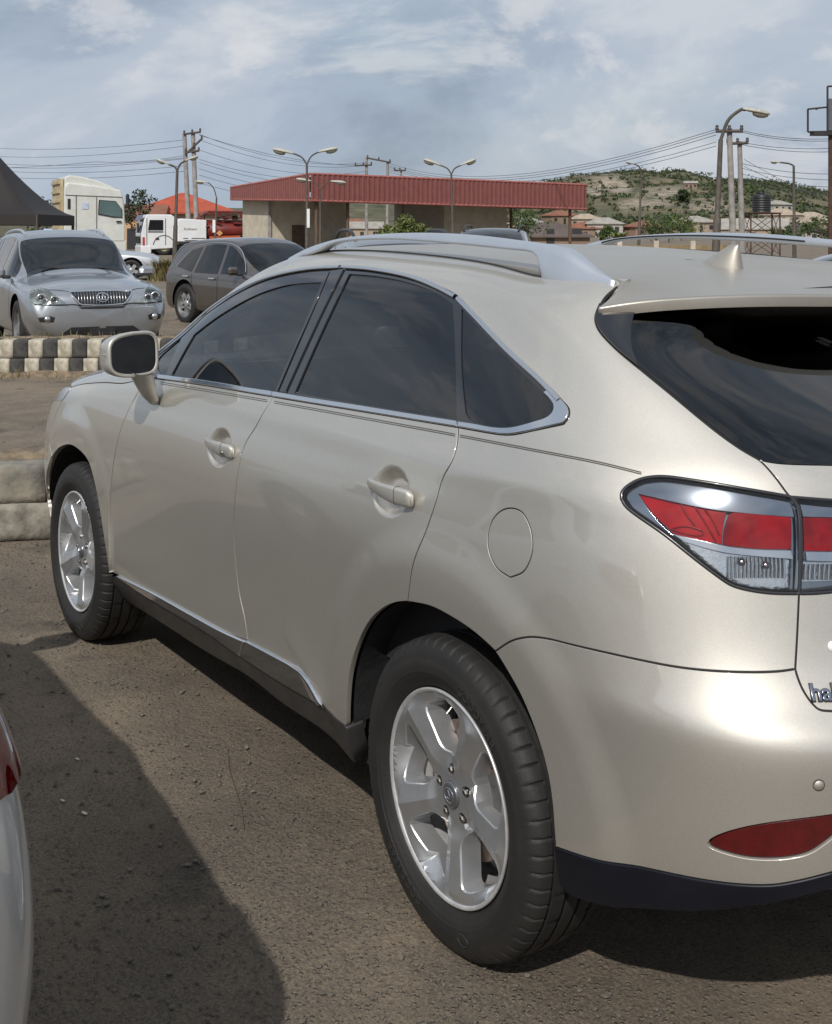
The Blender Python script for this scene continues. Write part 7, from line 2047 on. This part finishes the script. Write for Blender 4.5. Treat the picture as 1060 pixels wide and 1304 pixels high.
# scrub on the hill: hundreds of bushes reading as one cover
r_ = np.random.RandomState(21); cs, rs = [], []
for i in range(4200):
    pxl = r_.uniform(560, 1130); d = D0 + (D1_ - D0) * r_.uniform(.02, 1.0) ** .75
    p = hill_pt(pxl, d); q = project(p)
    rk = max([max(0, 1.15 - math.hypot((q[0] - x) / a, (q[1] - y) / b)) for x, y, a, b in ROCKS])
    if rk > .25 and r_.rand() < .88: continue
    cl = mnoise.noise(Vector((p[0] * .02, p[1] * .02, 2)))
    if cl < -.12 and r_.rand() < .75: continue
    s_ = min(3.4, .58 * math.exp(abs(r_.normal(0, .62)))) * (1.35 if d > D1_ * .9 else 1); cs.append(p + [0, 0, s_ * .5]); rs.append(s_)
V, F = leaves(cs, rs, 20, .62, 5, .75)
scrub = obj('hillside_scrub', mesh_np('hillside_scrub', V, F, M_scrub)); tag(scrub, kind='stuff')
cs2 = [c for i, c in enumerate(cs) if i % 3 == 0]; cs2 = [c + nrs.normal(0, 4, 3) * [1, 1, 0] for c in cs2]
V, F = leaves(cs2, [r_.uniform(.8, 2.0) for _ in cs2], 16, .6, 6, .7)
scrub = obj('hillside_scrub', mesh_np('hillside_scrub', V, F, M_leaf)); tag(scrub, kind='stuff')

# houses: walls, hipped or gabled roof, openings
M_hw = [mat('house_wall_%s' % nme, c, .9, var=.15, vscale=.4) for nme, c in (('cream', (.34, .27, .20)), ('pink', (.30, .19, .14)), ('white', (.40, .37, .33)), ('mud', (.24, .17, .12)))]
M_hr = [mat('house_roof_%s' % nme, c, .75, var=.2, vscale=.5) for nme, c in (('rust', (.24, .10, .06)), ('brown', (.11, .085, .075)), ('tin', (.33, .31, .27)), ('red', (.26, .065, .04)), ('cream', (.38, .31, .23)))]
M_open = mat('dark_opening', (.03, .03, .032), .4)
def house(label, p, w, dpt, hw_, hr, wm, rm, rz=0.0, hip=True, over=.5, nwin=3):
    root = empty('house', label, 'house', p, rz, 'houses below the hill')
    mb = MB(); mb.box((0, 0, hw_ / 2 - .5), (w, dpt, hw_ + 1)); wl_ = mb.build('wall', wm, root)
    a, b = w / 2 + over, dpt / 2 + over; i_ = max(.2, a - b) if hip else a
    V = [(-a, -b, hw_), (a, -b, hw_), (a, b, hw_), (-a, b, hw_), (-i_, 0, hw_ + hr), (i_, 0, hw_ + hr)]; V += [(x, y, z - .18) for x, y, z in V[:4]]
    mb = MB(); mb.add(V, [(0, 1, 5, 4), (2, 3, 4, 5), (1, 2, 5), (3, 0, 4), (6, 7, 1, 0), (7, 8, 2, 1), (8, 9, 3, 2), (9, 6, 0, 3), (6, 9, 8, 7)]); mb.build('roof', rm, root)
    for k in range(nwin):
        for sy in (-1, 1):
            x = (k + .5) / nwin * w - w / 2; dr = (k == nwin // 2)
            mb = MB(); mb.box((x, sy * (dpt / 2 + .01), 1.0 if dr else 1.5), (.9 if dr else 1.1, .06, 2.0 if dr else 1.1)); mb.build('door' if dr else 'window', M_open, wl_)
    return root
HS = [  # px, py of the base, width, label, wall, roof, hip
    (745, 291, 9.5, 'small house with a pale roof just under the right end of the red fascia', 0, 4, 1), (713, 286, 10, 'house with a rust roof seen under the canopy left of its end post', 3, 0, 1),
    (700, 262, 8, 'pale roofed house high on the slope just beneath the end of the red fascia', 2, 2, 0), (769, 299, 9, 'white roofed house low beside the palm leaves', 2, 2, 1),
    (743, 305, 9, 'rust roofed house right of the dark hipped roof', 3, 0, 1), (884, 297, 9, 'pale cream house in the trees left of the large curved lamp', 0, 2, 1),
    (822, 303, 9, 'rust red roofed house at the foot of the short street lamp', 1, 0, 1), (902, 296, 7, 'pink walled house right behind the large curved lamp', 1, 0, 1),
    (880, 241, 6, 'lone grey tin roofed house high on the hill', 3, 2, 0), (995, 285, 13, 'cream roofed house behind the water tank', 0, 4, 1),
    (1032, 287, 10, 'cream roofed house between the thin lamp and the billboard post', 2, 4, 1), (1042, 296, 14, 'tan roofed house beside the billboard post, lower one', 0, 4, 1),
    (990, 272, 9, 'bluish grey house behind the right of the water tank', 2, 2, 1), (962, 306, 16, 'long cream walled house behind the legs of the tank stand', 0, 2, 0),
    (1020, 308, 10, 'low white walled house at the foot of the thin right lamp', 2, 1, 0), (672, 299, 9, 'tan house in the gap between the canopy posts', 0, 2, 1),
    (452, 296, 9, 'rust roofed house glimpsed under the canopy left of the bush', 1, 0, 1), (462, 305, 10, 'cream house glimpsed under the canopy left of the bush', 0, 2, 0)]
for (x, y, w, lab, wi, ri, hp) in HS:
    d = 430.0 if y > 280 else 640.0
    p = hill_at(x, y) if y < 297 else PT(x, y, 330.0)
    if y >= 297: p[2] = PT(x, y, 330.0)[2]
    house(lab, p, w, w * .7, 2.9, w * .17, M_hw[wi], M_hr[ri], rng.uniform(-.5, .5) - YAW + R(90) * 0 + R(90), bool(hp))
# big dark hipped roof left of the canopy's end post, orange-red roofed house at the left
p = PT(697, 318, 150); p[2] = 0; house('house under a broad dark brown hipped roof beyond the canopy', p, 9.0, 6.5, 1.2, 1.55, M_hw[3], M_hr[1], R(90) - YAW, True)
p = PT(234, 318, 130); p[2] = 0; house('house with a bright orange red hipped roof behind the tank truck', p, 9.6, 9.0, 3.6, 2.0, M_hw[0], mat('roof_orange_red', (.40, .075, .035), .7, var=.2, vscale=1), R(100) - YAW, True)
p = PT(172, 318, 125); p[2] = 0; house('pale orange gabled house with a rust roof between the two trucks', p, 5.5, 5.0, 3.3, 1.0, mat('wall_orange', (.55, .34, .18), .9), M_hr[0], R(95) - YAW, False)

# trees and plants
p = PT(512, 312, 66); p[2] = 0
tree('broadleaf_tree', 'bright green bushy tree in front of the canopy building', p, 2.35, 1.65, M_leafy, 3, clumps=26, n_per=120, leaf=.10, trunk=.08, low=.2)
TS = [(665, 300, 120, 3.6, 2.0, M_leaf, 'small dark tree behind the canopy posts right of the tan wall'), (852, 303, 200, 4.2, 4.0, M_leaf, 'broad green tree left of the large curved lamp'), (868, 300, 240, 4.5, 4.0, M_leafy, 'yellow green tree behind the broad one, left of the large curved lamp'),
      (776, 305, 170, 2.2, 1.6, M_leaf, 'low bush beside the palm leaves in front of the hill'), (720, 304, 170, 1.6, 1.6, M_leafy, 'bright low bush right of the dark hipped roof'), (1046, 306, 180, 3.6, 3.2, M_leaf, 'green tree between the thin right lamp and the billboard post'),
      (1000, 309, 170, 2.4, 2.6, M_leaf, 'low green tree behind the tank stand, right of its legs'), (180, 288, 105, 5.3, 1.7, M_leafd, 'dark tree top between the tall white cab and the orange red roof'), (680, 300, 170, 2.6, 2.0, M_leafd, 'dark bush left of the dark hipped roof'),
      (870, 265, 520, 5.0, 3.4, M_leafd, 'round dark tree alone on the middle of the hill'), (58, 290, 110, 4.2, 2.6, M_leafd, 'dark tree behind the tent and the tall white cab')]
for i, (x, y, d, h, rx, m, lab) in enumerate(TS):
    p = PT(x, y, d); p[2] = 0 if d < 330 else hill_pt(x, d)[2]
    tree('broadleaf_tree', lab, p, h, rx, m, 40 + i, clumps=18, n_per=70, leaf=max(.13, d * .0011))
# palm-like plant
p = PT(788, 305, 150); p[2] = 0
root = empty('banana_plant', 'palm leaved plant standing in front of the hill left of the thin street lamp', 'plant', p)
for k in range(9):
    a = k * .7; L = rng.uniform(2.0, 3.0); V = []; n = 8
    for i in range(n):
        t = i / (n - 1); c = np.array([math.cos(a) * L * .55 * t, math.sin(a) * L * .55 * t, .4 + L * .9 * t - 1.1 * t * t]); w = .28 * math.sin(math.pi * min(1, t * .9 + .1)); s_ = np.array([-math.sin(a), math.cos(a), 0])
        V += [c - s_ * w, c + [0, 0, .03], c + s_ * w]
    F = [(3 * i + j, 3 * i + j + 1, 3 * i + j + 4, 3 * i + j + 3) for i in range(n - 1) for j in range(2)]
    mb = MB(); mb.add(V, F, True); mb.build('leaf', M_leafy, root)
mb = MB(); mb.tube([(0, 0, 0), (0, 0, .8)], .12, 8); mb.build('stem', M_leafy, root)
# tan wall with white posts seen under the far roof rail
wl0, wl1 = PT(770, 322, 60), PT(925, 324, 60); wl0[2] = wl1[2] = 0
root = empty('boundary_wall', 'low tan wall with pale posts seen under the far roof rail', 'wall', wl0)
ang = math.atan2((wl1 - wl0)[1], (wl1 - wl0)[0]); L = np.linalg.norm(wl1 - wl0); zc_ = PT(800, 312, 60)[2]
mb = MB(); mb.box((wl0 + wl1) / 2 + [0, 0, zc_ / 2], (L, .2, zc_), rz=ang); wchild(mb, 'wall_panel', mat('wall_tan', (.24, .18, .10), .9, var=.25, vscale=1.5), root)
for t in (.12, .42, .72, .9):
    mb = MB(); c = wl0 + (wl1 - wl0) * t - FW * .14; mb.box(c + [0, 0, zc_ / 2 + .1], (.22, .14, zc_ + .2), rz=ang); wchild(mb, 'wall_post', M_wall, root)
# weeds by the street lamp and along the kerb
def grass(name, pts, h, m, seed, n=26):
    r_ = np.random.RandomState(seed); V = []; F = []
    for p in pts:
        for i in range(n):
            a = r_.uniform(0, 6.28); L = h * r_.uniform(.4, 1.1); b = p + np.append(r_.normal(0, .14, 2), 0); d = np.array([math.cos(a), math.sin(a), 0]); s_ = np.array([-d[1], d[0], 0]) * L * .05
            o = len(V); V += [b - s_, b + s_, b + d * L * .25 + [0, 0, L * .7] + s_ * .6, b + d * L * .6 + [0, 0, L], b + d * L * .25 + [0, 0, L * .7] - s_ * .6]; F += [(o, o + 1, o + 2, o + 4), (o + 4, o + 2, o + 3)]
    g = obj(name, mesh_np(name, V, F, m)); tag(g, kind='stuff'); return g
grass('weeds', [PT(x, 340, 44) * [1, 1, 0] for x in np.linspace(200, 232, 14)], .75, M_dryg, 4, 40)
grass('weeds', [PT(x, 340, 45) * [1, 1, 0] for x in np.linspace(196, 224, 10)], .55, M_leafy, 5, 30)
grass('weeds', [GR(x, 482) for x in (6, 12, 18, 55, 90)], .12, M_dryg, 6, 12)
grass('weeds', [K0 + (K1 - K0) * t + w2 * .30 + np.array([0, 0, .41]) for t in np.linspace(.25, .95, 30)], .09, M_dryg, 7, 6)

# ------------------------------------------------------------------ what the mirror and the glass see behind the camera: a row of trees across the lot
for i, (x, y, h) in enumerate(((-16, -13, 7.5), (-19, -20, 8.5), (-13, -24, 7.0), (-22, -8, 8.0), (-9, -30, 7.5))):
    tree('broadleaf_tree', 'tall dark tree across the lot behind the camera, ' + ('nearest the middle', 'second from the right', 'tallest at the far side', 'leftmost', 'rightmost')[i], (x, y, 0), h, 3.6, M_leafd, 80 + i, clumps=30, n_per=90, leaf=.26, group='trees behind the camera', trunk=.22)
